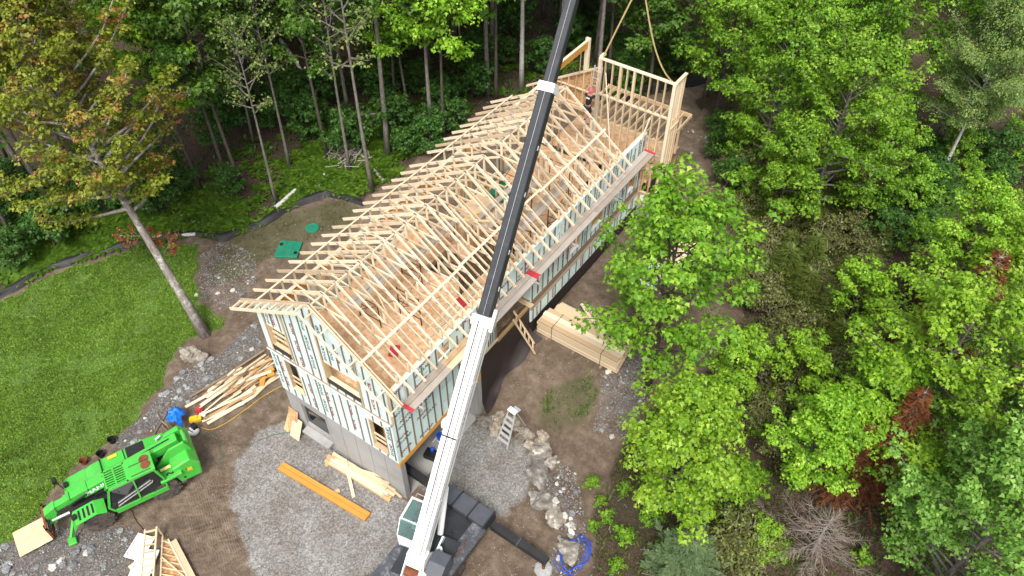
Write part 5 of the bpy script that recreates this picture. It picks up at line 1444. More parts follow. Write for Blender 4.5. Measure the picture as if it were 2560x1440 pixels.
solo(MB().box(-.14, .14, -.11, .11, 0, .1), 'white_box', MAT['white'], (-7.06, -2.70, 0.00), 'small white box beside the yellow tool case', 'box', rz=.5)
def cord(name, pts, r, mat, label, cat):
    P_ = [Vector(q) for q in pts]
    out = []
    for i in range(len(P_) - 1):
        a, c, e, f = P_[max(i - 1, 0)], P_[i], P_[i + 1], P_[min(i + 2, len(P_) - 1)]
        for k in range(6):
            t = k / 6
            q = .5 * ((2 * c) + (e - a) * t + (2 * a - 5 * c + 4 * e - f) * t * t + (3 * c - a - 3 * e + f) * t ** 3)
            out.append(Vector((q.x, q.y, H(q.x, q.y) + r + .004)))
    out.append(Vector((P_[-1].x, P_[-1].y, H(P_[-1].x, P_[-1].y) + r)))
    solo(MB().tube(out, r, 6), name, MAT[mat], (0, 0, 0), label, cat)
cord('power_lead', [(-7.11, -3.27, 0.01), (-6.68, -3.20, -0.01), (-6.15, -2.98, -0.02), (-5.86, -2.32, 0.01), (-5.70, -1.31, 0.01), (-5.62, -0.44, -0.01), (-5.35, 0.41, 0.01)], .014, 'cord_yellow', 'yellow extension cord running from the tools to the house corner', 'cord')
cord('air_hose', [(-6.53, -3.39, -0.02), (-6.18, -3.40, -0.02), (-6.02, -3.09, -0.02), (-5.51, -3.19, -0.00), (-4.94, -3.53, 0.01), (-4.67, -3.58, 0.02), (-4.70, -3.88, 0.02), (-4.47, -3.32, 0.01), (-4.10, -2.32, -0.01), (-3.54, -1.44, -0.00), (-2.76, -0.77, -0.00), (-2.48, -0.07, -0.00)], .014, 'hose_green', 'dark green air hose looping from the compressor across the gravel', 'hose')
cord('black_cable', [(-5.79, -7.39, -0.01), (-5.30, -7.57, -0.01), (-4.80, -7.65, 0.01), (-4.42, -7.69, 0.02), (-4.06, -7.74, 0.00)], .014, 'cord_black', 'black cable from under the telehandler to the timber frame', 'cable')
cord('black_cable', [(-7.85, -4.71, 0.01), (-8.07, -4.35, -0.01), (-8.25, -3.87, 0.02), (-8.43, -3.50, 0.04)], .016, 'cord_black', 'black cable behind the telehandler by the timber stand', 'cable')
# buckets behind the telehandler
for k, (q, mt, lab) in enumerate((((-9.21, -7.17, 0.01), 'rust', 'rusty red bucket on the far side of the telehandler'), ((-9.15, -5.85, -0.01), 'black', 'black bucket lying in the stones behind the telehandler'), ((-8.92, -6.55, 0.02), 'black', 'flat black pan in the stones behind the telehandler'))):
    solo(MB().lathe([(.12, 0), (.16, .26), (.17, .27), (.15, .26), (.11, .03)], (0, 0, 0), 2, 16), 'bucket', MAT[mt], q, lab, 'bucket')
# septic covers
o = empty('square_tank_cover', (-11.57, 6.87, 0.04), 'square dark green plastic tank cover on the earth left of the eaves', 'cover')
p = Vector((-11.57, 6.87, 0.04)); Mc = rot_z(.55, p)
MB().box(-.62, .62, -.62, .62, 0, .14).build('cover_plate', MAT['green_lid'], o, Mc, bevel=.03)
for a in (-.2, .2): MB().box(a - .02, a + .02, -.5, .5, .14, .16).build('rib', MAT['green_lid'], o, Mc)
for a, c in ((-.45, .3), (.45, -.3)): MB().lathe([(.10, .14), (.10, .17), (.06, .17)], (a, c, 0), 2, 14).build('bolt_cap', MAT['black'], o, Mc)
solo(MB().lathe([(.36, 0), (.38, .05), (.36, .09), (.30, .10), (.28, .085), (.05, .09)], (0, 0, 0), 2, 28), 'round_tank_cover', MAT['green_lid'], (-11.71, 8.78, 0.10), 'round green plastic tank cover near the silt fence', 'cover')
# things in the garage mouth
solo(MB().lathe([(.13, 0), (.16, .3), (.165, .31), (.15, .3)], (0, 0, 0), 2, 16), 'blue_bucket', MAT['blue'], (2.35, 2.35, .02), 'blue bucket inside the garage mouth under the beam', 'bucket')
solo(MB().box(-.25, .25, -.2, .2, 0, .28).box(-.1, .1, -.05, .05, .28, .36), 'tool_box', MAT['black'], (2.55, 1.45, .02), 'black tool box in the garage mouth near the outrigger arm', 'tool box', rz=.2)
solo(MB().lathe([(.0, 0), (.07, 0), (.08, .2), (.03, .24)], (0, 0, 0), 2, 12), 'blue_jug', MAT['blue'], (2.6, 1.52, .38), 'blue jug standing on the black tool box', 'jug')
solo(MB().box(-.28, .28, -.2, .2, 0, .3), 'white_box', MAT['white'], (2.5, 3.15, .02), 'white plastic box deep in the garage mouth', 'box', rz=.3)
ladder('folded_ladder', (2.35, 2.0, .06), (2.45, 3.6, .35), .35, 5, (.05, .03), 'white', 'white ladder lying in the garage mouth beside the blue bucket', (1, -.1, .1))
# coil of blue pipe
cp = Vector((9.95, 0.91, 0.47)); mb = MB()
cpts = []
for k in range(95):
    a = k * .21; t = k / 95
    r_ = .60 + .13 * math.sin(k * .29) + .10 * t
    cpts.append((cp.x + r_ * .75 * math.cos(a) + .05 * math.sin(k), cp.y + r_ * math.sin(a), max(H(cp.x, cp.y), H(cp.x + r_ * .75 * math.cos(a), cp.y + r_ * math.sin(a))) + .05 + .10 * t + .05 * math.sin(a * 2)))
for q in ((9.85, 1.57, 0.72), (9.68, 1.76, 0.60)): cpts.append((q[0], q[1], q[2] + .15))
solo(MB().tube(cpts, .016, 6), 'blue_pipe_coil', MAT['blue'], (0, 0, 0), 'coil of bright blue water pipe on the rocks at the bottom edge', 'pipe')

# ------------------------------------------------------------------ silt fence
def silt_fence(P, label, hgt=.55, seed=1):
    rf_ = random.Random(seed)
    pts = []
    for a, c in zip(P[:-1], P[1:]):
        n_ = max(2, int(math.hypot(c[0] - a[0], c[1] - a[1]) / .35))
        pts += [(a[0] + (c[0] - a[0]) * k / n_, a[1] + (c[1] - a[1]) * k / n_) for k in range(n_)]
    pts.append(P[-1][:2])
    f = empty('silt_fence', (pts[0][0], pts[0][1], H(*pts[0])), label, 'fence')
    vv, ff = [], []
    for i, (x, y) in enumerate(pts):
        g = H(x, y); s_ = .6 + .4 * abs(math.sin(i * .45 + seed)) ; hh = hgt * s_ * (.8 + .3 * rf_.random())
        bx, by = .10 * math.sin(i * .9), .10 * math.cos(i * 1.1)
        vv += [(x + .12 + bx, y - .12, g + .015), (x + .06 + bx, y - .04 + by, g + hh * .35), (x + bx * .5, y + by * .6, g + hh * .75), (x - .04, y + .05, g + hh), (x - .12 - bx, y + .12, g + hh * .85)]
    for i in range(len(pts) - 1):
        for j in range(4): ff.append((i * 5 + j, i * 5 + 5 + j, i * 5 + 6 + j, i * 5 + 1 + j))
    place(bpy.data.objects.new('fabric', mesh_py('fabric', vv, ff, MAT['fabric_black'], True)), f)
    for i in range(3, len(pts), 7):
        x, y = pts[i]
        stick('stake', (x - .03, y + .03, H(x, y) - .1), (x - .05, y + .05, H(x, y) + hgt * 1.05), .035, .035, MAT['lumber_old'], f, up=(0, 1, 0))
silt_fence(P_FENCE, 'sagging black silt fence between the lawn and the wood', .32, 1)
silt_fence(P_FENCE2, 'black silt fence on the ground behind the tall stud wall', .7, 2)

# ------------------------------------------------------------------ rocks
def rock_mesh(name, seed, mat, sub=3, rough=.28, flat=.7):
    rs = random.Random(seed)
    t = (1 + 5 ** .5) / 2
    v = [Vector(q).normalized() for q in ((-1, t, 0), (1, t, 0), (-1, -t, 0), (1, -t, 0), (0, -1, t), (0, 1, t), (0, -1, -t), (0, 1, -t), (t, 0, -1), (t, 0, 1), (-t, 0, -1), (-t, 0, 1))]
    f = [(0, 11, 5), (0, 5, 1), (0, 1, 7), (0, 7, 10), (0, 10, 11), (1, 5, 9), (5, 11, 4), (11, 10, 2), (10, 7, 6), (7, 1, 8), (3, 9, 4), (3, 4, 2), (3, 2, 6), (3, 6, 8), (3, 8, 9), (4, 9, 5), (2, 4, 11), (6, 2, 10), (8, 6, 7), (9, 8, 1)]
    for _ in range(sub):
        mid, nf = {}, []
        def m_(a, c):
            k = (min(a, c), max(a, c))
            if k not in mid: v.append(((v[a] + v[c]) / 2).normalized()); mid[k] = len(v) - 1
            return mid[k]
        for a, c, e in f:
            x, y, z = m_(a, c), m_(c, e), m_(e, a)
            nf += [(a, x, z), (c, y, x), (e, z, y), (x, y, z)]
        f = nf
    planes = [(Vector((rs.gauss(0, 1), rs.gauss(0, 1), rs.gauss(0, 1))).normalized(), rs.uniform(.42, .85)) for _ in range(13)]
    ph = [rs.uniform(0, 6) for _ in range(6)]
    out = []
    for p in v:
        r = 1.0
        for n_, d in planes:
            c = p.dot(n_)
            if c > .05: r = min(r, d / c)
        r += rough * .22 * (math.sin(p.x * 5 + ph[0]) * math.sin(p.y * 6 + ph[1]) + .5 * math.sin(p.z * 11 + ph[2]) * math.sin(p.x * 13 + ph[3]) + .45 * math.sin(p.x * 23 + ph[4]) * math.sin(p.y * 27 + p.z * 19 + ph[5]))
        out.append((p.x * r, p.y * r, p.z * r * flat))
    return mesh_py(name, out, f, mat)
RG = [rock_mesh('stone_grey_%d' % k, 40 + k, MAT['rock_grey'], 2, rough=.5, flat=.55) for k in range(4)]
RP = [rock_mesh('stone_pale_%d' % k, 60 + k, MAT['rock_pale'], 2, rough=.5, flat=.55) for k in range(3)]
RT = [rock_mesh('boulder_%d' % k, 80 + k, MAT['rock_tan'], 3, flat=.72, rough=.5) for k in range(4)]
RGB = [rock_mesh('ledge_%d' % k, 90 + k, MAT['rock_ledge'], 3, flat=.45, rough=.6) for k in range(3)]
def rock(name, me, p, s, label, group=None, cat='stone', rz=None, sink=.25):
    M_ = Matrix.Translation((p[0], p[1], p[2] + s[2] * (.7 - sink * 1.6))) @ Matrix.Rotation(R.random() * 6.28 if rz is None else rz, 4, 'Z') @ Matrix.Diagonal((s[0], s[1], s[2], 1))
    return tag(place(bpy.data.objects.new(name, me), None, M_), label, cat, group)
bp = Vector((-10.05, -0.84, 0.04))
rock('boulder', RT[0], (bp.x, bp.y, bp.z), (.78, .62, .85), 'large tan boulder at the edge of the lawn left of the house', cat='boulder', rz=.6)
BW = [((1212,1058), .52, .42, .50, 'tan boulder of the low retaining wall next to the concrete pier', 0), ((1245,1048), .50, .34, .45, 'curved pale boulder behind the top of the step ladder', 1), ((1235,1078), .55, .30, .36, 'brown boulder low in the retaining wall left of the step ladder', 2), ((1288,1055), .40, .36, .48, 'pale boulder right behind the step ladder', 3), ((1310,1085), .42, .40, .46, 'rough grey-tan boulder right of the step ladder', 0), ((1290,1102), .40, .28, .3, 'low brown boulder at the foot of the step ladder', 1), ((1358,1088), .62, .40, .46, 'long tan boulder at the right end of the retaining wall', 2), ((1328,1115), .30, .26, .28, 'grey boulder in front of the retaining wall', 3)]
BXY = [(3.43, 4.11, -0.00), (3.80, 4.60, 0.02), (4.01, 4.01, -0.00), (4.58, 4.80, 0.23), (5.17, 4.63, 0.02), (5.08, 4.15, 0.01), (5.99, 4.89, 0.33), (5.75, 4.32, 0.00)]
for (uv, a, c, e, lab, k), p in zip(BW, BXY):
    rock('boulder', RT[k], (p[0], p[1], max(0.0, p[2] - .15)), (a * 1.15, c * 1.15, e), lab, cat='boulder', sink=.22, rz=.4 + k)
for p, s, k, lab in (((6.62, 4.45, 0.31), (1.2, .75, .6), 0, 'pale rock outcrop at the top of the ledge'), ((6.93, 3.53, 0.12), (.75, 1.2, .7), 1, 'pale rock outcrop in the middle of the ledge'), ((7.81, 2.53, 0.20), (.95, 1.0, .6), 2, 'whitish rock outcrop at the bottom of the ledge'), ((8.51, 2.27, 0.37), (.8, .7, .5), 0, 'broken pale outcrop just below the ledge'), ((9.95, 1.12, 0.60), (.6, .8, .4), 1, 'pale rock slab under the blue pipe coil'), ((7.19, 3.85, 0.72), (.5, .4, .3), 2, 'small pale slab on top of the ledge')):
    rock('rock_outcrop', RGB[k], p, s, lab, cat='rock', sink=.46)
# stones one can pick out, by place
rr_ = random.Random(33)
def scatter(poly, n_, lo, hi, label, group, pale=.3, made=None):
    xs, ys = [q[0] for q in poly], [q[1] for q in poly]
    k = 0
    while k < n_:
        x, y = rr_.uniform(min(xs), max(xs)), rr_.uniform(min(ys), max(ys))
        if not inpoly(x, y, poly): continue
        lx_ = TH.inverted() @ Vector((x, y, 0))
        if -2.6 < lx_.x < 4.6 and abs(lx_.y) < 1.2: continue
        if math.hypot(x - fb.x, y - fb.y) < 1.5: continue
        s = lo + (hi - lo) * rr_.random() ** 2.2
        rock('stone', rr_.choice(RP if rr_.random() < pale else RG), (x, y, H(x, y)), (s * rr_.uniform(.8, 1.3), s, s * rr_.uniform(.6, 1)), label, group, sink=.28)
        k += 1
scatter(P_RUBBLE[0], 90, .06, .24, 'grey stone in the rubble beside the telehandler forks', 'stones in the rubble by the telehandler', .2)
scatter(P_RUBBLE[1], 80, .05, .19, 'grey stone in the strip of rubble between lawn and scrap heap', 'stones in the strip along the lawn', .18)
scatter(P_RUBBLE[2], 22, .05, .20, 'pale stone on the earth at the top corner of the lawn', 'stones at the lawn corner', .6)
scatter(P_RUBBLE[3], 26, .05, .18, 'grey stone on the gravelly earth right of the lumber stack', 'stones right of the lumber stack', .4)
scatter(P_RUBBLE[4], 40, .05, .24, 'pale broken stone on the rock ledge', 'stones on the ledge', .6)
scatter([(5.59, 13.81, 2.09), (8.32, 19.39, 1.88), (10.55, 15.73, 1.79), (9.28, 10.79, 1.78), (7.46, 10.41, 1.99)], 18, .04, .14, 'small pale stone on the bare track behind the maple', 'stones on the track', .6)
scatter([(0.39, 27.60, 1.29), (3.34, 27.30, 1.80), (5.21, 23.68, 2.02), (3.47, 22.35, 1.82)], 14, .05, .16, 'pale stone on the earth right of the far deck', 'stones by the far deck', .7)
# small grit and pebbles: uncountable
def pebbles(name, polys, n_, lo, hi, mat, label, seed):
    rs = np.random.RandomState(seed); V_, F_ = [], []
    oc = [(1, 0, 0), (-1, 0, 0), (0, 1, 0), (0, -1, 0), (0, 0, 1), (0, 0, -1)]
    of = [(0, 2, 4), (2, 1, 4), (1, 3, 4), (3, 0, 4), (2, 0, 5), (1, 2, 5), (3, 1, 5), (0, 3, 5)]
    k = 0
    while k < n_:
        poly = polys[rs.randint(len(polys))]
        xs = [q[0] for q in poly]; ys = [q[1] for q in poly]
        x, y = rs.uniform(min(xs), max(xs)), rs.uniform(min(ys), max(ys))
        if not inpoly(x, y, poly): continue
        z = H(x, y); s = lo + (hi - lo) * rs.rand() ** 2; b0_ = len(V_)
        a = rs.rand() * 6; c_, s_ = math.cos(a), math.sin(a); sx, sy, sz = s * (.7 + .6 * rs.rand()), s * (.7 + .6 * rs.rand()), s * (.4 + .5 * rs.rand())
        for p in oc: V_.append((x + c_ * p[0] * sx - s_ * p[1] * sy, y + s_ * p[0] * sx + c_ * p[1] * sy, z + p[2] * sz + sz * .3))
        F_ += [tuple(i + b0_ for i in q) for q in of]
        k += 1
    tag(place(bpy.data.objects.new(name, mesh_np(name, V_, F_, mat))), label, 'pebbles', kind='stuff')
pebbles('rubble_pebbles', P_RUBBLE, 6500, .012, .06, MAT['rock_grey'], 'small broken stones filling the rubble strips', 1)
pebbles('gravel_pebbles', P_GRAVEL, 4500, .010, .04, MAT['rock_grey'], 'loose grey gravel on the driveway', 2)
P_ALL = [[(-7.52, -2.04, -0.01), (-8.18, 1.43, 0.02), (-5.17, 0.12, 0.02), (-4.32, -2.11, -0.01), (-2.41, -5.55, 0.00), (-3.37, -9.01, 0.00), (-5.30, -7.57, -0.01), (-4.90, -4.67, 0.01)], [(1.16, 6.81, -0.01), (4.50, 11.16, 2.09), (7.32, 9.20, 2.01), (8.12, 5.92, 1.16), (3.23, 4.95, 0.60)], [(-12.94, 2.56, 0.04), (-13.51, 8.07, 0.04), (-10.95, 11.15, 0.28), (-10.22, 6.63, -0.01), (-10.00, 2.05, -0.02)], [(1.66, 16.08, 0.84), (2.63, 21.18, 1.64), (2.16, 28.21, 1.65), (5.61, 24.38, 2.04), (10.55, 15.73, 1.79), (8.23, 10.50, 1.88)], [(5.33, -0.15, 0.00), (6.62, 3.39, -0.00), (9.22, -0.22, -0.00), (6.72, -1.96, 0.00)]]
pebbles('earth_pebbles', P_ALL, 1600, .008, .035, MAT['rock_tan'], 'scattered pale pebbles on the bare earth', 3)

# ------------------------------------------------------------------ logs and brush in the wood
def log(p, q, r, mat, label, group=None, z=.0):
    a, c = Vector((p[0], p[1], H(p[0], p[1]) + r * .8 + z)), Vector((q[0], q[1], H(q[0], q[1]) + r * .8 + z))
    o = MB().tube([a, a.lerp(c, .33) + Vector((.03, .02, .01)), a.lerp(c, .66), c], [r * 1.05, r, r * .97, r * .9], 12).build('log', MAT[mat], None)
    return tag(o, label, 'log', group)
log((-15.19, 15.39, 0.74), (-14.84, 16.72, 0.90), .17, 'birch', 'short birch log beside the brush pile behind the eaves')
log((-14.86, 18.75, 1.09), (-14.90, 19.97, 1.27), .17, 'birch', 'short birch log farther back in the wood above the brush pile')
log((-14.55, 8.78, 0.12), (-14.63, 10.44, 0.22), .12, 'birch', 'white birch log just above the bend of the silt fence')
log((-13.78, 11.35, 0.25), (-14.23, 12.50, 0.40), .10, 'birch', 'white birch stem among the ferns above the silt fence')
log((-18.19, 3.31, 0.07), (-16.55, 4.80, 0.07), .11, 'birch', 'white birch log lying against the silt fence by the leaning maple')
log((-14.22, 14.94, 0.69), (-10.75, 13.67, 0.55), .10, 'deadwood', 'grey fallen trunk running from the brush pile to the eaves')
log((-18.19, 3.72, 0.11), (-18.69, 8.65, 0.20), .06, 'deadwood', 'long thin fallen pole between the turning maple and the fern patch')
log((-9.34, 34.87, 1.40), (-3.74, 30.03, 1.35), .09, 'deadwood', 'grey fallen trunk in the shade behind the tall stud wall')
log((-15.83, 17.29, 1.00), (-13.37, 18.99, 1.16), .10, 'deadwood', 'brown rotting trunk behind the brush pile')
log((-24.35, 19.16, 1.38), (-18.91, 16.60, 1.08), .10, 'birch', 'leaning white birch stem fallen among the trees', z=1.2)
bm_ = MB(); rq = random.Random(4); bc = Vector((-14.15, 14.34, 0.65))
for k in range(150):
    a = rq.uniform(0, 6.28); L = rq.uniform(.2, .9); c = bc + Vector((rq.gauss(0, .65), rq.gauss(0, .55), rq.uniform(.02, .4)))
    d = Vector((math.cos(a), math.sin(a), rq.gauss(0, .3))) * L / 2
    bm_.tube([c - d, c + d], rq.uniform(.01, .035), 5)
tag(bm_.build('brush_pile', MAT['deadwood'], None), 'tangled heap of cut branches in the wood behind the left eaves', 'brush', kind='stuff')
tw = MB(); rq = random.Random(6); k = 0
while k < 900:
    x, y = (rq.uniform(8, 24), rq.uniform(-4, 32)) if k % 2 else (rq.uniform(-24, 2), rq.uniform(4, 34))
    if not (inpoly(x, y, P_WOODS_L) or inpoly(x, y, P_WOODS_R)): continue
    a = rq.uniform(0, 6.28); L = rq.uniform(.1, .55); z = H(x, y) + .02
    tw.bar((x, y, z), (x + L * math.cos(a), y + L * math.sin(a), z + rq.uniform(0, .1)), .014, .014); k += 1
tag(tw.build('fallen_twigs', MAT['deadwood'], None), 'fallen twigs scattered over the wood floor', 'twigs', kind='stuff')

# ------------------------------------------------------------------ people
def skin_mesh(name, joints, edges, mat, parent, root=0, sub=2):
    me = bpy.data.meshes.new(name)
    me.from_pydata([j[:3] for j in joints], edges, [])
    me.materials.append(mat)
    o = place(bpy.data.objects.new(name, me), parent)
    me.skin_vertices.new() if hasattr(me.skin_vertices, 'new') else None
    sk = o.modifiers.new('skin', 'SKIN')
    if not me.skin_vertices:
        bpy.context.view_layer.objects.active = o
    for v, j in zip(me.skin_vertices[0].data, joints):
        v.radius = (j[3], j[4] if len(j) > 4 else j[3])
    me.skin_vertices[0].data[root].use_root = True
    sb_ = o.modifiers.new('sub', 'SUBSURF'); sb_.levels = sub; sb_.render_levels = sub
    sk.use_smooth_shade = True
    return o
def person(pelvis, fw, lab, knees, feet, hands, elbows, lean=.15, head_turn=(0, 0), cap='pink', pants='shorts'):
    """pose given by world joints; fw is the facing direction"""
    p = Vector(pelvis); f = Vector(fw).normalized(); s = f.cross(Vector((0, 0, 1))).normalized(); u = Vector((0, 0, 1))
    t = empty('person', (p.x, p.y, p.z), lab, 'person')
    ch = p + u * .30 * math.cos(lean) + f * .32 * math.sin(lean)
    nk = p + u * .52 * math.cos(lean) + f * .56 * math.sin(lean)
    hd = nk + u * .12 * math.cos(lean * .5) + f * .05
    shl, shr = nk - s * .19 - u * .05, nk + s * .19 - u * .05
    J = [p, ch, nk, hd, hd + u * .10]; Rr = [(.12, .10), (.15, .11), (.055,), (.085, .095), (.07,)]
    E_ = [(0, 1), (1, 2), (2, 3), (3, 4)]
    for sh_, el, ha in ((shl, elbows[0], hands[0]), (shr, elbows[1], hands[1])):
        k = len(J); J += [sh_, Vector(el), Vector(ha)]; Rr += [(.055,), (.042,), (.03,)]; E_ += [(2, k), (k, k + 1), (k + 1, k + 2)]
        hdir = (Vector(ha) - Vector(el)).normalized()
        palm = Vector(ha) + hdir * .07
        kk = len(J); J.append(palm); Rr.append((.030, .016)); E_.append((k + 2, kk))
        sx = hdir.cross(u).normalized() if abs(hdir.z) < .95 else s
        for q, (o_, L) in enumerate(((-.030, .07), (-.010, .085), (.010, .08), (.028, .062))):
            a = palm + sx * o_ + hdir * .03; b = a + hdir * L * .5; c = b + (hdir * .5 - u * .35).normalized() * L * .5
            i = len(J); J += [a, b, c]; Rr += [(.009,), (.008,), (.007,)]; E_ += [(kk, i), (i, i + 1), (i + 1, i + 2)]
        i = len(J); J += [Vector(ha) + sx * .035 + hdir * .02, Vector(ha) + sx * .05 + hdir * .065]; Rr += [(.010,), (.008,)]; E_ += [(k + 2, i), (i, i + 1)]
    for sg, kn, ft in ((-1, knees[0], feet[0]), (1, knees[1], feet[1])):
        k = len(J); hip = p + s * .09 * sg - u * .06
        kn, ft = Vector(kn), Vector(ft)
        J += [hip, kn, ft, ft + f * .15 - u * .05]; Rr += [(.085,), (.058,), (.042,), (.035, .03)]; E_ += [(0, k), (k, k + 1), (k + 1, k + 2), (k + 2, k + 3)]
    skin_mesh('body', [(*j, *r) for j, r in zip(J, Rr)], E_, MAT['skin'], t)
    sh2 = [(*p, .135, .115), (*ch, .165, .125), (*(nk - u * .04), .10, .08), (*shl, .075), (*(shl.lerp(Vector(elbows[0]), .6)), .06), (*shr, .075), (*(shr.lerp(Vector(elbows[1]), .6)), .06)]
    skin_mesh('shirt', sh2, [(0, 1), (1, 2), (2, 3), (3, 4), (2, 5), (5, 6)], MAT['shirt'], t)
    hl, hr = p - s * .09 - u * .06, p + s * .09 - u * .06
    e0, e1 = (.85, .85) if pants == 'shorts' else (1.75, 1.75)
    def legpt(h, kn, ft, e): return h.lerp(kn, e) if e <= 1 else kn.lerp(ft, e - 1)
    js = [(*(p + u * .03), .14, .12), (*hl, .10), (*legpt(hl, Vector(knees[0]), Vector(feet[0]), min(e0, 1)), .078), (*hr, .10), (*legpt(hr, Vector(knees[1]), Vector(feet[1]), min(e1, 1)), .078)]
    ed = [(0, 1), (1, 2), (0, 3), (3, 4)]
    if e0 > 1:
        js += [(*legpt(hl, Vector(knees[0]), Vector(feet[0]), e0), .06), (*legpt(hr, Vector(knees[1]), Vector(feet[1]), e1), .06)]
        ed += [(2, 5), (4, 6)]
    skin_mesh('shorts' if pants == 'shorts' else 'trousers', js, ed, MAT['shorts'], t)
    for sg, ft in ((-1, feet[0]), (1, feet[1])):
        ft = Vector(ft)
        skin_mesh('boot', [(*(ft + u * .06), .052), (*(ft - u * .03), .05), (*(ft + f * .16 - u * .055), .042, .035)], [(0, 1), (1, 2)], MAT['boot'], t, sub=1)
    hv = hd + u * .055
    MB().lathe([(.112, -.02), (.115, .03), (.10, .08), (.06, .115), (.0, .125)], hv, 2, 16).build('cap', MAT[cap], t, smooth=True)
    MB().prism([(-.08, .0), (.08, .0), (.06, .10), (-.06, .10)], 2, -.018, .0).build('cap_brim', MAT[cap], t, Matrix.Translation(hv + f * .10) @ Matrix.Rotation(math.atan2(f.y, f.x) - math.pi / 2, 4, 'Z'))
    # face: nose and brow sit on the front of the head
    MB().prism([(-.015, -.03), (.015, -.03), (.004, .03), (-.004, .03)], 1, .0, .03).build('nose', MAT['skin'], t, Matrix.Translation(hd + f * .085) @ Matrix.Rotation(math.atan2(f.y, f.x) - math.pi / 2, 4, 'Z'))
    for e in (-.033, .033): MB().lathe([(.0, -.008), (.010, -.004), (.010, .004), (.0, .008)], hd + f * .088 + s * e + u * .03, 2, 8).build('eye', MAT['black'], t)
    MB().box(-.025, .025, -.004, .004, -.006, .006).build('mouth', MAT['red'], t, Matrix.Translation(hd + f * .09 - u * .05) @ Matrix.Rotation(math.atan2(f.y, f.x) - math.pi / 2, 4, 'Z'))
    return t, nk, ch, f, s
# climbing the ladder: seen from behind
lx, ly = .30, 17.2
pz = 8.15
t1, nk1, ch1, f1, s1_ = person((lx, ly - .30, pz), (0, 1, 0), 'person in black T-shirt and pink cap climbing the aluminium ladder', [(lx - .14, ly - .12, pz - .36), (lx + .13, ly - .16, pz - .46)], [(lx - .12, ly - .30, pz - .80), (lx + .12, ly - .40, pz - .92)], [(lx - .26, ly + .20, pz + .72), (lx + .08, ly + .24, pz + .92)], [(lx - .36, ly - .05, pz + .44), (lx + .26, ly - .02, pz + .62)], .22)
# white print on the back of the shirt
vs_, fs_, w_, _ = text_mesh('oo', .16, .012)
bk = ch1.lerp(nk1, .45) - f1 * .135
MB().add([bk + Vector((1, 0, 0)) * (x - w_ / 2) + Vector((0, 0.22, 1)) * (y - .02) for x, y in vs_], fs_).build('shirt_print', MAT['white'], t1)
# two people bent over on the lower floor by the right wall
q = Vector((1.95, 14.1, 4.0))
person((q.x, q.y, q.z + .92), (.6, -.8, 0), 'person in black clothes bending forward on the lower floor near the right wall', [(q.x - .02, q.y - .25, 4.5), (q.x + .25, q.y - .05, 4.5)], [(q.x - .05, q.y - .05, 4.1), (q.x + .2, q.y + .15, 4.1)], [(q.x + .45, q.y - .75, 4.75), (q.x + .75, q.y - .55, 4.75)], [(q.x + .25, q.y - .6, 4.95), (q.x + .6, q.y - .3, 4.95)], .85, cap='shirt', pants='long')
q = Vector((1.75, 15.0, 4.0))
person((q.x, q.y, q.z + .94), (.3, -.95, 0), 'person in black clothes and cap standing behind the bending person', [(q.x - .1, q.y - .06, 4.5), (q.x + .1, q.y - .04, 4.5)], [(q.x - .12, q.y, 4.1), (q.x + .12, q.y + .02, 4.1)], [(q.x - .12, q.y - .45, 5.05), (q.x + .2, q.y - .42, 5.05)], [(q.x - .24, q.y - .18, 5.12), (q.x + .26, q.y - .12, 5.12)], .35, cap='shirt', pants='long')
q = Vector((.6, 10.2, 4.0))
person((q.x, q.y, q.z + .93), (-.6, -.8, 0), 'person in black shirt hidden just behind the crane boom inside the house', [(q.x - .1, q.y - .06, 4.5), (q.x + .1, q.y - .04, 4.5)], [(q.x - .12, q.y, 4.1), (q.x + .12, q.y + .02, 4.1)], [(q.x - .3, q.y - .4, 5.15), (q.x + .1, q.y - .5, 5.15)], [(q.x - .28, q.y - .12, 5.15), (q.x + .25, q.y - .2, 5.15)], .25, cap='shirt', pants='long')

# ------------------------------------------------------------------ trees and plants
LEAF6 = np.array([(0, -.5), (.52, -.22), (.22, .10), (0, .62), (-.22, .10), (-.52, -.22)])
LEAF4 = np.array([(0, -.5), (.34, 0), (0, .5), (-.34, 0)])

def leaves(name, cen, nor, size, shape, mat, rnd, rs, fold=.12, along=None):
    """one flat polygon per leaf"""
    N = len(cen); k = len(shape)
    nor = nor / np.linalg.norm(nor, axis=1, keepdims=True)
    if along is None: along = rs.normal(size=(N, 3))
    u = np.cross(along, nor); u /= np.maximum(np.linalg.norm(u, axis=1, keepdims=True), 1e-6)
    v = np.cross(nor, u)
    sh = shape[None]
    P = cen[:, None] + size[:, None, None] * (sh[..., :1] * u[:, None] + sh[..., 1:] * v[:, None])
    P -= nor[:, None] * (np.abs(sh[..., :1]) * fold * size[:, None, None] * 2)
    f = np.arange(N * k).reshape(N, k)
    return mesh_np(name, P.reshape(-1, 3), f, mat, rnd)

def limb_curve(p0, d, L, rs, bend=.25, n=5, rise=.1):
    pts = [np.array(p0, float)]
    d = np.array(d, float) / np.linalg.norm(d)
    for i in range(n):
        d = d + rs.normal(size=3) * bend / n + np.array([0, 0, rise / n])
        d /= np.linalg.norm(d)
        pts.append(pts[-1] + d * L / n)
    return pts

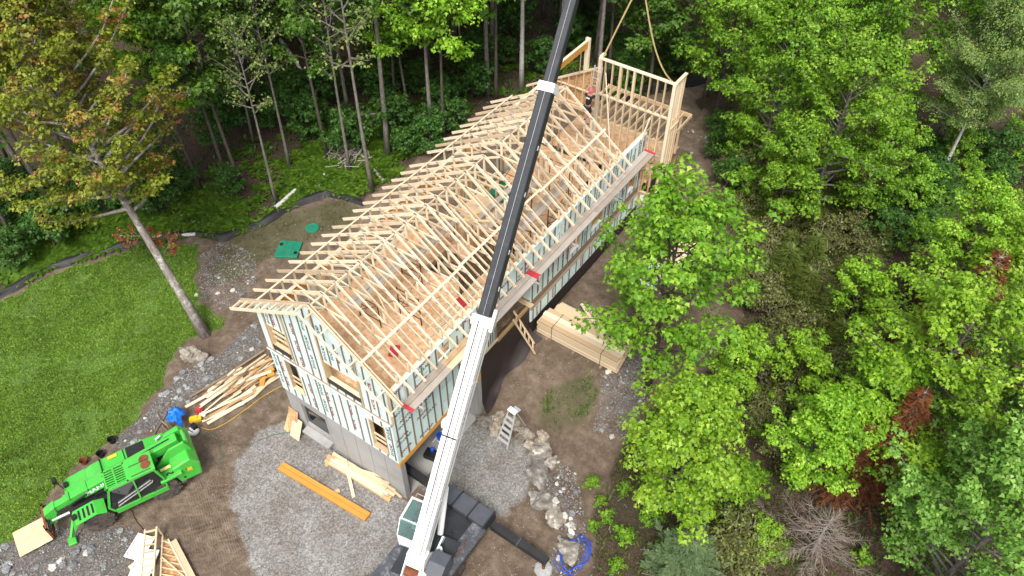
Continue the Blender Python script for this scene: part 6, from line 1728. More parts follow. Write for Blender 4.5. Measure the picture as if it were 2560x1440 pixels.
def make_broadleaf(key, height, clear, rad, n_limb, n_twig, n_leaf, lsize, leafmat, barkmat, seed, trunk_r=.12, flat=.35, shape=LEAF6, spray=.42, bias=0.0, top=.55, elev=(15, 55), lean=(0, 0), droop=.35, red=None, trunks=1):
    rs = np.random.RandomState(seed)
    wood_mb = MB()
    cen, nor, rnd, alo = [], [], [], []
    for tk in range(trunks):
        base = np.array([0., 0, 0]) if tk == 0 else np.array([.25, .15, 0])
        ln = np.array(lean) + (np.array([.10, .05]) if tk else 0)
        tp = []
        ph = rs.rand() * 6
        for i in range(9):
            t = i / 8
            tp.append(base + np.array([ln[0] * height * t + .12 * math.sin(3 * t + ph) * t, ln[1] * height * t + .12 * math.cos(2.6 * t + ph) * t, height * t * .97]))
        tr = [trunk_r * (1 - .85 * (i / 8) ** .9) * (1.25 if i == 0 else 1) for i in range(9)]
        wood_mb.tube(tp, tr, 8)
        tp = np.array(tp)
        for k in range(n_limb):
            t = (k + rs.rand() * .8) / n_limb
            zf = clear / height + (1 - clear / height) * (t ** .85) * .96
            j = zf * 8; j0 = min(int(j), 7)
            p0 = tp[j0] + (tp[j0 + 1] - tp[j0]) * (j - j0)
            az = k * 2.399 + rs.normal() * .4
            # envelope: widest at 'top' fraction of the crown
            h = (zf - clear / height) / (1 - clear / height)
            env = math.sqrt(max(0.04, 1 - ((h - (1 - top)) / (top if h > 1 - top else (1 - top) * 1.25)) ** 2))
            L = rad * env * (.62 + .62 * rs.rand())
            el = math.radians(elev[0] + (elev[1] - elev[0]) * h + rs.normal() * 8)
            d = (math.cos(az) * math.cos(el), math.sin(az) * math.cos(el), math.sin(el))
            pts = limb_curve(p0, d, L, rs, .5, 5, .25)
            r0 = max(.014, trunk_r * .42 * (1 - .7 * h))
            wood_mb.tube(pts, [r0 * (1 - .85 * i / 5) + .004 for i in range(6)], 5, False)
            for q in range(n_twig):
                s = .28 + .72 * (q + rs.rand()) / n_twig
                j = min(s, .999) * 5; j0 = int(j)
                c = pts[j0] + (pts[j0 + 1] - pts[j0]) * (j - j0)
                dd = (pts[j0 + 1] - pts[j0]); dd = dd / np.linalg.norm(dd)
                side = np.cross(dd, [0, 0, 1]); side /= max(np.linalg.norm(side), 1e-6)
                td = dd * .6 + side * (1 if q % 2 else -1) * (.9 * rs.rand() + .3) + np.array([0, 0, .25 * rs.normal() + .1])
                td /= np.linalg.norm(td)
                tl = (.35 + .5 * rs.rand()) * min(1.0, rad / 2.6) * (1.15 - .5 * s)
                tip = c + td * tl
                if q % 2 == 0: wood_mb.tube([c, c + td * tl * .5, tip], [.012, .009, .004], 4, False)
                out = np.array([math.cos(az), math.sin(az), 0])
                cl = rs.rand()
                for puff in range(2):
                    # a puff: leaves over the upper dome of a small uneven clump at the twig end
                    m = max(1, int(n_leaf * .5 * (.6 + .8 * rs.rand())))
                    pr_ = spray * (.55 + .5 * rs.rand())
                    pc = (tip if puff == 0 else c + td * tl * .45) + rs.normal(size=3) * spray * .28
                    a = rs.normal(size=(m, 3)); a[:, 2] = np.abs(a[:, 2]) * 1.1 - .45
                    a /= np.linalg.norm(a, axis=1, keepdims=True)
                    a *= (.55 + .5 * rs.rand(m, 1))
                    el_ = np.array([1.15, 1.15, .45 + flat]) * pr_
                    o = pc + a * el_ + out * (a[:, 2:3] < 0) * .05
                    o[:, 2] -= droop * .5 * np.hypot(a[:, 0], a[:, 1]) ** 2 * pr_
                    cen.append(o)
                    nn = a * np.array([.9, .9, .8]) + np.array([0, 0, .75]) + out * .2 + rs.normal(size=(m, 3)) * .38
                    nor.append(nn)
                    alo.append(a + out * .4 + rs.normal(size=(m, 3)) * .5 - np.array([0, 0, .6]))
                    rv = .40 * cl + .60 * rs.rand(m) + bias
                    if red is not None:
                        rv = .50 * rs.rand(m) + .08 + red(o.mean(0), cl)
                    rnd.append(np.clip(rv, 0, 1))
    cen = np.concatenate(cen); nor = np.concatenate(nor); rnd = np.concatenate(rnd); alo = np.concatenate(alo)
    size = lsize * (.55 + .85 * rs.rand(len(cen)))
    cm = leaves(key + '_crown', cen, nor, size, shape, LEAF[leafmat], rnd, rs, along=alo)
    tm = mesh_py(key + '_trunk', wood_mb.v, wood_mb.f, MAT[barkmat], True)
    return tm, cm

def make_conifer(key, height, rad, n_tier, n_br, leafmat, barkmat, seed, needle=.10, dens=26, trunk_r=.07, bare=0.0, wide=.012):
    rs = np.random.RandomState(seed)
    mb = MB()
    mb.tube([(0, 0, height * i / 6) for i in range(7)], [trunk_r * (1 - .9 * i / 6) for i in range(7)], 6)
    A, B, rnd = [], [], []
    for k in range(n_tier):
        h = .08 + .9 * k / n_tier
        L0 = rad * (1 - h) ** .8
        for b in range(n_br):
            az = 2 * math.pi * (b + rs.rand() * .7) / n_br + k
            L = L0 * (.6 + .5 * rs.rand())
            pts = limb_curve((0, 0, height * h), (math.cos(az), math.sin(az), .15 * rs.rand() - .12), L, rs, .35, 4, .15)
            mb.tube(pts, [.014, .011, .008, .006, .003], 4, False)
            cl = rs.rand()
            for q in range(int(dens * L / max(rad, .1)) + 3):
                s = .15 + .85 * rs.rand()
                j = min(s, .999) * 4; j0 = int(j)
                c = pts[j0] + (pts[j0 + 1] - pts[j0]) * (j - j0)
                dd = pts[j0 + 1] - pts[j0]; dd = dd / np.linalg.norm(dd)
                sd = np.cross(dd, [0, 0, 1]); sd /= max(np.linalg.norm(sd), 1e-6)
                w = dd * .7 + sd * rs.normal() * .8 + np.array([0, 0, rs.normal() * .22])
                w /= np.linalg.norm(w)
                tl = needle * (2.2 - 1.2 * s) * (.7 + .6 * rs.rand())
                A.append(c); B.append(c + w * tl); rnd.append(.4 * cl + .6 * rs.rand())
    A, B, rnd = np.array(A), np.array(B), np.array(rnd)
    # each twig is a pair of crossed narrow blades
    d = B - A
    out = []
    for ax in (np.array([0, 0, 1.]), np.array([1., .3, 0])):
        s = np.cross(d, ax); s /= np.maximum(np.linalg.norm(s, axis=1, keepdims=True), 1e-6)
        w = wide * (1 + rs.rand(len(A), 1))
        out.append(np.stack([A - s * w * .5, A + d * .5 - s * w, B, A + d * .5 + s * w], 1))
    P = np.concatenate(out).reshape(-1, 3)
    cm = mesh_np(key + '_crown', P, np.arange(len(P)).reshape(-1, 4), LEAF[leafmat], np.concatenate([rnd, rnd]))
    return mesh_py(key + '_trunk', mb.v, mb.f, MAT[barkmat], True), cm

def plant(name, var, loc, label, cat, group=None, rz=None, s=1.0, tilt=(0, 0), parts=('trunk', 'crown')):
    M = Matrix.Translation(Vector(loc)) @ Matrix.Rotation(tilt[0], 4, 'X') @ Matrix.Rotation(tilt[1], 4, 'Y') @ Matrix.Rotation(R.random() * 6.28 if rz is None else rz, 4, 'Z') @ Matrix.Diagonal((s, s, s, 1))
    t = empty(name, loc, label, cat, group, M)
    for nm, me in zip(parts, var):
        if me is not None: place(bpy.data.objects.new(nm, me), t, M)
    return t

V = {}
V['maple_a'] = make_broadleaf('maple_a', 9.0, 2.4, 3.1, 40, 7, 42, .135, 'maple', 'bark_dark', 1, .13, spray=.34)
V['maple_b'] = make_broadleaf('maple_b', 8.0, 1.2, 3.0, 42, 8, 46, .135, 'maple_light', 'bark', 2, .12, spray=.34)
V['maple_big'] = make_broadleaf('maple_big', 13, 2.4, 4.3, 54, 9, 44, .15, 'maple', 'bark', 3, .2, spray=.40)
V['maple_big_light'] = make_broadleaf('maple_big_light', 12, 2.0, 4.1, 48, 9, 44, .145, 'maple_light', 'bark', 4, .19, spray=.40)
V['maple_blue'] = make_broadleaf('maple_blue', 11, 1.8, 3.8, 60, 10, 50, .13, 'maple_blue', 'bark', 5, .16, spray=.36)
V['small_a'] = make_broadleaf('small_a', 4.6, .8, 1.7, 20, 6, 34, .12, 'maple_light', 'bark_dark', 6, .05, spray=.24)
V['small_b'] = make_broadleaf('small_b', 4.2, .6, 1.6, 18, 6, 34, .12, 'maple', 'bark_dark', 7, .05, spray=.24)
V['bush'] = make_broadleaf('bush', 1.7, .15, 1.2, 16, 5, 30, .11, 'bush', 'bark_dark', 8, .03, spray=.22, elev=(25, 70))
V['bush_low'] = make_broadleaf('bush_low', .8, .05, .8, 11, 4, 18, .10, 'maple', 'bark_dark', 9, .02, spray=.15, elev=(25, 70))
V['brush'] = make_broadleaf('brush', 1.1, .1, 1.2, 18, 5, 26, .085, 'brush', 'deadwood', 11, .02, spray=.22, elev=(15, 70), shape=LEAF4)
V['birch'] = make_broadleaf('birch', 12, 4.6, 3.3, 44, 10, 90, .10, 'birch', 'birch', 10, .14, spray=.36, flat=.7, shape=LEAF4, droop=.8, trunks=2)
V['forest_a'] = make_broadleaf('forest_a', 17, 8.5, 3.5, 32, 9, 38, .19, 'forest', 'bark', 12, .17, spray=.5)
V['forest_b'] = make_broadleaf('forest_b', 16, 6.5, 3.2, 28, 8, 36, .18, 'forest', 'bark_dark', 13, .13, spray=.48)
V['tall_pole'] = make_broadleaf('tall_pole', 18, 10.5, 3.2, 26, 8, 36, .19, 'forest', 'bark', 33, .09, spray=.5)
V['deep'] = make_broadleaf('deep', 15, 3.0, 3.6, 44, 9, 40, .20, 'forest', 'bark_dark', 19, .15, spray=.52)
V['edge_a'] = make_broadleaf('edge_a', 15, 7.0, 3.5, 32, 8, 42, .175, 'maple', 'bark', 14, .16, spray=.46)
V['edge_b'] = make_broadleaf('edge_b', 14, 6.2, 3.1, 30, 8, 42, .165, 'maple_light', 'bark_dark', 15, .12, spray=.44)
V['thin'] = make_broadleaf('thin', 15, 8.0, 2.6, 22, 6, 10, .14, 'birch', 'bark', 16, .13, spray=.3)
V['bare'] = make_broadleaf('bare', 12, 5.5, 2.4, 22, 6, 3, .12, 'birch', 'bark', 17, .09, spray=.3)
V['pole_birch'] = make_broadleaf('pole_birch', 18, 13, 2.4, 14, 6, 24, .16, 'forest', 'birch', 18, .17)
V['fir'] = make_conifer('fir', 2.6, 1.1, 15, 9, 'needle', 'bark_dark', 20, .20, 40)
V['fir_small'] = make_conifer('fir_small', 1.5, .8, 11, 8, 'needle', 'bark_dark', 21, .16, 34)
V['dark_fir'] = make_conifer('dark_fir', 9, 2.0, 26, 9, 'needle_dark', 'bark_dark', 22, .30, 50, .13, wide=.03)
V['rust'] = make_conifer('rust', 8.0, 2.2, 30, 8, 'rusty', 'deadwood', 23, .17, 70, wide=.014)
V['grey'] = make_conifer('grey', 2.6, 2.7, 9, 6, 'grey_needle', 'deadwood', 24, .20, 60, wide=.004)
V['pine'] = make_conifer('pine', 2.6, 1.9, 16, 9, 'pine', 'bark_dark', 25, .15, 170, wide=.011)

def red_zone(c, cl):
    """branches on the far right side and the lowest twigs turn first"""
    return .14 * (cl - .3) + (.30 if cl > .80 else 0) + (.14 if c[0] > 2.0 else 0)
V['autumn'] = make_broadleaf('autumn', 17.5, 7.0, 4.7, 96, 10, 58, .13, 'autumn', 'bark_lichen', 30, .24, spray=.38, red=red_zone, lean=(0, 0), top=.68, elev=(8, 60))
V['red_twigs'] = make_broadleaf('red_twigs', 2.4, .4, 1.0, 9, 5, 20, .12, 'autumn', 'bark_lichen', 31, .03, spray=.18, bias=.5)

# --- the right-hand side
def crown_tree(name, var, base, label, rz=None, s=1.0, tilt=(0, 0), cat='tree', group=None):
    return plant(name, V[var], ground(base[0], base[1], -.05), label, cat, group, rz, s, tilt)
crown_tree('maple_tree', 'maple_a', (8.80, 8.63, 7.80), 'green maple with a forked dark trunk beside the sawn lumber stack', .4, 1.13, (.02, .02))
crown_tree('maple_tree', 'maple_b', (12.11, 4.61, 6.00), 'bright yellow-green maple just right of the rock ledge and gravel', 1.0, .92)
crown_tree('maple_tree', 'maple_big', (7.06, 23.94, 9.00), 'tall broad maple right of the open stud wall at the top', 2.0, .82)
crown_tree('maple_tree', 'maple_big', (10.58, 22.27, 8.60), 'light green maple in front of the tall broad maples at upper right', .3, .78)
crown_tree('maple_tree', 'maple_big', (9.82, 29.54, 9.00), 'dark green maple at the top edge left of the birch', 1.6, .9)
crown_tree('maple_tree', 'maple_a', (9.30, 20.80, 6.00), 'low green maple right of the bare track behind the house', 2.7, .72)
crown_tree('birch_tree', 'birch', (15.26, 29.18, 1.93), 'white-stemmed birch pair with small yellowing leaves at upper right', 1.2, .86)
crown_tree('maple_tree', 'maple_big_light', (17.54, 17.96, 8.50), 'light green maple below the birch at the right edge', 2.2, .66)
crown_tree('maple_tree', 'maple_a', (12.75, 23.83, 5.60), 'mid green maple standing between the fir thicket and the birch', .7, .7)
crown_tree('maple_tree', 'maple_big_light', (18.17, 10.13, 9.00), 'large pale green maple at the right edge above the rust-red firs', 3.3, .80)
crown_tree('maple_tree', 'maple_big_light', (19.11, 16.27, 8.50), 'pale green maple at the right edge between two rust-red firs', 5.3, .66)
crown_tree('maple_tree', 'maple_b', (16.91, 9.48, 6.00), 'spreading light maple left of the silvery maple in the lower right', 4.1, .78)
crown_tree('maple_tree', 'maple_b', (15.77, 7.74, 4.60), 'low light green maple right of the bright yellow-green one', 2.1, .68)
crown_tree('maple_tree', 'maple_blue', (21.00, 5.97, 8.50), 'silvery green maple filling the bottom right corner', .9, .86)
crown_tree('maple_tree', 'maple_blue', (21.04, 9.54, 8.50), 'silvery green maple cut by the right edge', 3.9, .8)
crown_tree('maple_tree', 'maple_big', (14.22, 32.96, 9.50), 'green maple in the top right corner of the picture', 5.0, .85)
crown_tree('maple_tree', 'maple_a', (2.76, 28.35, 8.00), 'dark maple at the top edge just right of the leaning grey trunk', .2, 1.0)
crown_tree('maple_sapling', 'small_a', (12.00, 10.02, 3.80), 'light green maple sapling above the bright yellow-green maple', .3, .85)
crown_tree('maple_sapling', 'small_b', (13.80, 5.41, 3.40), 'dark green maple sapling below the bright yellow-green maple', 1.3, .8)
crown_tree('maple_sapling', 'small_a', (14.64, 16.15, 4.00), 'light green maple sapling among the firs on the right', 2.3, .9)
crown_tree('maple_sapling', 'small_a', (15.55, 4.48, 3.20), 'thin light green sapling beside the bare grey conifer', .9, .5)
crown_tree('maple_sapling', 'small_b', (19.08, 8.85, 3.20), 'dark green sapling left of the silvery maple', .6, .8)
crown_tree('maple_sapling', 'small_a', (14.06, 10.91, 3.60), 'light green sapling below the fir thicket', 1.9, .9)
crown_tree('maple_sapling', 'small_b', (6.13, 23.98, 3.60), 'green sapling at the wood edge right of the far deck', 4.4, .8)
for p, s, lab in (((17.41, 19.65, 7.50), .9, 'rust-red dead fir high at the right edge below the birch'), ((18.20, 14.12, 8.00), 1.1, 'large rust-red dead fir standing through the pale green maples at the right edge'), ((17.86, 8.73, 6.50), .85, 'rust-red dead fir in the middle of the lower right maples'), ((17.00, 8.07, 4.50), .6, 'small rust-red dead fir left of the lower right maples')):
    crown_tree('dead_fir', 'rust', p, lab, None, s, group='rust-red dead firs on the right')
crown_tree('dead_conifer', 'grey', (17.22, 5.79, 2.80), 'bare grey dead conifer with wiry twigs at the bottom right', .5, 1.05)
crown_tree('pine_tree', 'pine', (13.6, 2.6), 'soft blue-green pine at the bottom edge right of the blue pipe', .5, 1.1)
k = 0
for (u, v) in [(10.54, 19.81, 1.65), (11.88, 18.98, 1.70), (11.99, 21.44, 1.72), (13.42, 19.57, 1.84), (12.43, 16.47, 1.74), (13.70, 16.08, 1.83), (14.92, 15.71, 1.90), (11.17, 17.21, 1.69), (10.34, 22.45, 1.75), (12.17, 14.17, 1.80), (14.88, 17.94, 1.97), (14.64, 14.41, 1.91), (13.30, 12.76, 1.81), (14.16, 22.12, 1.83), (8.67, 21.13, 1.86), (9.81, 25.63, 1.75), (11.68, 23.94, 1.90), (14.14, 11.47, 1.90)] and [(p[0], p[1]) for p in ((10.54, 19.81, 1.65), (11.88, 18.98, 1.70), (11.99, 21.44, 1.72), (13.42, 19.57, 1.84), (12.43, 16.47, 1.74), (13.70, 16.08, 1.83), (14.92, 15.71, 1.90), (11.17, 17.21, 1.69), (10.34, 22.45, 1.75), (12.17, 14.17, 1.80), (14.88, 17.94, 1.97), (14.64, 14.41, 1.91), (13.30, 12.76, 1.81), (14.16, 22.12, 1.83), (8.67, 21.13, 1.86), (9.81, 25.63, 1.75), (11.68, 23.94, 1.90), (14.14, 11.47, 1.90))]:
    crown_tree('young_fir', 'fir' if k % 3 else 'fir_small', (u, v), 'olive green young fir in the open thicket between the right-hand maples', None, .8 + .45 * R.random(), group='young firs in the right-hand thicket', cat='fir')
    k += 1
for p in ((3.22, 27.02, 1.77), (4.13, 26.12, 1.84), (6.28, 23.91, 2.09)):
    crown_tree('leafy_bush', 'bush', p, 'dark green leafy bush at the wood edge right of the far deck', None, .7 + .2 * R.random(), group='bushes right of the far deck', cat='bush')
for p in ((9.08, 3.71, 0.90), (9.74, 3.23, 0.88), (10.27, 2.78, 0.86), (10.00, 2.19, 0.85), (11.26, 2.43, 0.94), (11.61, 3.71, 0.87), (12.68, 2.66, 0.92), (11.55, 1.31, 0.92), (12.18, 5.30, 0.96), (10.26, 4.21, 0.91), (14.12, 4.76, 1.05), (14.48, 5.75, 1.15), (13.47, 4.74, 1.00), (13.60, 8.95, 1.89), (14.52, 7.29, 1.70), (12.61, 10.46, 1.83), (16.23, 4.92, 1.32), (18.77, 6.29, 1.73), (19.73, 7.52, 2.05)):
    crown_tree('low_bush', 'bush_low', p, 'knee-high green bush on the brown ground right of the rock ledge', None, .40 + .35 * R.random(), group='low bushes right of the ledge', cat='bush')

for p in ((9.03, 19.27, 1.81), (10.24, 17.40, 1.80), (11.56, 15.17, 1.83), (11.94, 12.96, 1.73), (12.70, 14.28, 1.79), (12.52, 17.79, 1.73), (13.82, 17.26, 1.91), (11.71, 20.45, 1.80), (13.97, 20.21, 1.90), (13.00, 21.96, 1.87), (15.65, 16.15, 1.97), (13.77, 13.89, 1.81), (14.95, 13.00, 1.95), (15.65, 13.93, 2.04), (9.83, 21.04, 1.70), (9.12, 23.86, 1.79), (10.80, 23.56, 1.73), (11.01, 25.92, 1.84), (7.67, 23.44, 1.94), (7.93, 21.25, 1.95), (8.42, 26.18, 1.86), (15.49, 18.98, 1.96), (9.33, 17.14, 1.76), (10.23, 15.57, 1.72), (12.70, 11.56, 1.80), (13.89, 10.40, 1.80), (13.23, 9.45, 1.81), (3.83, 29.03, 1.84), (5.27, 27.38, 1.98), (6.21, 23.00, 2.10), (6.66, 24.68, 2.04), (6.69, 26.85, 2.06), (7.19, 19.88, 2.01), (15.62, 4.95, 1.19), (15.20, 4.12, 1.13), (14.46, 3.99, 1.12), (12.97, 5.72, 1.16), (14.82, 8.43, 1.91)):
    crown_tree('brushwood_bush', 'brush', p, 'loose olive and brown brushwood in the open thicket on the right', None, .8 + .6 * R.random(), group='brushwood in the right-hand thicket', cat='bush')
for k, p in enumerate(((14.61, 25.10, 1.99), (15.79, 24.58, 1.90), (16.13, 26.67, 2.18), (16.57, 28.90, 2.19), (17.13, 31.14, 2.04), (17.78, 32.60, 2.22), (15.47, 22.77, 2.05), (13.41, 24.55, 1.78), (13.69, 26.92, 1.89), (18.20, 34.77, 2.15), (18.04, 29.55, 2.17), (14.25, 30.25, 1.86), (12.00, 31.88, 1.82), (14.31, 22.86, 1.88), (15.44, 27.95, 2.03), (18.72, 31.93, 2.25), (14.75, 26.93, 1.85), (16.34, 32.74, 2.05), (15.61, 30.54, 2.02), (4.54, 24.66, 1.94), (6.09, 22.49, 2.11), (7.18, 21.38, 2.03))):
    crown_tree('undergrowth_bush', 'bush' if k % 3 else 'small_b', p, 'green undergrowth bush near the birch or along the right wood edge', None, (.8 if k % 3 else .5) + .4 * R.random(), group='undergrowth bushes on the right', cat='bush')
# --- the left: leaning maple turning colour
lean_dir = Vector((-13.9 + 10.6, .97 - .43, 7.0)).normalized()
q = Vector((0, 0, 1)).rotation_difference(lean_dir).to_euler()
AB = ground(-10.6, .43, -.1)
Ma = Matrix.Translation(Vector(AB)) @ q.to_matrix().to_4x4() @ Matrix.Rotation(2.2, 4, 'Z')
at = empty('autumn_maple', AB, 'leaning maple with olive and rust-red leaves at the lawn edge', 'tree', None, Ma)
place(bpy.data.objects.new('trunk', V['autumn'][0]), at, Ma)
place(bpy.data.objects.new('crown', V['autumn'][1]), at, Ma)
for k, (t, az) in enumerate(((5.0, .5), (5.6, 2.0), (4.4, -.4))):
    Mr = Ma @ Matrix.Translation((.1, 0, t)) @ Matrix.Rotation(az, 4, 'Z') @ Matrix.Rotation(1.2, 4, 'Y') @ Matrix.Diagonal((.5, .5, .5, 1))
    place(bpy.data.objects.new('red_sprout', V['red_twigs'][1]), at, Mr)
    place(bpy.data.objects.new('sprout_twig', V['red_twigs'][0]), at, Mr)

# --- the wood behind: each trunk one can see stands where its foot is
GRP = 'trees of the wood behind the house'
woods = [  # foot, kind, scale, label
    ((-10.90, 12.79, 0.41), 'thin', 1.0, 'nearly leafless grey tree with white upper limbs behind the left eaves'),
    ((-13.01, 13.26, 0.52), 'bare', 1.15, 'brown slender trunk leaning left beside the nearly leafless grey tree'),
    ((-14.99, 13.48, 0.52), 'forest_b', .9, 'slim grey trunk left of the brush pile in the wood'),
    ((-16.33, 11.65, 0.35), 'thin', .8, 'thin pale trunk above the fern patch'),
    ((-14.92, 9.15, 0.18), 'thin', .75, 'thin mottled trunk just above the silt fence bend'),
    ((-17.42, 8.89, 0.19), 'forest_b', .95, 'straight dark trunk left of the fern patch'),
    ((-10.60, 17.91, 1.01), 'edge_a', .95, 'green maple whose trunk stands behind the middle of the left eaves'),
    ((-12.03, 17.75, 0.94), 'edge_b', .9, 'slim light green maple left of the maple behind the left eaves'),
    ((-9.84, 18.11, 1.06), 'edge_b', .95, 'bright maple with twin thin stems behind the left eaves'),
    ((-10.34, 23.24, 1.31), 'forest_a', 1.0, 'twin grey trunks in the shade behind the rear half of the roof'),
    ((-9.28, 22.65, 1.39), 'forest_b', 1.0, 'dark trunk just right of the twin grey trunks'),
    ((-8.91, 24.88, 1.41), 'pole_birch', 1.0, 'tall white birch pole behind the roof left of the boom'),
    ((-7.85, 27.56, 1.44), 'forest_a', 1.0, 'grey trunk close behind the crane boom'),
    ((-6.93, 30.85, 1.32), 'forest_a', 1.1, 'thick grey trunk behind the ridge beam post'),
    ((-3.94, 32.86, 1.36), 'forest_a', 1.15, 'thick mottled trunk behind the middle of the open stud wall'),
    ((-1.93, 33.28, 1.39), 'forest_b', 1.0, 'slim trunk right of the thick mottled one behind the stud wall'),
    ((-1.17, 33.81, 1.39), 'forest_b', .9, 'slim leaning trunk at the end of the rear silt fence'),
    ((0.92, 31.28, 1.22), 'thin', 1.15, 'smooth grey leaning trunk at the end of the rear silt fence'),
    ((-19.38, 7.49, 0.21), 'edge_b', .95, 'light green maple right behind the turning maple'),
    ((-18.48, 8.78, 0.21), 'forest_b', .9, 'paired dark trunks between the turning maple and the fern patch'),
    ((-23.26, 1.05, 0.19), 'forest_a', .95, 'grey trunk at the left edge above the silt fence'),
    ((-22.80, -1.47, 0.02), 'forest_b', .9, 'leaning grey trunk low at the left edge behind the silt fence'),
    ((-26.82, 1.88, 0.19), 'forest_a', 1.0, 'dark leaning trunk in the shade at the far left'),
    ((-30.01, 2.35, 0.19), 'forest_b', 1.0, 'dark trunk at the very left edge in the shade'),
    ((-26.26, 4.08, 0.17), 'forest_a', 1.05, 'dark trunk in the shade behind the turning maple'),
    ((-24.09, 6.38, 0.25), 'forest_b', 1.0, 'dark trunk hidden behind the crown of the turning maple'),
]
for p, kind, s, lab in woods:
    plant('forest_tree', V[kind], ground(p[0], p[1], -.1), lab, 'tree', GRP, None, s, (R.uniform(-.03, .03), R.uniform(-.03, .03)))
rw_ = random.Random(21)
pts_used = [(p[0][0], p[0][1]) for p in woods]
deep = 0
while deep < 120:
    x, y = rw_.uniform(-62, 26), rw_.uniform(14, 72)
    if not inpoly(x, y, P_WOODS_L) or (x > 3 and y < 34) or (x > -8 and y < 27): continue
    if y < 26 and x > -16: continue
    if any((x - a) ** 2 + (y - c) ** 2 < 6.0 for a, c in pts_used): continue
    pts_used.append((x, y)); deep += 1
    plant('forest_tree', V[rw_.choice(['deep', 'deep', 'deep', 'forest_b', 'dark_fir', 'edge_a'])], ground(x, y, -.1), 'tall tree deep in the shaded wood behind the site', 'tree', 'trees deep in the wood', rw_.random() * 6.28, rw_.uniform(.85, 1.1), (rw_.uniform(-.04, .04), rw_.uniform(-.04, .04)))
belt = 0
while belt < 34:
    x, y = rw_.uniform(-34, -2), rw_.uniform(9, 34)
    if not inpoly(x, y, P_WOODS_L) or (x > -8 and y < 24) or y < 8 - .5 * (x + 14): continue
    if any((x - a) ** 2 + (y - c) ** 2 < 3.2 for a, c in pts_used): continue
    pts_used.append((x, y)); belt += 1
    plant('forest_tree', V[rw_.choice(['forest_a', 'forest_b', 'forest_a', 'tall_pole'])], ground(x, y, -.1), 'slender tree in the front belt of the shaded wood behind the site', 'tree', 'slender trees in the front belt of the wood', rw_.random() * 6.28, rw_.uniform(.9, 1.1), (rw_.uniform(-.05, .05), rw_.uniform(-.05, .05)))
for p in ((-11.29, 19.57, 1.22), (-9.80, 19.24, 1.13), (-9.71, 16.80, 0.90), (-11.19, 20.63, 1.24), (-10.84, 22.23, 1.37), (-12.49, 16.80, 0.88), (-11.16, 15.96, 0.80), (-17.09, 14.32, 0.74), (-18.96, 14.85, 0.85), (-20.91, 15.40, 0.97), (-19.43, 13.25, 0.70), (-21.43, 13.80, 0.76), (-18.55, 16.93, 1.04), (-15.92, 15.55, 0.79), (-21.12, 12.18, 0.63), (-20.77, 10.25, 0.46), (-17.19, 8.22, 0.17), (-19.87, 6.74, 0.19), (-4.60, 30.49, 1.40), (-3.32, 30.33, 1.35), (-3.36, 33.74, 1.42), (-7.43, 32.20, 1.40), (-8.93, 30.50, 1.41), (-9.14, 27.39, 1.37), (-11.42, 26.97, 1.38), (-11.69, 24.23, 1.48), (-17.31, 18.97, 1.29), (-15.34, 18.99, 1.13), (-14.42, 21.46, 1.33), (-14.03, 14.21, 0.64), (-23.40, -0.11, 0.10), (-24.97, -0.06, 0.13), (-23.90, 2.23, 0.19), (-23.97, 3.83, 0.22), (-21.90, -0.15, 0.06), (-1.60, 32.03, 1.39), (0.28, 34.76, 1.27), (-24.56, -1.28, 0.08), (-26.62, 0.47, 0.09), (-24.68, 0.96, 0.12), (-22.42, 1.70, 0.14), (-21.61, 2.95, 0.24), (-28.43, 0.86, 0.12), (-21.66, 4.56, 0.24), (-22.29, -1.80, -0.01), (-19.46, 5.30, 0.22), (-19.63, 4.35, 0.22)):
    plant('understorey_bush', V['bush'], ground(p[0], p[1], -.05), 'leafy understorey bush growing in the shade of the wood behind', 'bush', 'understorey bushes in the wood', None, rw_.uniform(.8, 1.5))
for k in range(60):
    x, y = rw_.uniform(-36, 4), rw_.uniform(18, 48)
    if not inpoly(x, y, P_WOODS_L) or (x > -8 and y < 25): continue
    plant('understorey_bush', V['bush'], ground(x, y, -.05), 'leafy understorey bush growing in the shade of the wood behind', 'bush', 'understorey bushes in the wood', None, rw_.uniform(.9, 1.7))

# --- ferns, thin grass, lawn: uncountable, one object each
def fern_field(count, rs, areas, mat, name, label, L=.48, fr=7):
    segs = []
    V_, F_, Rn = [], [], []
    tot = 0
    while tot < count:
        a = areas[rs.randint(len(areas))]
        x = a[0] + rs.normal() * a[2]; y = a[1] + rs.normal() * a[3]
        if not inpoly(x, y, P_WOODS_L): continue
        z = H(x, y)
        tot += 1
        tone = rs.rand()
        sc = .6 + .7 * rs.rand()
        for k in range(fr):
            az = 6.283 * (k + rs.rand() * .6) / fr
            c, s = math.cos(az), math.sin(az)
            l_ = L * sc * (.7 + .5 * rs.rand())
            n0 = len(V_)
            for t, w in ((0.05, .02), (.35, .085), (.7, .07), (1.0, .004)):
                r_ = l_ * t; zz = z + l_ * (.85 * t - .62 * t * t)
                V_.append((x + c * r_ - s * w * sc, y + s * r_ + c * w * sc, zz)); V_.append((x + c * r_ + s * w * sc, y + s * r_ - c * w * sc, zz))
            for j in range(3):
                F_.append((n0 + 2 * j, n0 + 2 * j + 1, n0 + 2 * j + 3, n0 + 2 * j + 2)); Rn.append(.5 * tone + .5 * rs.rand())
    me = mesh_np(name, V_, F_, LEAF[mat], Rn)
    tag(place(bpy.data.objects.new(name, me)), label, 'fern', kind='stuff')
fern_field(2100, np.random.RandomState(5), [(-13.2, 14.0, 1.5, 1.3), (-15.0, 11.5, 1.8, 1.2), (-13.6, 16.5, 1.8, 1.5), (-17.5, 6.8, 1.6, .8), (-20.5, 3.2, 2.2, 1.0), (-17, 3.8, 1.6, .6), (-19.5, .6, 2.0, .8), (-22, -1.2, 2.0, 1.0), (-24, 2.5, 3, 2), (-3, 33, 4, 3), (-12, 24, 5, 4)], 'fern', 'ferns', 'bright green ferns covering the wood floor beyond the silt fence')

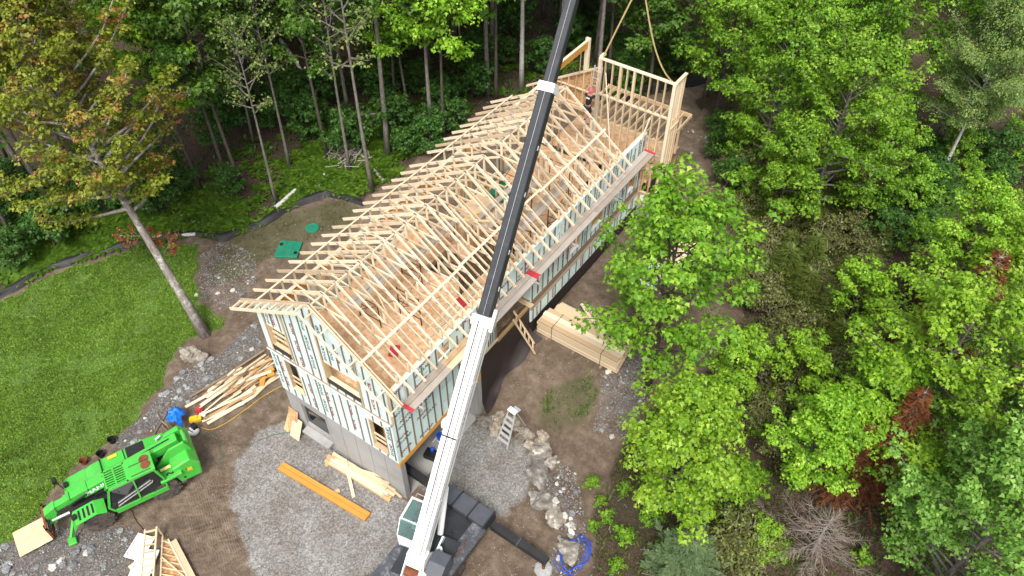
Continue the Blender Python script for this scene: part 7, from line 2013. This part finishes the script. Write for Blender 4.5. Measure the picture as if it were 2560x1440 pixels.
def blades(name, area_fn, count, bbox, mat, label, h=(.05, .13), w=.03, seed=1, cat='grass'):
    """short leaning blades; area_fn works on arrays"""
    rs = np.random.RandomState(seed)
    x = rs.uniform(bbox[0], bbox[1], count * 6); y = rs.uniform(bbox[2], bbox[3], count * 6)
    k = area_fn(x, y, rs)
    x, y = x[k][:count], y[k][:count]
    N = len(x)
    z = H_np(x, y) - .01
    a, b = rs.rand(N) * 6.28, rs.rand(N) * 6.28
    hh = h[0] + (h[1] - h[0]) * rs.rand(N); ln = hh * (.3 + .9 * rs.rand(N)); ww = w * (.6 + .8 * rs.rand(N))
    c, s, dx, dy = np.cos(a) * ww, np.sin(a) * ww, np.cos(b) * ln, np.sin(b) * ln
    P_ = np.stack([np.stack([x - c * .5, y - s * .5, z], 1), np.stack([x + c * .5, y + s * .5, z], 1), np.stack([x + c + dx * .7, y + s + dy * .7, z + hh * .8], 1), np.stack([x + dx - c, y + dy - s, z + hh], 1)], 1)
    tone = .5 + .28 * wob_np(x * .37 + .2 * y, y * .43 - .15 * x) + .2 * wob_np(x * 1.3 + y * .7, y * 1.1 - x * .6) + .2 * wob_np(x * 4.3 - y, y * 3.9 + x)
    Rn = np.clip(.55 * tone + .42 * rs.rand(N), 0, 1)
    me = mesh_np(name, P_.reshape(-1, 3), np.arange(N * 4).reshape(-1, 4), LEAF[mat], Rn)
    tag(place(bpy.data.objects.new(name, me)), label, cat, kind='stuff')
def lawn_fn(x, y, rs):
    k = inp(x + .25 * wob_np(x, y), y + .25 * wob_np(y + 9, x - 4), P_LAWN)
    return k & ((wob_np(x * .55 + 3, y * .5) + .5 * wob_np(x * 1.7, y * 1.9 + 2) < .42) | (rs.rand(len(x)) < .28))
blades('lawn', lawn_fn, 170000, (-24, -7, -12, 6), 'grass', 'lush green weedy lawn left of the house', (.025, .08), .026, 3)
blades('thin_grass', lambda x, y, rs: np.logical_or.reduce([inp(x, y, p) for p in P_DIRTGREEN]) & (wob_np(x, y) > -.1), 3500, (-16, 9, -2, 16), 'grass_dry', 'thin grass on the bare earth', (.05, .16), .02, 4)
blades('verge_weeds', lambda x, y, rs: inp(x, y, P_WOODS_R) & (wob_np(x * .8, y * .8) > -.15), 34000, (7, 26, -6, 34), 'weed', 'low weeds on the brown ground right of the house', (.05, .22), .04, 6, 'weeds')
blades('leaf_litter', lambda x, y, rs: inp(x, y, P_WOODS_R), 26000, (7, 26, -6, 34), 'litter', 'brown fallen leaves on the ground right of the house', (.005, .03), .06, 16, 'leaves')
blades('wood_floor_weeds', lambda x, y, rs: inp(x, y, P_WOODS_L) & (wob_np(x * .6, y * .6) > .05), 6000, (-30, 8, 4, 45), 'bush', 'low green growth on the shaded wood floor', (.08, .3), .08, 8, 'weeds')
blades('mound_weeds', lambda x, y, rs: inp(x, y, P_DIRTGREEN[1]) & (wob_np(x * 1.4, y * 1.4) > .15), 900, (3, 9, 3, 10), 'maple_blades', 'patchy green weeds on the earth mound behind the boulders', (.06, .22), .035, 9, 'weeds')
